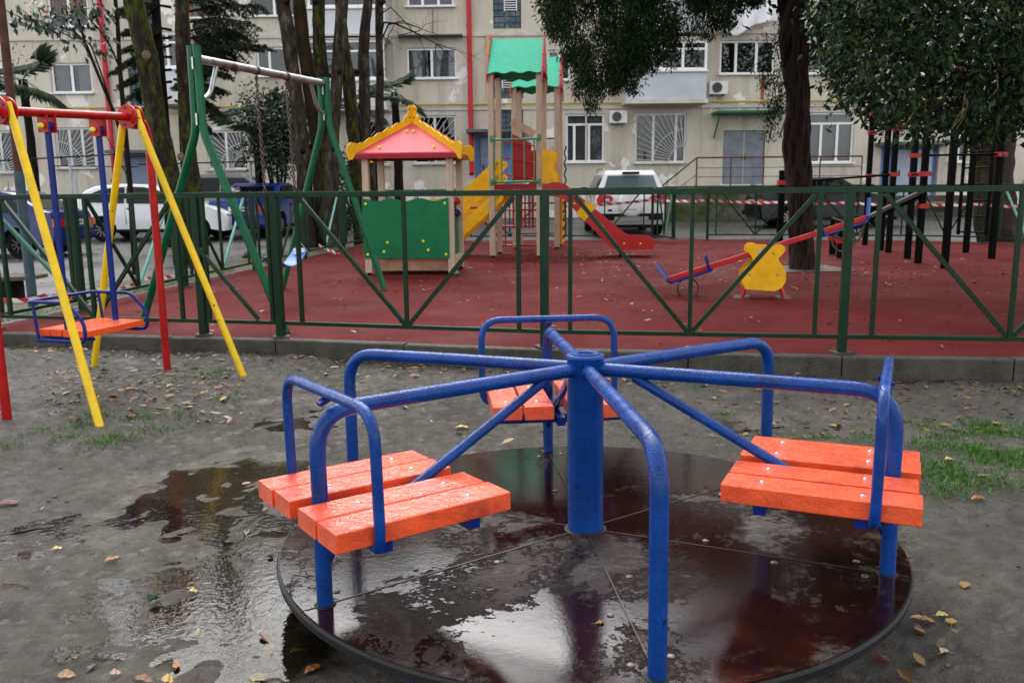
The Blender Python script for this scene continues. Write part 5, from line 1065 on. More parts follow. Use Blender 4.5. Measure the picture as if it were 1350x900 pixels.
# ------------------------------------------------------------------ cars
PROF = {
 'hatch': dict(L=4.0, w=1.68, belt=0.93, roof=1.45, tum=0.17, wx=(-1.22, 1.25), wr=0.295,
   top=[(-1.99,.30),(-2.02,.55),(-1.97,.85),(-1.90,1.02),(-1.62,1.30),(-1.35,1.40),(-.7,1.45),(-.1,1.43),(.2,1.36),(1.05,.95),(1.6,.86),(1.9,.74),(2.02,.56),(2.0,.26)],
   side=[[(-1.60,1.0),(-.60,.96),(-.60,1.37),(-1.15,1.33),(-1.48,1.20)],[(-.54,.96),(.42,.94),(.88,.97),(.22,1.29),(-.1,1.36),(-.54,1.38)]], rear=(3,4), front=(8,9)),
 'liftback': dict(L=4.1, w=1.63, belt=0.90, roof=1.38, tum=0.15, wx=(-1.25, 1.22), wr=0.285,
   top=[(-2.0,.30),(-2.05,.55),(-2.02,.80),(-1.98,.93),(-1.80,.96),(-1.10,1.33),(-.85,1.37),(-.1,1.38),(.2,1.34),(.82,.93),(1.6,.85),(1.95,.74),(2.05,.55),(2.02,.26)],
   side=[[(-1.45,.95),(-.62,.95),(-.62,1.28),(-1.02,1.28)],[(-.54,.95),(.32,.95),(.50,1.0),(.12,1.27),(-.54,1.28)]], rear=(4,5), front=(8,9)),
 'sedan': dict(L=4.3, w=1.70, belt=0.93, roof=1.42, tum=0.17, wx=(-1.28, 1.32), wr=0.30,
   top=[(-2.1,.30),(-2.15,.52),(-2.12,.80),(-2.05,.95),(-1.55,1.0),(-.98,1.35),(-.7,1.41),(0,1.42),(.25,1.37),(.92,.98),(1.7,.87),(2.05,.74),(2.15,.55),(2.12,.26)],
   side=[[(-1.25,.99),(-.55,.99),(-.55,1.34),(-.88,1.34)],[(-.47,.99),(.35,.99),(.62,1.04),(.15,1.34),(-.47,1.35)]], rear=(4,5), front=(8,9)),
 'suv': dict(L=4.1, w=1.77, belt=1.08, roof=1.65, tum=0.25, wx=(-1.25, 1.27), wr=0.34,
   top=[(-1.98,.36),(-2.03,.60),(-2.0,.92),(-1.96,1.10),(-1.78,1.56),(-1.58,1.645),(-.8,1.67),(0,1.66),(.3,1.59),(.98,1.10),(1.6,1.02),(1.92,.90),(2.05,.68),(2.02,.34)],
   side=[[(-1.58,1.12),(-.62,1.12),(-.62,1.55),(-1.45,1.54)],[(-.54,1.12),(.35,1.12),(.62,1.18),(.18,1.53),(-.54,1.55)]], rear=(3,4), front=(8,9)),
}
def car(kind, label, loc, rz, paint, rim='rim', details=None, glass='car_glass'):
    P_ = PROF[kind]; w = P_['w']; t = thing('car', label, 'car', loc, rz, 'cars parked by the building')
    z0 = P_['top'][0][1]-0.06; wr = P_['wr']; ar = wr+0.065
    low = []
    for wx in sorted(P_['wx'], reverse=True):
        for k in range(0, 13): a = PI*k/12; low.append((wx+ar*math.cos(a), max(z0, wr+ar*math.sin(a)*1.0)))
    out = P_['top']+[(P_['top'][-1][0]-.05, z0)]+low+[(P_['top'][0][0]+.05, z0)]
    def hw(z, k=1.0):
        q = min(1, max(0, (z-P_['belt'])/(P_['roof']-P_['belt']))); lo_ = min(1, max(0, (0.55-z)/0.4)); return w/2*k*(1-P_['tum']*q-0.05*lo_)
    s = MB(); sl_ = [(-1, .955), (-.965, .985), (-.90, 1), (.90, 1), (.965, .985), (1, .955)]; n_ = len(out); vs = []
    for k, sc in sl_:
        for x, z in out:
            zz = z if z < 0.75 else 0.75+(z-0.75)*(1-(1-sc)*(0.8 if z < P_['belt']+0.1 else 3.6)); vs.append((x*(1-(1-sc)*0.6), hw(z)*k, zz))
    fs = [tuple(range(n_))[::-1], tuple(range(5*n_, 6*n_))]
    for r_ in range(5):
        for i in range(n_): fs.append((r_*n_+i, r_*n_+(i+1) % n_, (r_+1)*n_+(i+1) % n_, (r_+1)*n_+i))
    s.add(vs, fs); bo = s.build('body', paint, t, world=False, smooth=35)
    s = MB(); s.box((0, 0, 0.42), (P_['L']*0.86, w*0.80, 0.42)); s.build('underbody', M['car_dark'], t, world=False)
    for sd in (-1, 1):
        for poly in P_['side']:
            s = MB(); s.add([(x, sd*(hw(z)*0.998+0.006), z) for x, z in poly], [tuple(range(len(poly)))]); s.build('side_window', M[glass], t, world=False, smooth=0)
        s = MB(); s.box((0.62, sd*(w/2+0.08), P_['belt']+0.10), (0.12, 0.18, 0.12)); s.build('mirror', paint if details != 'white_suv' else M['car_dark'], t, world=False)
        s = MB(); s.box((-0.45, sd*(w/2+0.004), P_['belt']-0.10), (0.16, 0.02, 0.03)); s.build('door_handle', M['car_dark'], t, world=False)
        for xg in (-0.58, 0.62): s = MB(); s.box((xg, sd*(w/2*0.995), (P_['belt']+z0)/2+0.06), (0.008, 0.012, P_['belt']-z0-0.25)); s.build('door_gap', M['car_dark'], t, world=False)
        s = MB(); s.box((0, sd*(w/2*0.975), z0+0.03), (P_['L']*0.52, 0.05, 0.07)); s.build('sill_trim', M['car_dark'], t, world=False)
        for wx in P_['wx']:
            c = (wx, sd*(w/2-0.10), wr); s = MB(); s.lathe([(wr*0.60, -0.085), (wr*0.93, -0.095), (wr, -0.06), (wr, 0.06), (wr*0.93, 0.095), (wr*0.60, 0.085), (wr*0.60, -0.085)], c, axis=(0, 1, 0), seg=28); wh = s.build('wheel', M['tyre'], t, world=False)
            s = MB(); yo = sd*0.075; s.lathe([(wr*0.58, -0.01), (wr*0.64, 0.0), (wr*0.60, 0.012)], (c[0], c[1]+yo, c[2]), axis=(0, 1, 0), seg=24); s.cyl((c[0], c[1]+yo*0.7, c[2]), (c[0], c[1]+yo*1.1, c[2]), wr*0.14, seg=12)
            for k in range(10): a = 2*PI*k/10; s.beam((c[0], c[1]+yo, c[2]), (c[0]+wr*.6*math.cos(a), c[1]+yo, c[2]+wr*.6*math.sin(a)), 0.03, 0.028, up=(0, 1, 0))
            s.build('rim', M[rim], wh, world=False)
            s = MB(); s.lathe([(0, 0), (wr*0.58, 0)], (c[0], c[1]+sd*0.04, c[2]), axis=(0, 1, 0), seg=20); s.build('brake', M['car_dark'], wh, world=False)
    for nm, (i, j), wd in (('rear_window', P_['rear'], 0.80), ('windscreen', P_['front'], 0.84)):
        (xa, za), (xb, zb) = P_['top'][i], P_['top'][j]; f0, f1 = (0.10, 0.90); d = Vector((xb-xa, 0, zb-za)); nn = Vector((-d.z, 0, d.x)).normalized()
        if nn.z < 0: nn = -nn
        A = Vector((xa, 0, za))+d*f0+nn*0.008; B = Vector((xb, 0, zb))-d*(1-f1)+nn*0.008
        s = MB(); s.add([(A.x, -hw(A.z)*wd, A.z), (A.x, hw(A.z)*wd, A.z), (B.x, hw(B.z)*wd, B.z), (B.x, -hw(B.z)*wd, B.z)], [(0, 1, 2, 3)]); s.build(nm, M['car_glass_pale'] if details == 'white_suv' and nm == 'rear_window' else M[glass], t, world=False, smooth=0)
    xr_ = P_['top'][1][0]; zt_ = P_['belt']-0.14
    if details == 'white_suv':
        for sd in (-1, 1):
            s = MB(); s.prism([(0, 0), (0.36, 0.06), (0.40, 0.13), (0.34, 0.20), (0.05, 0.22), (-0.02, 0.10)], (xr_-0.005, sd*(w/2-0.03), 0.83), (0, -sd, 0), (0, 0, 1), -0.05, 0.05); lt = s.build('tail_light', M['light_red'], t, world=False); s = MB(); s.box((xr_-0.055, sd*(w/2-0.26), 0.92), (0.02, 0.13, 0.06)); s.build('clear_lens', M['light_clear'], lt, world=False)
        s = MB(); s.lathe([(0.0, 0.16), (0.20, 0.165), (0.29, 0.15), (0.335, 0.10), (0.34, 0.0)], (xr_+0.02, 0, 0.83), axis=(-1, 0, 0), seg=36); sp_ = s.build('spare_wheel_cover', paint, t, world=False); s = MB(); s.box((xr_-0.145, 0.0, 0.68), (0.02, 0.22, 0.03)); s.build('cover_recess', mat('grey_cover_trim', (0.35, 0.37, 0.40), 0.4), sp_, world=False)  # plain grey strip on the wheel cover
        s = MB(); s.box((xr_+0.03, 0, 0.50), (0.16, w*0.90, 0.16)); s.build('bumper', M['car_dark'], t, world=False)
        s = MB(); s.box((xr_-0.055, 0, 0.44), (0.02, 0.85, 0.13)); s.build('number_plate', mat('dirty_plate', (0.30, 0.28, 0.26), 0.6, var=0.5, vscale=25), t, world=False)
        s = MB(); s.box((xr_+0.17, 0, 1.58), (0.1, 0.42, 0.06)); s.build('spoiler_light', M['car_dark'], t, world=False)
        for sd in (-1, 1): s = MB(); s.tube([(-1.45, sd*0.62, 1.65), (-1.3, sd*0.63, 1.70), (0.1, sd*0.64, 1.71), (0.3, sd*0.63, 1.62)], 0.02, 6); s.build('roof_rail', M['steel'], t, world=False)
        s = MB(); s.box((xr_+0.005, w*0.3, 0.66), (0.02, 0.10, 0.05)); s.build('badge', M['car_dark'], t, world=False)
    else:
        for sd in (-1, 1):
            s = MB(); s.box((xr_+0.03, sd*(w/2-0.16), zt_-0.05), (0.10, 0.32, 0.16)); lt = s.build('tail_light', M['light_red'], t, world=False); s = MB(); s.box((xr_+0.028, sd*(w/2-0.06), zt_-0.05), (0.105, 0.13, 0.155)); s.build('indicator', M['light_orange'], lt, world=False)
            s = MB(); s.sphere((P_['top'][-2][0]-0.12, sd*(w/2-0.24), 0.66), 0.14, (1.1, 1.2, 0.55), 12, 8); s.build('headlight', M['light_clear'], t, world=False)
        s = MB(); s.box((xr_-0.01, 0, zt_-0.05), (0.03, 0.52, 0.115)); np_ = s.build('number_plate', M['plate'], t, world=False)
        s = MB()
        for k in range(6): s.box((xr_-0.028, -0.17+k*0.065, zt_-0.05), (0.006, 0.035, 0.055))
        s.build('plate_marks', mat('plate_ink', (0.05, 0.05, 0.06), 0.6), np_, world=False)
        s = MB(); s.box((P_['top'][-2][0]+0.01, 0, 0.42), (0.03, 0.52, 0.11)); s.build('number_plate', M['plate'], t, world=False)
        s = MB(); s.box((xr_+0.02, 0, 0.42), (0.14, w*0.94, 0.15)); s.build('bumper', paint, t, world=False); s = MB(); s.box((P_['top'][-2][0]-0.02, 0, 0.52), (0.07, w*0.55, 0.13)); s.build('front_grille', M['car_dark'], t, world=False)
    return t
pb = mat('car_paint_blue', (0.004, 0.014, 0.11), 0.25, coat=0.25, spec=0.3, var=0.05); pw = mat('car_paint_white', (0.74, 0.76, 0.78), 0.28, coat=0.7); pg = mat('car_paint_grey', (0.15, 0.15, 0.17), 0.3, metal=0.3, coat=0.4); pk = mat('car_paint_black', (0.004, 0.004, 0.005), 0.25, coat=0.05, spec=0.2); pb2 = mat('car_paint_royal', (0.005, 0.018, 0.16), 0.25, coat=0.25, spec=0.3)
car('liftback', 'dark blue liftback car at far left with its orange and red tail lights showing', (-11.25, 18.45, lz(-11, 18.4)), PI, pb, 'rim_dark')
car('hatch', 'white hatchback seen side-on behind the dark blue car', (-9.25, 23.1, lz(-9, 23.1)), 0.0, pw, 'rim')
car('suv', 'grey off-road car with roof rails parked near the building wall', (-8.75, 28.9, lz(-8, 28.9)), 0.05, pg, 'rim_dark')
car('sedan', 'royal blue saloon parked with its rear corner towards the swings', (-6.88, 24.8, lz(-6.9, 24.8)), R(85), pb2, 'rim')
car('suv', 'white off-road car with a covered spare wheel on its tailgate', (3.02, 23.9, lz(3, 23.9)), PI/2, pw, 'rim', 'white_suv')
car('sedan', 'black saloon parked side-on behind the ridged brown trunk', (9.2, 25.6, lz(9, 25.6)), 0.0, pk, 'rim')
# ------------------------------------------------------------------ trees
M['privet'] = ramp_island_mat('privet_leaf', [(0.003, 0.012, 0.003), (0.006, 0.021, 0.005), (0.010, 0.032, 0.011), (0.026, 0.050, 0.007), (0.006, 0.020, 0.012)], 0.34, 0.16)
M['cypress'] = ramp_island_mat('cypress_leaf', [(0.004, 0.013, 0.004), (0.007, 0.023, 0.007), (0.014, 0.040, 0.011), (0.026, 0.030, 0.010)], 0.7, 0.06)
M['fir'] = ramp_island_mat('fir_needle', [(0.006, 0.015, 0.006), (0.012, 0.026, 0.010), (0.028, 0.038, 0.010)], 0.6, 0.2)
M['palm'] = ramp_island_mat('palm_leaf', [(0.016, 0.045, 0.022), (0.028, 0.070, 0.034), (0.060, 0.090, 0.035)], 0.4, 0.5)
M['shrub'] = ramp_island_mat('shrub_leaf', [(0.010, 0.024, 0.010), (0.020, 0.042, 0.018), (0.045, 0.075, 0.040)], 0.35, 0.5)
M['sapling'] = ramp_island_mat('sapling_leaf', [(0.010, 0.032, 0.024), (0.018, 0.050, 0.034), (0.022, 0.045, 0.018)], 0.4, 0.5)
M['dry_leaf'] = ramp_island_mat('dry_leaf', [(0.16, 0.07, 0.025), (0.24, 0.12, 0.04), (0.30, 0.17, 0.07)], 0.7, 0.2)
M['crown'] = ramp_island_mat('crown_leaf', [(0.014, 0.032, 0.012), (0.024, 0.050, 0.018), (0.040, 0.065, 0.022)], 0.5, 0.4)
def knobbly(pts, rads, seg=14, amp=0.08, step=0.25, seed=0):
    """a trunk: resampled path with uneven, knotty section"""
    rr = np.random.default_rng(seed); pts = [Vector(p) for p in pts]; out = []; rad = []
    for i in range(len(pts)-1):
        L = (pts[i+1]-pts[i]).length; nn = max(1, int(L/step))
        for k in range(nn):
            t = k/nn; out.append(pts[i].lerp(pts[i+1], t)); rad.append(rads[i]*(1-t)+rads[i+1]*t)
    out.append(pts[-1]); rad.append(rads[-1]); s = MB(); n_ = len(out)
    # soften the path
    for _ in range(2): out = [out[0]]+[(out[i-1]+out[i]*2+out[i+1])/4 for i in range(1, n_-1)]+[out[-1]]
    rad = list(rad)
    s.tube(out, rad, seg); ph = rr.random(6)*6
    ii, kk = np.meshgrid(np.arange(n_), np.arange(seg), indexing='ij'); nz = vnoise(ii*step*5.0, np.abs(kk-seg/2)*0.9, 1.0, seed+200)
    for i in range(n_):
        c = out[i]
        for k in range(seg):
            v = Vector(s.v[i*seg+k]); a = 2*PI*k/seg; f = 1+amp*0.9*(float(nz[i, k])-0.5)*2+amp*(math.sin(a*2+ph[0]+i*0.23)*0.6+math.sin(a*3+ph[1]-i*0.41)*0.5+math.sin(a*5+ph[2]+i*0.9)*0.35); s.v[i*seg+k] = tuple(c+(v-c)*f)
    return s, out, rad
def bare_branches(t, start_pts, n_, m_, seed, length=1.6, r0=0.022, depth=2, up=0.6, name='branch'):
    rr = np.random.default_rng(seed)
    for i in range(n_):
        s = MB(); p0 = Vector(start_pts[i % len(start_pts)])
        def grow(p, d, L, r, lev):
            pts = [p]; dd = Vector(d)
            for k in range(5): dd = (dd+Vector(rr.normal(size=3)*0.16)+Vector((0, 0, 0.05*up))).normalized(); pts.append(pts[-1]+dd*L/5)
            s.tube(pts, [r*(1-0.75*k/5) for k in range(6)], 5)
            if lev:
                for k in (2, 3, 4, 5): grow(pts[k], (dd+Vector(rr.normal(size=3)*0.75)).normalized(), L*0.5, r*0.45, lev-1)
        a = rr.random()*2*PI; grow(p0, Vector((math.cos(a), math.sin(a)*0.7, up)).normalized(), length*(0.7+0.6*rr.random()), r0, depth); s.build(name, m_, t)
def ell_pts(n_, c, r, shell=0.0):
    d = unit(rng.normal(size=(n_, 3))); q = rng.random(n_)**(1/3); q = shell+(1-shell)*q; return np.array(c)+d*q[:, None]*np.array(r), d
# cypress with ridged trunk, hanging sprays
b0 = gz(1058, 355, 0.15); YC = b0.y
ct = thing('cypress_tree', 'tall cypress with ridged brown trunk and dark hanging sprays inside the playground', 'tree', b0)
path = [b0-Vector((0, 0, 0.1)), at(1058, 330, YC), at(1054, 250, YC), at(1050, 180, YC), at(1052, 130, YC), at(1047, 60, YC), at(1046, 0, YC), (b0.x-0.2, YC+0.1, 7.0), (b0.x-0.1, YC+0.2, 11.0)]
s, tp, tr = knobbly(path, [0.215, 0.185, 0.165, 0.180, 0.165, 0.190, 0.195, 0.14, 0.03], 30, 0.10, 0.07, 3); s.build('trunk', M['bark_brown'], ct)
s = MB(); s.box((b0.x, b0.y, 0.157), (1.15, 0.95, 0.012), 0.1); s.build('tree_pit_slab', M['concrete'], ct)
envx = [720, 735, 750, 765, 780, 800, 820, 840, 855, 870, 890, 905, 925, 945, 965, 985, 1000, 1020]
envy = [20, 72, 95, 145, 152, 132, 120, 128, 100, 88, 112, 80, 55, 68, 40, 18, 6, 4]
Ps, Ds = [], []; s_t = MB()
def spray(tip, L, n_, spread=0.095, YY=None):
    """a hanging branchlet: fine leaves fanned along a drooping axis"""
    tip = np.array(tip); a = rng.random()*2*PI; top = tip+np.array([0.22*L*math.cos(a), 0.22*L*math.sin(a), L])
    t = rng.random(n_); ax_ = top*(1-t)[:, None]+tip*t[:, None]; off = rng.normal(size=(n_, 3))*spread*(1.1-t*0.75)[:, None]; P_ = ax_+off*np.array([1, 1, 0.6])
    D_ = unit(off*3.0+np.array([0, 0, -0.55])+rng.normal(size=(n_, 3))*0.25); Ps.append(P_); Ds.append(D_)
    s_t.tube([tuple(top), tuple((top+tip)/2), tuple(tip)], [0.008, 0.005, 0.002], 4, caps=False)
for k in range(400):
    x = 722+rng.random()*285; e = np.interp(x, envx, envy); y = e-(rng.random()**1.3)*(e+55); YY = YC-0.9+rng.random()*1.5
    if x > 870 and rng.random() < 0.45: continue
    p = at(x, y, YY); spray(p, 0.34+0.26*rng.random(), 230)
for cx_, cy_, rx_, ry_, n_ in ((1018, 150, 16, 40, 12), (1012, 75, 12, 30, 5), (1100, 40, 32, 45, 42), (1120, 118, 28, 12, 12), (1085, 80, 14, 30, 9)):
    for k in range(n_): spray(at(cx_+rng.normal()*rx_*0.55, cy_+rng.normal()*ry_*0.5, YC-0.5+rng.random()*0.8), 0.22+0.2*rng.random(), 80)
Pn = np.concatenate(Ps); Dn = np.concatenate(Ds); leaf_cloud('crown', Pn, Dn, 0.034+0.034*rng.random(len(Pn)), 0.0175, M['cypress'], ct)
s_t.build('branchlets', M['bark_dark'], ct)['kind'] = 'stuff'
Pc, Dc = [], []
for k in range(420):
    h = 4.3+rng.random()*7.5; r_ = (0.5+1.9*rng.random())*(1-(h-4.3)/9.5); a = rng.random()*2*PI; c = np.array([b0.x+r_*math.cos(a), YC+r_*math.sin(a), h]); q = c+rng.normal(size=(38, 3))*np.array([.28, .28, .4]); Pc.append(q); Dc.append(unit(rng.normal(size=(38, 3))*0.6+np.array([0, 0, -0.8])))
leaf_cloud('upper_crown', np.concatenate(Pc), np.concatenate(Dc), 0.16, 0.06, M['cypress'], ct)
for tgt, z in (((-3.0, -0.6, -0.9), 4.6), ((-1.8, -0.9, -0.4), 4.3), ((-2.4, 0.2, -0.2), 5.2), ((0.9, -0.6, -0.2), 4.4), ((-0.6, -0.9, -0.9), 4.1)):
    p = Vector((b0.x-0.15, YC, z)); e = p+Vector(tgt); s = MB(); s.tube([p, p.lerp(e, 0.4)+Vector((0, 0, 0.25)), p.lerp(e, 0.75)+Vector((0, 0, 0.12)), e], [0.06, 0.04, 0.025, 0.01], 7); s.build('limb', M['bark_dark'], ct)
s = MB(); pb_ = [at(785, 72, YC-0.8), at(776, 84, YC-0.8), at(771, 98, YC-0.8)]; s.tube(pb_, [0.02, 0.03, 0.012], 6); s.build('dead_stub', M['scar'], ct)
# privet reaching in from the right
pt = thing('privet_tree', 'glossy broad-leaved evergreen tree overhanging the top right corner', 'tree', (6.7, 9.6, 0.15))
s, tp, tr = knobbly([(6.7, 9.6, 0.1), (6.6, 9.6, 1.3), (6.3, 9.5, 2.4), (5.9, 9.4, 3.4), (5.6, 9.3, 4.6)], [0.16, 0.14, 0.12, 0.09, 0.04], 12, 0.07, 0.2, 5); s.build('trunk', M['bark_grey'], pt)
Pp, Dp = [], []
px_l = [1080, 1100, 1112, 1130, 1150, 1175, 1200, 1230, 1260, 1300, 1350, 1400]; py_l = [62, 122, 135, 138, 160, 172, 172, 190, 176, 176, 184, 190]
for k in range(1500):
    x = 1072+rng.random()*330; e = np.interp(x, px_l, py_l)+26*(vnoise(np.array([x]), np.array([3.0]), 0.045, 91)[0]-0.55)+(16 if rng.random() < 0.06 else 0); y = e-6-(rng.random()**1.05)*(e+75); YY = 7.6+rng.random()*2.4
    if x < 1105 and rng.random() < 0.4: continue
    c = np.array(at(x, y, YY)); q = c+rng.normal(size=(11, 3))*0.085; Pp.append(q); Dp.append(unit(rng.normal(size=(11, 3))*0.65+np.array([-0.15, -0.25, -0.55])))
Pq = np.concatenate(Pp); Dq = np.concatenate(Dp); leaf_cloud('crown', Pq, Dq, 0.06+0.05*rng.random(len(Pq)), 0.030+0.024*rng.random(len(Pq)), M['privet'], pt)
Pu, du_ = ell_pts(9000, (5.6, 9.5, 4.6), (2.3, 2.0, 2.3), 0.2); Pu = Pu[Pu[:, 2] > 3.4]
leaf_cloud('upper_crown', Pu, unit(rng.normal(size=(len(Pu), 3))+np.array([0, 0, -0.5])), 0.13, 0.07, M['privet'], pt)
s = MB()
for k in range(300):
    c = Vector(Pp[int(rng.integers(len(Pp)))][0]); e = Vector((5.4, 9.3, 3.8)); d = (e-c).normalized(); s.tube([c, c+d*0.16+Vector((rng.normal()*.02, 0, rng.normal()*.02)), c+d*0.36+Vector((0, 0, rng.normal()*.04))], [0.0025, 0.004, 0.006], 4, caps=False)
s.build('twigs', mat('privet_twig', (0.16, 0.11, 0.035), 0.6, var=0.3), pt)['kind'] = 'stuff'
Pb = np.concatenate([np.concatenate([Pp[int(rng.integers(len(Pp)))][:1]]*14)+rng.normal(size=(14, 3))*0.03 for _ in range(330)]); s = MB()
for p in Pb: r_ = 0.007; s.add([(p[0]+r_, p[1], p[2]), (p[0]-r_, p[1], p[2]), (p[0], p[1]+r_, p[2]), (p[0], p[1]-r_, p[2]), (p[0], p[1], p[2]+r_), (p[0], p[1], p[2]-r_)], [(0, 2, 4), (2, 1, 4), (1, 3, 4), (3, 0, 4), (2, 0, 5), (1, 2, 5), (3, 1, 5), (0, 3, 5)])
bo_ = s.build('berries', mat('privet_berry', (0.018, 0.020, 0.040), 0.4), pt); bo_['kind'] = 'stuff'
# thick mossy trunk at far right
b1 = Vector((10.75, 18.9, 0.05)); bt = thing('broad_tree', 'tree with thick ridged trunk, moss on its right side, beyond the right fence', 'tree', b1)
s, tp, tr = knobbly([b1-Vector((0, 0, 0.1)), at(1313, 290, 18.9), at(1308, 240, 18.9), at(1312, 190, 18.9), at(1330, 120, 18.9), (11.4, 18.9, 6.5), (11.0, 19.0, 9.5)], [0.50, 0.42, 0.38, 0.37, 0.30, 0.20, 0.08], 32, 0.10, 0.09, 8)
s.build('trunk', mat('mossy_ridged_bark', (0.035, 0.022, 0.018), 0.9, var=0.5, vscale=6, color2=(0.022, 0.032, 0.006), c2scale=1.8, c2lo=0.5, c2hi=0.62, bump=1.0, bscale=12, stretch=(1.6, 1.6, 0.3)), bt)
Pu, _ = ell_pts(6000, (11.0, 18.9, 8.5), (4.0, 3.0, 3.0), 0.2); leaf_cloud('crown', Pu, unit(rng.normal(size=(len(Pu), 3))), 0.22, 0.12, M['crown'], bt)
s = MB(); p = at(1290, 205, 18.9); s.tube([p, at(1283, 160, 18.7), at(1272, 110, 18.5)], [0.16, 0.13, 0.08], 10); s.build('limb', M['bark_brown'], bt)
# two mossy trunks at left
for i, (lab, pts, rad, scars, sd) in enumerate((
    ('leaning mossy tree left of its straighter neighbour, behind the yellow swing leg', [(247, 338), (240, 295), (222, 230), (207, 165), (196, 90), (183, 30), (172, -15)], [0.27, 0.20, 0.19, 0.185, 0.175, 0.17, 0.16], [(193, 73), (212, 185)], 11),
    ('straight mossy tree right of the leaning one, left of the green swing', [(258, 338), (257, 290), (252, 245), (246, 170), (243, 90), (240, 20), (239, -15)], [0.25, 0.18, 0.165, 0.135, 0.125, 0.12, 0.115], [(240, 207)], 12))):
    YY = 15.9+0.15*i; base = gz(pts[0][0], 345, 0.05); t = thing('mossy_tree', lab, 'tree', (at(*pts[0], YY).x, YY, 0.05), group='mossy trunks at left')
    pp = [at(a, c_, YY) for a, c_ in pts]; pp[0].z = -0.05; topp = pp[-1]; d = (pp[-1]-pp[-3]).normalized(); pp += [topp+d*1.5, topp+d*3.2]; s, tp, tr = knobbly(pp, rad+[0.13, 0.05], 22, 0.10, 0.09, sd); s.build('trunk', M['bark_moss'], t)
    for sx_, sy_ in scars:
        c = at(sx_, sy_, YY); dirn = (Vector((0, 0, CAM_H))-c).normalized(); c = c+dirn*(0.15 if i == 0 else 0.125); s = MB(); s.lathe([(0, 0.05), (0.055, 0.048), (0.075, 0.035), (0.082, 0.0), (0.07, -0.08)], c-dirn*0.02, axis=dirn, seg=14); s.build('pruning_scar', M['scar'], t)
    bare_branches(t, [topp+d*0.8, topp+d*1.8, topp+d*2.6], 5, M['bark_dark'], 20+i, 1.8, 0.04)
# cluster of slender trunks behind the playhouse
CL = [
 ('leftmost slender trunk of the cluster behind the green swing', [(405, 325), (402, 250), (398, 190), (388, 110), (382, 60), (372, 0), (366, -20)], 0.19, 20.0, 1),
 ('orange-stained slender trunk, second of the cluster from the left', [(422, 322), (424, 250), (418, 190), (408, 110), (400, 60), (394, 0), (392, -20)], 0.19, 20.4, 2),
 ('straight dark trunk in the middle of the cluster, third from the left', [(432, 322), (430, 250), (428, 190), (425, 110), (421, 60), (420, 0), (419, -20)], 0.185, 20.2, 3),
 ('lichen-spotted trunk curving right at its top, middle of the cluster', [(436, 322), (437, 250), (439, 180), (444, 110), (447, 60), (452, 0), (455, -20)], 0.16, 19.8, 4),
 ('trunk bowed to the right, behind the lichen-spotted one of the cluster', [(478, 318), (473, 250), (466, 180), (460, 110), (453, 60), (449, 10), (447, -20)], 0.165, 20.5, 5),
 ('thin trunk with a stubby knot, second from the right in the cluster', [(484, 316), (488, 250), (482, 160), (479, 85), (481, 40), (485, 0), (486, -20)], 0.15, 21.0, 6),
 ('thin dark trunk with bare side branch, rightmost of the cluster', [(506, 314), (498, 250), (500, 180), (501, 110), (500, 50), (500, 0), (500, -20)], 0.115, 21.3, 7)]
for lab, pts, r_, YY, sd in CL:
    p0_ = at(*pts[0], YY); t = thing('slender_tree', lab, 'tree', (p0_.x, YY, 0.06), group='cluster of slender trunks'); pp = [at(a, c_, YY) for a, c_ in pts]; pp[0].z = -0.05
    d = (pp[-1]-pp[-3]).normalized(); top_ = pp[-1]; pp += [top_+d*1.6, top_+d*3.5]; n_ = len(pp); s, tp, tr = knobbly(pp, [r_*1.2, r_*0.95]+[r_*0.88*(1-0.05*k) for k in range(n_-4)]+[r_*0.55, r_*0.15], 18, 0.10, 0.10, 30+sd)
    s.build('trunk', M['bark_grey'] if sd in (1, 4, 6, 7) else mat('orange_bark', (0.045, 0.024, 0.012), 0.85, var=0.5, vscale=8, color2=(0.020, 0.026, 0.006), c2scale=6, c2lo=0.45, c2hi=0.6, bump=1.0, bscale=24, stretch=(1, 1, 0.3)) if sd == 2 else M['bark_moss'], t)
    for k in range(3):
        i = int(len(tp)*(0.25+0.17*k)); s = MB(); c = tp[i]; a = sd*1.3+k*2.1; dv = Vector((math.cos(a), -abs(math.sin(a)), 0.25)).normalized(); s.tube([c+dv*tr[i]*0.6, c+dv*(tr[i]+0.10)], [0.07, 0.05], 9); s.build('knot', M['bark_dark'], t)
    bare_branches(t, [top_, top_+d*1.4, top_+d*2.5], 4, M['bark_dark'], 50+sd, 1.7, 0.03)
    if sd == 7:
        for pp2, r2 in (([(502, 45), (506, 30), (520, 31), (545, 42), (575, 58), (598, 78)], 0.035), ([(503, 52), (512, 33), (530, 28), (560, 40), (590, 50)], 0.02), ([(500, 20), (515, 10), (535, 30), (555, 55), (565, 80)], 0.018)):
            s = MB(); s.tube([at(a, c_, YY-0.2-0.05*k) for k, (a, c_) in enumerate(pp2)], [r2*(1-0.8*k/(len(pp2)-1)) for k in range(len(pp2))], 6); s.build('branch', M['bark_dark'], t)
        bare_branches(t, [at(545, 42, YY-.3), at(520, 31, YY-.3), at(575, 58, YY-.4)], 6, M['bark_dark'], 77, 1.1, 0.012, 1, up=-0.2, name='branch')
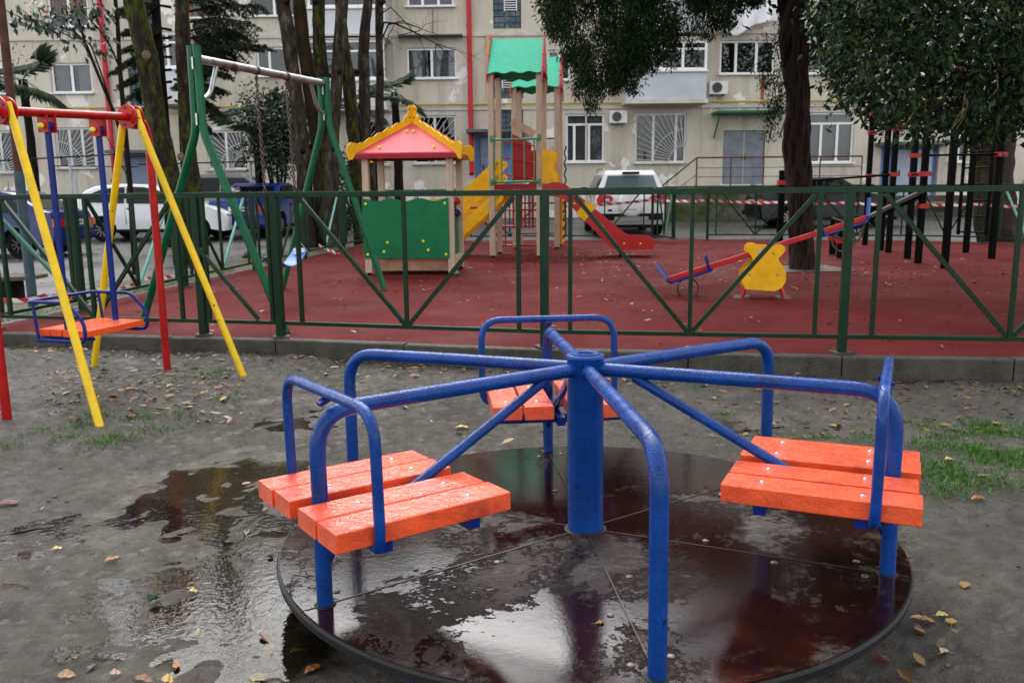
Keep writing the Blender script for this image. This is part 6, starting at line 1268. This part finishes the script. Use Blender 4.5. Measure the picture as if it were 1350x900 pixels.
# fir behind the left trunks
fy = 20.5; fb = at(228, 320, fy); ft = thing('fir_tree', 'fir with layered drooping boughs behind the two mossy trunks', 'tree', (fb.x, fy, 0.05))
s, tp, tr = knobbly([(fb.x, fy, 0), (fb.x, fy, 4), (fb.x+0.1, fy, 9)], [0.16, 0.12, 0.03], 10, 0.05, 0.4, 60); s.build('trunk', M['bark_dark'], ft)
Pf, Df = [], []
def bough(start, end, droop, n_tw=26, tw=0.55):
    a = Vector(start); e = Vector(end); s = MB(); mid_ = a.lerp(e, 0.55)+Vector((0, 0, 0.12)); pts = [a.lerp(mid_, k/4) if k < 5 else mid_.lerp(e, (k-4)/4) for k in range(9)]
    s.tube(pts, [0.035*(1-0.1*k) for k in range(9)], 6); d = (e-a).normalized(); side = d.cross(Vector((0, 0, 1))).normalized()
    for k in range(n_tw):
        t = 0.22+0.78*k/n_tw; i = t*8; p = pts[int(i)].lerp(pts[min(8, int(i)+1)], i-int(i)); sg = 1 if k % 2 else -1; L = tw*(1.05-0.6*t)*(0.7+0.5*rng.random()); q = p+side*sg*L*0.75+d*L*0.55-Vector((0, 0, droop*L*(0.4+0.6*rng.random())))
        s.tube([p, p.lerp(q, .5)+Vector((0, 0, .03)), q], [0.010, 0.006, 0.002], 4, caps=False); n_ = int(95*L/tw)+20
        tt = rng.random(n_); P_ = np.array(p)+(np.array(q)-np.array(p))*tt[:, None]; ddv = np.array((q-p).normalized()); rnd = unit(rng.normal(size=(n_, 3))); Pf.append(P_); Df.append(unit(ddv*0.7+rnd*0.9))
    s.build('bough', M['bark_dark'], ft)
tx = lambda a, c_, dy=0: at(a, c_, fy+dy)
T_ = lambda z: Vector((fb.x, fy, z))
for st, en, dr, tw in ((tx(232, 32), tx(330, 30, -.7), 0.8, 0.75), (tx(232, 55), tx(326, 48, -.4), 0.9, 0.8), (tx(236, 62), tx(300, 70, -.7), 0.6, 0.55), (tx(236, 72), tx(352, 62, -1), 0.35, 0.6), (tx(236, 84), tx(345, 92, -.6), 0.35, 0.55), (tx(232, 95), tx(300, 100, -.8), 0.4, 0.5),
    (tx(226, 40), tx(165, 42, -.6), 0.5, 0.55), (tx(226, 60), tx(150, 96, -.9), 0.25, 0.45), (tx(226, 92), tx(160, 112, -.6), 0.4, 0.5), (tx(230, 8), tx(300, -6, -.5), 0.6, 0.7), (tx(226, 10), tx(158, 12, -.3), 0.7, 0.6), (tx(232, 118), tx(285, 150, -.8), 0.5, 0.5), (tx(226, 128), tx(176, 160, -.8), 0.5, 0.45), (tx(230, 105), tx(270, 125, -1.2), .4, .5), (tx(230, 20), tx(345, 8, .4), .7, .7), (tx(232, 45), tx(310, 40, .8), .8, .8), (tx(232, 70), tx(320, 84, .6), .6, .7), (tx(226, 50), tx(170, 66, .6), .6, .6), (tx(226, 76), tx(172, 84, .5), .5, .6), (tx(226, 108), tx(178, 126, .4), .6, .6), (tx(230, 112), tx(290, 118, .6), .6, .6), (tx(230, 132), tx(275, 170, .3), .6, .5)): bough(st, en, dr, 26, tw)
for k in range(8): a = k*0.8; z = 6.2+0.35*k; bough(T_(z), T_(z)+Vector((math.cos(a)*2.0, math.sin(a)*2.0, -0.2)), 0.6, 12, 0.6)
Pn = np.concatenate(Pf); Dn = np.concatenate(Df); leaf_cloud('needles', Pn, Dn, 0.085, 0.022, M['fir'], ft)
# fan palms
def palm(label, px, py, YY, n_f, rad, base_py=300):
    c = at(px, py, YY); t = thing('fan_palm', label, 'palm', (c.x, YY, lz(c.x, YY))); s, tp, tr = knobbly([(c.x, YY, lz(c.x, YY)-0.05), (c.x+0.05, YY, (c.z)/2), c], [0.13, 0.12, 0.11], 10, 0.12, 0.12, int(px)); s.build('trunk', M['bark_dark'], t)
    for k in range(n_f):
        a = k*2.399; el = -0.55+1.6*((k*0.618) % 1); d = Vector((math.cos(a)*math.cos(el), math.sin(a)*math.cos(el), math.sin(el))); h = c+d*rad*0.75-Vector((0, 0, 0.10)); s = MB(); s.tube([c, c.lerp(h, .5)+Vector((0, 0, .06)), h], [0.012, 0.009, 0.007], 5)
        side = d.cross(Vector((0, 0, 1))).normalized(); upv = side.cross(d)
        for j in range(17):
            q = (j/16-0.5)*2*2.0; dv = (d*math.cos(q*0.8)+side*math.sin(q*0.8)).normalized(); L = rad*(0.72-0.12*abs(q)); w_ = 0.027; tip = h+dv*L-Vector((0, 0, 0.22*L*L+0.05*rng.random())); mid_ = h+dv*L*0.55; sv = dv.cross(upv).normalized()*w_
            s.add([h, mid_+sv+upv*0.008, tip, mid_-sv+upv*0.008], [(0, 1, 2), (0, 2, 3)])
        s.build('frond', M['palm'], t, smooth=0)
palm('fan palm at far left behind the rusty pole', 30, 105, 25.5, 22, 1.05); palm('dark fan palm left of the chains of the green swing', 336, 158, 25.5, 22, 0.95); palm('fan palm standing right of the cluster of slender trunks', 520, 122, 25.0, 16, 0.75); palm('fan palm with low fronds among the slender trunks', 476, 138, 26.0, 14, 0.7)
# dark evergreen shrub behind the chains
for lab, px, py, rx, rz_, YY, n_ in (('tall dark evergreen shrub hiding a ground floor window behind the swing chains', 362, 172, 1.05, 1.35, 25.0, 5200), ('low dark shrub at the foot of the slender trunks', 470, 232, 0.8, 0.6, 25.5, 1800), ('small green plant at the foot of the wall beside the trunks', 452, 285, 0.5, 0.35, 24.5, 900)):
    c = at(px, py, YY); zg = lz(c.x, YY); t = thing('evergreen_shrub', lab, 'shrub', (c.x, YY, zg)); s = MB()
    for k in range(5): a = k*1.25; s.tube([(c.x, YY, zg-0.03), (c.x+0.2*math.cos(a), YY+0.2*math.sin(a), (zg+c.z)/2), (c.x+0.5*rx*math.cos(a), YY+0.4*rx*math.sin(a), c.z+0.3*rz_)], [0.05, 0.035, 0.012], 6)
    s.build('stem', M['bark_dark'], t); Pc = []
    for k in range(n_//45):
        d = unit(rng.normal(size=3)); q = np.array(c)+d*np.array([rx, rx*0.8, rz_])*(0.35+0.65*rng.random()); Pc.append(q+rng.normal(size=(45, 3))*0.15)
    Pc = np.concatenate(Pc); leaf_cloud('foliage', Pc, unit(rng.normal(size=(len(Pc), 3))+np.array([0, -.3, .2])), 0.13, 0.06, M['shrub'], t)
# sapling with drooping leaves, upper left
YS = 11.6; sp0 = gz(178, 362, 0.05); YS = sp0.y; st = thing('young_tree', 'young tree with slanting dark stems, drooping leaves and dry seed tufts at upper left', 'tree', (sp0.x, YS, 0.05))
for k, (pp, r0, r1) in enumerate((([(178, 362), (172, 250), (164, 160), (158, 90), (155, 30), (150, -20)], 0.045, 0.028), ([(168, 200), (150, 148), (128, 95), (112, 55), (101, 18), (96, -15)], 0.030, 0.014), ([(160, 95), (145, 60), (130, 38), (112, 20), (104, -12)], 0.016, 0.008), ([(150, 148), (138, 110), (120, 60), (98, 42), (68, 32), (30, 25), (-10, 5)], 0.014, 0.006), ([(128, 95), (110, 58), (85, 45), (55, 36), (28, 12)], 0.012, 0.004), ([(158, 40), (140, 15), (125, -10)], 0.012, 0.008), ([(150, 70), (130, 30), (118, -10)], 0.010, 0.006), ([(168, 232), (130, 160), (85, 140), (70, 128)], 0.008, 0.003))):
    s = MB(); s.tube([at(a, c_, YS-0.02*j*k) for j, (a, c_) in enumerate(pp)], [r0+(r1-r0)*j/(len(pp)-1) for j in range(len(pp))], 7); s.build('trunk' if k == 0 else 'branch', M['bark_dark'], st)
P1, P2 = [], []
for k in range(300):
    u_ = rng.random(); x = 15+135*rng.random(); y = 8+70*rng.random()**1.1
    if y > 30+0.45*x*0.9 or rng.random() < 0.15: y *= 0.5
    P1.append(at(x, y, YS-0.5+0.7*rng.random()))
for k in range(120): P2.append(at(30+85*rng.random()**1.0, -6+30*rng.random(), YS-0.5+0.7*rng.random()))
for k in range(24): P2.append(at(15+25*rng.random(), 60+35*rng.random(), YS-0.3+0.4*rng.random()))
P1 = np.array(P1); P2 = np.array(P2); leaf_cloud('leaves', P1, unit(rng.normal(size=(len(P1), 3))*0.5+np.array([0.3, 0, -0.8])), 0.10+0.05*rng.random(len(P1)), 0.065, M['sapling'], st)
leaf_cloud('dry_tufts', P2, unit(rng.normal(size=(len(P2), 3))*0.7+np.array([0, 0, -0.4])), 0.08, 0.022, M['dry_leaf'], st)['kind'] = 'stuff'

# ------------------------------------------------------------------ poles, rails, tape, bench
p = gz(45, 415, 0.0); p.z = 0.03; po = thing('pole', 'steel pole, rusty brown above and blue-grey below, at far left', 'pole', p)
zs_ = at(29, 226, p.y).z; s = MB(); s.cyl(p-Vector((0, 0, .1)), (p.x, p.y, zs_), 0.052, seg=14); s.build('painted_base', mat('blue_grey_paint', (0.045, 0.078, 0.10), 0.5, var=0.4, vscale=8, color2=(0.09, 0.06, 0.05), c2scale=7, c2lo=0.6, c2hi=0.7), po)
s = MB(); s.cyl((p.x, p.y, zs_), (p.x, p.y, 4.6), 0.045, seg=14); s.build('shaft', mat('rust_brown', (0.075, 0.030, 0.022), 0.7, var=0.4, vscale=10), po)
YR = 25.0; pr = thing('pipe_rail', 'dark horizontal pipe rails on silver posts before the left windows', 'rail', (at(92, 255, YR).x, YR, 0.1))
for a, c_, r_ in (((-20, 213), (146, 204), 0.022), ((66, 219), (182, 220), 0.016), ((182, 217), (336, 213), 0.020)):
    q0 = at(*a, YR); q1_ = at(*c_, YR); s = MB(); s.cyl(q0, q1_, r_, seg=7); s.build('rail', M['wire'], pr)
for px, py in ((91, 208), (99, 225), (295, 216), (330, 214)):
    q0 = at(px, py, YR); s = MB(); s.cyl((q0.x, YR, 0.05), q0, 0.03, seg=8); s.build('post', mat('silver_post', (0.40, 0.45, 0.52), 0.45, var=0.2), pr)
TAPE = stripe_mat('barrier_tape', (0.62, 0.03, 0.04), (0.78, 0.76, 0.76), 5.0)
def tape(label, pts, w=0.05, sag=0.06, seed=1):
    rr = np.random.default_rng(seed); pp = []
    for i in range(len(pts)-1):
        a, e = Vector(pts[i]), Vector(pts[i+1])
        for k in range(12): t = k/12; pp.append(a.lerp(e, t)-Vector((0, 0, sag*4*t*(1-t))))
    pp.append(Vector(pts[-1])); vs = []; uv = []; L = 0; tw = 0
    for i, q in enumerate(pp):
        if i: L += (q-pp[i-1]).length
        tw = 0.5*math.sin(i*0.35+seed); wv = Vector((0, math.sin(tw), math.cos(tw)))*w/2; vs += [q-wv, q+wv]; uv += [(L, 0), (L, 1)]
    base = pp[0]; me = bpy.data.meshes.new('barrier_tape'); fs = [(2*i, 2*i+2, 2*i+3, 2*i+1) for i in range(len(pp)-1)]; me.from_pydata([v-base for v in vs], [], fs); ul = me.uv_layers.new(name='UVMap')
    for lp_ in me.loops: ul.data[lp_.index].uv = uv[lp_.vertex_index]
    me.materials.append(TAPE); me.update(); o = bpy.data.objects.new('barrier_tape', me); COL.objects.link(o); o.location = base; return tag(o, label, 'tape', 'red and white barrier tapes')
tape('red and white barrier tape strung low past the pole at left', [at(-20, 389, 9.0), at(60, 389, 9.5), at(128, 381, 10.3), at(190, 367, 11.3), at(262, 350, 12.5)])
tape('red and white barrier tape stretched along the back fence', [at(745, 272, 19.9), at(862, 263, 19.5), at(932, 264, 19.6), at(1045, 266, 19.3), at(1115, 267, 19.0), at(1197, 268, 18.5), at(1298, 269, 17.8), at(1350, 271, 17.0)], 0.06, 0.03, 2)
tape('torn end of barrier tape lying on the rubber near the trunks', [gz(420, 323, 0.30), gz(432, 329, 0.24), gz(447, 335, 0.17)], 0.06, 0.0, 3)
bp_ = at(2, 370, 10.6); wb = thing('bench', 'old mossy plank bench beyond the left fence', 'bench', (bp_.x, 10.6, 0.03))
for k in range(3): s = MB(); s.box((bp_.x-0.2, 10.45+0.15*k, 0.33), (1.3, 0.13, 0.045), 0.05); s.build('plank', mat('mossy_plank', (0.10, 0.085, 0.055), 0.8, var=0.5, vscale=8, color2=(0.06, 0.075, 0.02), c2scale=5), wb)
for k in (-0.6, 0.3): s = MB(); s.box((bp_.x-0.2+k, 10.6, 0.16), (0.12, 0.40, 0.30)); s.build('leg', M['bark_dark'], wb)
# pigeon on the asphalt
pg0 = gz(327, 344, 0.06); pgn = thing('pigeon', 'dark grey pigeon standing on the asphalt beyond the left fence', 'pigeon', pg0)
s = MB(); bodyp = [(-0.17, 0, 0.075), (-0.12, 0, 0.085), (-0.05, 0, 0.105), (0.02, 0, 0.125), (0.06, 0, 0.155), (0.08, 0, 0.195), (0.095, 0, 0.225), (0.125, 0, 0.228), (0.145, 0, 0.222)]; s.tube([Vector((a*0.4, a*0.9, z))+pg0 for a, _, z in bodyp], [0.012, 0.026, 0.055, 0.062, 0.05, 0.030, 0.028, 0.016, 0.003], 12); s.build('body', mat('pigeon_grey', (0.035, 0.038, 0.050), 0.6, var=0.3, vscale=20), pgn)
for k in (-1, 1):
    s = MB(); s.tube([pg0+Vector((0.02*k, 0, 0.08)), pg0+Vector((0.02*k, -0.005, 0.01)), pg0+Vector((0.02*k+0.01, 0.03, 0.004))], 0.005, 5); s.build('leg', mat('pigeon_leg', (0.3, 0.06, 0.05), 0.5), pgn)

# ------------------------------------------------------------------ fallen leaves, grass, small litter
LM = ramp_island_mat('leaf_litter', [(0.018, 0.010, 0.007), (0.12, 0.035, 0.010), (0.030, 0.014, 0.009), (0.22, 0.13, 0.030), (0.08, 0.028, 0.010), (0.015, 0.009, 0.007), (0.28, 0.18, 0.025), (0.04, 0.018, 0.010), (0.18, 0.065, 0.015)], 0.45, 0.4)
def litter(name, xy, zf, size, label_):
    n_ = len(xy); xy = np.asarray(xy); z = zf(xy[:, 0], xy[:, 1]); P_ = np.stack([xy[:, 0], xy[:, 1], z+0.006], 1); a = rng.random(n_)*2*PI
    D_ = np.stack([np.cos(a), np.sin(a), rng.normal(size=n_)*0.12], 1); D_ = unit(D_); S = np.stack([-np.sin(a), np.cos(a), rng.normal(size=n_)*0.14], 1); S = unit(S); L = (size*(0.35+0.95*rng.random(n_)**2))[:, None]; W_ = L*(0.30+0.25*rng.random(n_))[:, None]
    up_ = np.array([0, 0, 1.0]); cu = (0.009*rng.random(n_)**2)[:, None]*up_
    tip = P_+D_*L; m1 = P_+D_*L*0.35; m2 = P_+D_*L*0.72
    vs = np.stack([P_, m1+S*W_/2+cu, m2+S*W_*0.42+cu*1.2, tip+cu*0.5, m2-S*W_*0.42+cu, m1-S*W_/2+cu*1.2, m1*0.5+m2*0.5], 1).reshape(-1, 3); base = np.arange(n_)*7
    tri = np.array([[6, 0, 1], [6, 1, 2], [6, 2, 3], [6, 3, 4], [6, 4, 5], [6, 5, 0]]); q = (base[:, None, None]+tri[None]).reshape(-1).astype(np.int32)
    me = bpy.data.meshes.new(name); me.vertices.add(len(vs)); me.vertices.foreach_set('co', vs.astype(np.float32).ravel()); me.loops.add(len(q)); me.loops.foreach_set('vertex_index', q); me.polygons.add(len(q)//3); me.polygons.foreach_set('loop_start', np.arange(0, len(q), 3, dtype=np.int32)); me.update(calc_edges=True); me.materials.append(LM)
    o = bpy.data.objects.new(name, me); COL.objects.link(o); return tag(o, label_, 'leaves', kind='stuff')
def kline(x): return np.interp(x, [k[0] for k in KERB], [k[1] for k in KERB])
xy = []
for k in range(700): x = rng.random()*9-4.6; xy.append((x, kline(x)-0.03-abs(rng.normal())*0.22))
for k in range(420): c = gz(60+260*rng.random(), 490+70*rng.random()); xy.append((c.x, c.y))
for k in range(260): c = gz(900+440*rng.random(), 500+80*rng.random()); xy.append((c.x, c.y))
for k in range(150): xy.append((rng.random()*8-4, 1.0+rng.random()*5))
for k in range(120): a = rng.random()*2*PI; r_ = 1.08+0.12*rng.random(); xy.append((0.256+r_*math.cos(a), 2.925+r_*math.sin(a)))
xy = [q for q in xy if q[1] < kline(q[0])-0.02 and math.hypot(q[0]-.256, q[1]-2.925) > 1.1 and q[1] > 0.7]; litter('leaf_litter', xy, mud_z, 0.062, 'small brown and yellow fallen leaves scattered on the mud')
def in_rub(x, y): return sx(y)+0.15 < x < 10 and kline(x)+0.15 < y < 19.7-0.18*max(0, x-4)
xy = [(rng.random()*14-4.3, 6+13.5*rng.random()) for _ in range(900)]; xy += [tuple(np.array([1.3, 15.2])+rng.normal(size=2)*np.array([1.2, 0.8])) for _ in range(260)]; xy += [tuple(np.array([4.4, 12.3])+rng.normal(size=2)*np.array([1.4, 0.9])) for _ in range(200)]; xy += [tuple(np.array([2.5, 12.0])+rng.normal(size=2)*np.array([2.5, 2.0])) for _ in range(250)]
litter('leaf_litter', [q for q in xy if in_rub(*q)], lambda X, Y: 0.15+0*X, 0.065, 'dry leaves scattered over the maroon playground surface')
xy = [(-12+9*rng.random(), 8.5+14*rng.random()) for _ in range(900)]+[(rng.random()*14-4, 20.5+4*rng.random()) for _ in range(200)]; litter('leaf_litter', [q for q in xy if q[0] < sx(q[1])-0.1 or q[1] > 20.4], lambda X, Y: np.maximum(lot_z(X, Y), 0.056), 0.08, 'wet leaves scattered over the car park asphalt')
# dark crumbs and clods on the mud
s = MB()
for k in range(1800):
    x = rng.random()*9-4.5; y = 0.9+rng.random()*5.6
    if math.hypot(x-.256, y-2.925) < 1.12 or y > kline(x)-0.05: continue
    z = float(mud_z(np.array([x]), np.array([y]))[0]); r_ = 0.002+0.009*rng.random()**4; s.sphere((x, y, z+r_*0.2), r_, (0.7+0.8*rng.random(), 0.6+0.8*rng.random(), 0.5), 5, 4)
tag(s.build('mud_clods', mat('clod', (0.055, 0.047, 0.040), 0.5, island=0.85)), 'crumbs of dark earth and pebbles on the mud', 'pebbles', kind='stuff')
# grass
GM = ramp_island_mat('grass_blade', [(0.020, 0.10, 0.005), (0.036, 0.15, 0.010), (0.065, 0.18, 0.014), (0.10, 0.12, 0.03)], 0.5, 0.3)
GP = []
def tuft(px, py, n_, spread): 
    c = gz(px, py); n_ = int(n_*2.2) if px < 400 else n_; GP.append(np.stack([c.x+rng.normal(size=n_)*spread, c.y+rng.normal(size=n_)*spread*0.8], 1))
for k in range(90):
    tx_, ty_ = 1215+170*rng.random(), 556+100*rng.random()
    if vnoise(np.array([tx_]), np.array([ty_]), 0.03, 88)[0] > 0.43: tuft(tx_, ty_, 85, 0.06)
for k in range(14): tuft(1050+120*rng.random(), 570+12*rng.random(), 18, 0.04)
for px, py, n_, sp_ in ((290, 500, 60, .05), (270, 505, 30, .05), (130, 558, 90, .07), (110, 570, 60, .06), (180, 560, 60, .06), (205, 572, 60, .05), (150, 585, 70, .07), (130, 592, 60, .06), (240, 558, 40, .05), (300, 535, 40, .05), (320, 528, 20, .04), (5, 590, 40, .05), (85, 585, 40, .06), (50, 575, 30, .06), (920, 510, 50, .04), (955, 545, 40, .03), (380, 500, 20, .03), (860, 575, 20, .03), (1010, 575, 20, .03), (420, 850, 12, .03), (455, 862, 14, .02), (1060, 880, 20, .04), (1100, 500, 20, .05)): tuft(px, py, n_, sp_)
GP = np.concatenate(GP); keep = (GP[:, 1] < kline(GP[:, 0])-0.02) & (np.hypot(GP[:, 0]-.256, GP[:, 1]-2.925) > 1.1); GP = GP[keep]; zz = mud_z(GP[:, 0], GP[:, 1]); G3 = np.stack([GP[:, 0], GP[:, 1], zz-0.004], 1)
gd = unit(rng.normal(size=(len(G3), 3))*0.55+np.array([0, 0, 0.8])); go_ = leaf_cloud('grass', G3, gd, 0.015+0.035*rng.random(len(G3))**1.3, 0.0048, GM); tag(go_, 'short green grass tufts growing in the mud', 'grass', kind='stuff')
VG = []
for k in range(4500):
    y = 8.2+11.5*rng.random(); x = sx(y)-0.15-0.75*rng.random(); VG.append((x, y))
for k in range(2600): VG.append((rng.random()*13-3, 20.35+0.6*rng.random()))
VG = np.array(VG); vn = vnoise(VG[:, 0], VG[:, 1], 1.6, 77); VG = VG[vn > 0.5]; V3 = np.stack([VG[:, 0], VG[:, 1], 0.05+0*VG[:, 0]], 1); gd = unit(rng.normal(size=(len(V3), 3))*0.5+np.array([0, 0, 0.8])); go_ = leaf_cloud('grass', V3, gd, 0.05+0.06*rng.random(len(V3)), 0.008, GM); tag(go_, 'thin grass on the verge outside the left and back fences', 'grass', kind='stuff')
# single leaves in the foreground
def fallen(px, py, L, wd, az, col, label, cup=0.12, z=None):
    L *= 1.15; wd *= 1.45
    c = gz(px, py, 0.0 if z is None else z); zz_ = float(mud_z(np.array([c.x]), np.array([c.y]))[0]) if z is None else z
    col = tuple(v*q for v, q in zip(col, (0.72, 0.66, 0.55))); s = MB(); n_ = 10; vs = []; fs = []
    for i in range(n_+1):
        t = i/n_; wv = wd/2*math.sin(PI*t**0.85)**0.8*(1+0.06*math.sin(i*2.7)) if 0 < t < 1 else 0.0015; x = (t-0.5)*L; zc_ = 0.004*math.sin(PI*t)+0.003*math.sin(t*5+az)
        for q, yy in ((-1, -wv), (0, 0), (1, wv)): vs.append((x, yy, zc_+cup*abs(yy)*(1 if q else 0)+0.002*math.sin(i*1.7+q)))
    for i in range(n_):
        for q in (0, 1): fs.append((i*3+q, i*3+q+1, i*3+q+4, i*3+q+3))
    s.add(vs, fs); s.tube([(-L/2-0.012, 0.003, 0.001), (-L/2-0.004, 0.001, 0.002), (-L/2+0.002, 0, 0.002)], [0.0007, 0.0008, 0.0007], 4)
    me = s.mesh('fallen_leaf', mat('leaf_'+label.split(' leaf')[0].replace(' ', '_')+str(px), col, 0.4, var=0.45, vscale=45, color2=tuple(v*0.45 for v in col), c2scale=40, c2lo=0.55, c2hi=0.75), None, 60); o = bpy.data.objects.new('fallen_leaf', me); COL.objects.link(o); o.location = (c.x, c.y, zz_+0.008); o.rotation_euler = (rng.normal()*0.06+0.06, rng.normal()*0.06, az); tag(o, label, 'leaf', 'single fallen leaves in the foreground')
for a in ((340, 886, .050, .036, 2.2, (0.42, 0.42, 0.08), 'yellow-green leaf with ragged edge, largest at the lower left of the deck'), (263, 827, .032, .024, 0.4, (0.50, 0.46, 0.04), 'bright yellow curled leaf left of the deck'), (203, 790, .042, .028, 1.0, (0.03, 0.09, 0.03), 'dark green folded leaf on the mud at left', 0.9),
    (149, 739, .055, .018, 1.0, (0.36, 0.13, 0.04), 'narrow orange-brown leaf on the mud at left'), (76, 723, .036, .016, 0.5, (0.55, 0.50, 0.20), 'small pale yellow leaf on the left mud'), (10, 663, .085, .045, 0.35, (0.13, 0.045, 0.030), 'large maroon leaf at the left edge of the mud'), (232, 874, .040, .014, 1.9, (0.38, 0.14, 0.03), 'rust orange leaf standing near the bottom left'),
    (221, 892, .032, .026, 0.2, (0.50, 0.36, 0.08), 'ochre leaf at the bottom edge, lower left'), (190, 893, .055, .018, -0.2, (0.20, 0.08, 0.03), 'brown leaf beside the ochre one at the bottom edge'), (325, 824, .034, .014, 0.1, (0.48, 0.24, 0.17), 'pinkish dry leaf near the left rim of the deck'), (391, 848, .040, .016, 0.7, (0.16, 0.32, 0.06), 'light green narrow leaf just below the left rim of the deck'),
    (357, 857, .055, .010, 0.6, (0.40, 0.24, 0.18), 'pale pink sliver of leaf beside the left rim'), (88, 892, .045, .022, 0.1, (0.30, 0.18, 0.09), 'tan leaf at the bottom edge, far left'), (152, 884, .028, .018, 0.4, (0.42, 0.28, 0.26), 'small round pinkish leaf near the bottom left'), (255, 779, .026, .018, 0.3, (0.48, 0.46, 0.16), 'small yellow leaf between the green folded one and the deck'), (412, 872, .050, .020, 0.9, (0.28, 0.12, 0.04), 'copper leaf under the left rim of the deck'),
    (1243, 803, .040, .016, 0.15, (0.46, 0.44, 0.10), 'yellow-green leaf on the mud right of the deck'), (1245, 850, .046, .016, 0.8, (0.52, 0.46, 0.34), 'whitish dry leaf on the mud at lower right'), (1222, 807, .052, .018, -0.4, (0.34, 0.16, 0.06), 'orange-brown leaf close to the right rim of the deck'), (1254, 813, .036, .024, 1.2, (0.36, 0.24, 0.05), 'mustard leaf beside the yellow-green one at right'), (1166, 856, .050, .026, 0.2, (0.20, 0.07, 0.035), 'red-brown leaf under the right rim of the deck'), (1252, 606, .045, .022, 0.2, (0.52, 0.44, 0.22), 'cream leaf lying in the grass at right'), (1290, 658, .060, .022, 0.1, (0.34, 0.13, 0.04), 'orange leaf on the edge of the right grass patch'),
    (655, 502, .075, .045, 0.2, (0.48, 0.40, 0.05), 'yellow leaf below the kerb, left of the hub'), (548, 498, .080, .05, 0.3, (0.26, 0.10, 0.03), 'curled brown leaf below the kerb'), (610, 568, .075, .028, 0.1, (0.52, 0.42, 0.14), 'pale yellow leaf on the mud behind the left seat')):
    fallen(*a)
fallen(793, 825, .03, .010, 0.2, (0.36, 0.14, 0.04), 'tiny orange leaf lying on the wet deck', 0.2, 0.153)
def stick(px, py, px2, py2, r_, label, m_):
    a = gz(px, py); e = gz(px2, py2); za = float(mud_z(np.array([a.x]), np.array([a.y]))[0]); a.z = za+r_*1.5; e.z = float(mud_z(np.array([e.x]), np.array([e.y]))[0])+r_*1.5; s = MB(); md = a.lerp(e, .55)+Vector((0.004, 0.006, 0.004)); s.tube([a, a.lerp(md, .5), md, e], [r_, r_*1.1, r_*0.9, r_*0.5], 7); tag(s.build('stick', m_, base=tuple(a)), label, 'stick', 'twigs on the mud')
stick(18, 704, 66, 693, 0.0045, 'black straight twig on the mud at far left', M['bark_dark']); stick(4, 769, 38, 775, 0.0025, 'thin reddish twig below the black one at far left', mat('red_twig', (0.12, 0.05, 0.035), 0.6)); stick(915, 800, 912, 812, 0.0022, 'short twig by the front pole', M['scar'])
c = gz(55, 550); c.z = 0.02; s = MB(); vs = []
for i in range(7):
    for j in range(3): vs.append((c.x+(i-3)*0.014, c.y+(j-1)*0.012+0.004*math.sin(i), c.z+0.008+0.012*math.sin(i*1.3+j)))
s.add(vs, [(i*3+j, i*3+j+1, i*3+j+4, i*3+j+3) for i in range(6) for j in range(2)]); tag(s.build('paper_scrap', M['cloth'], base=tuple(c)), 'crumpled scrap of white paper beside the yellow swing leg', 'paper')
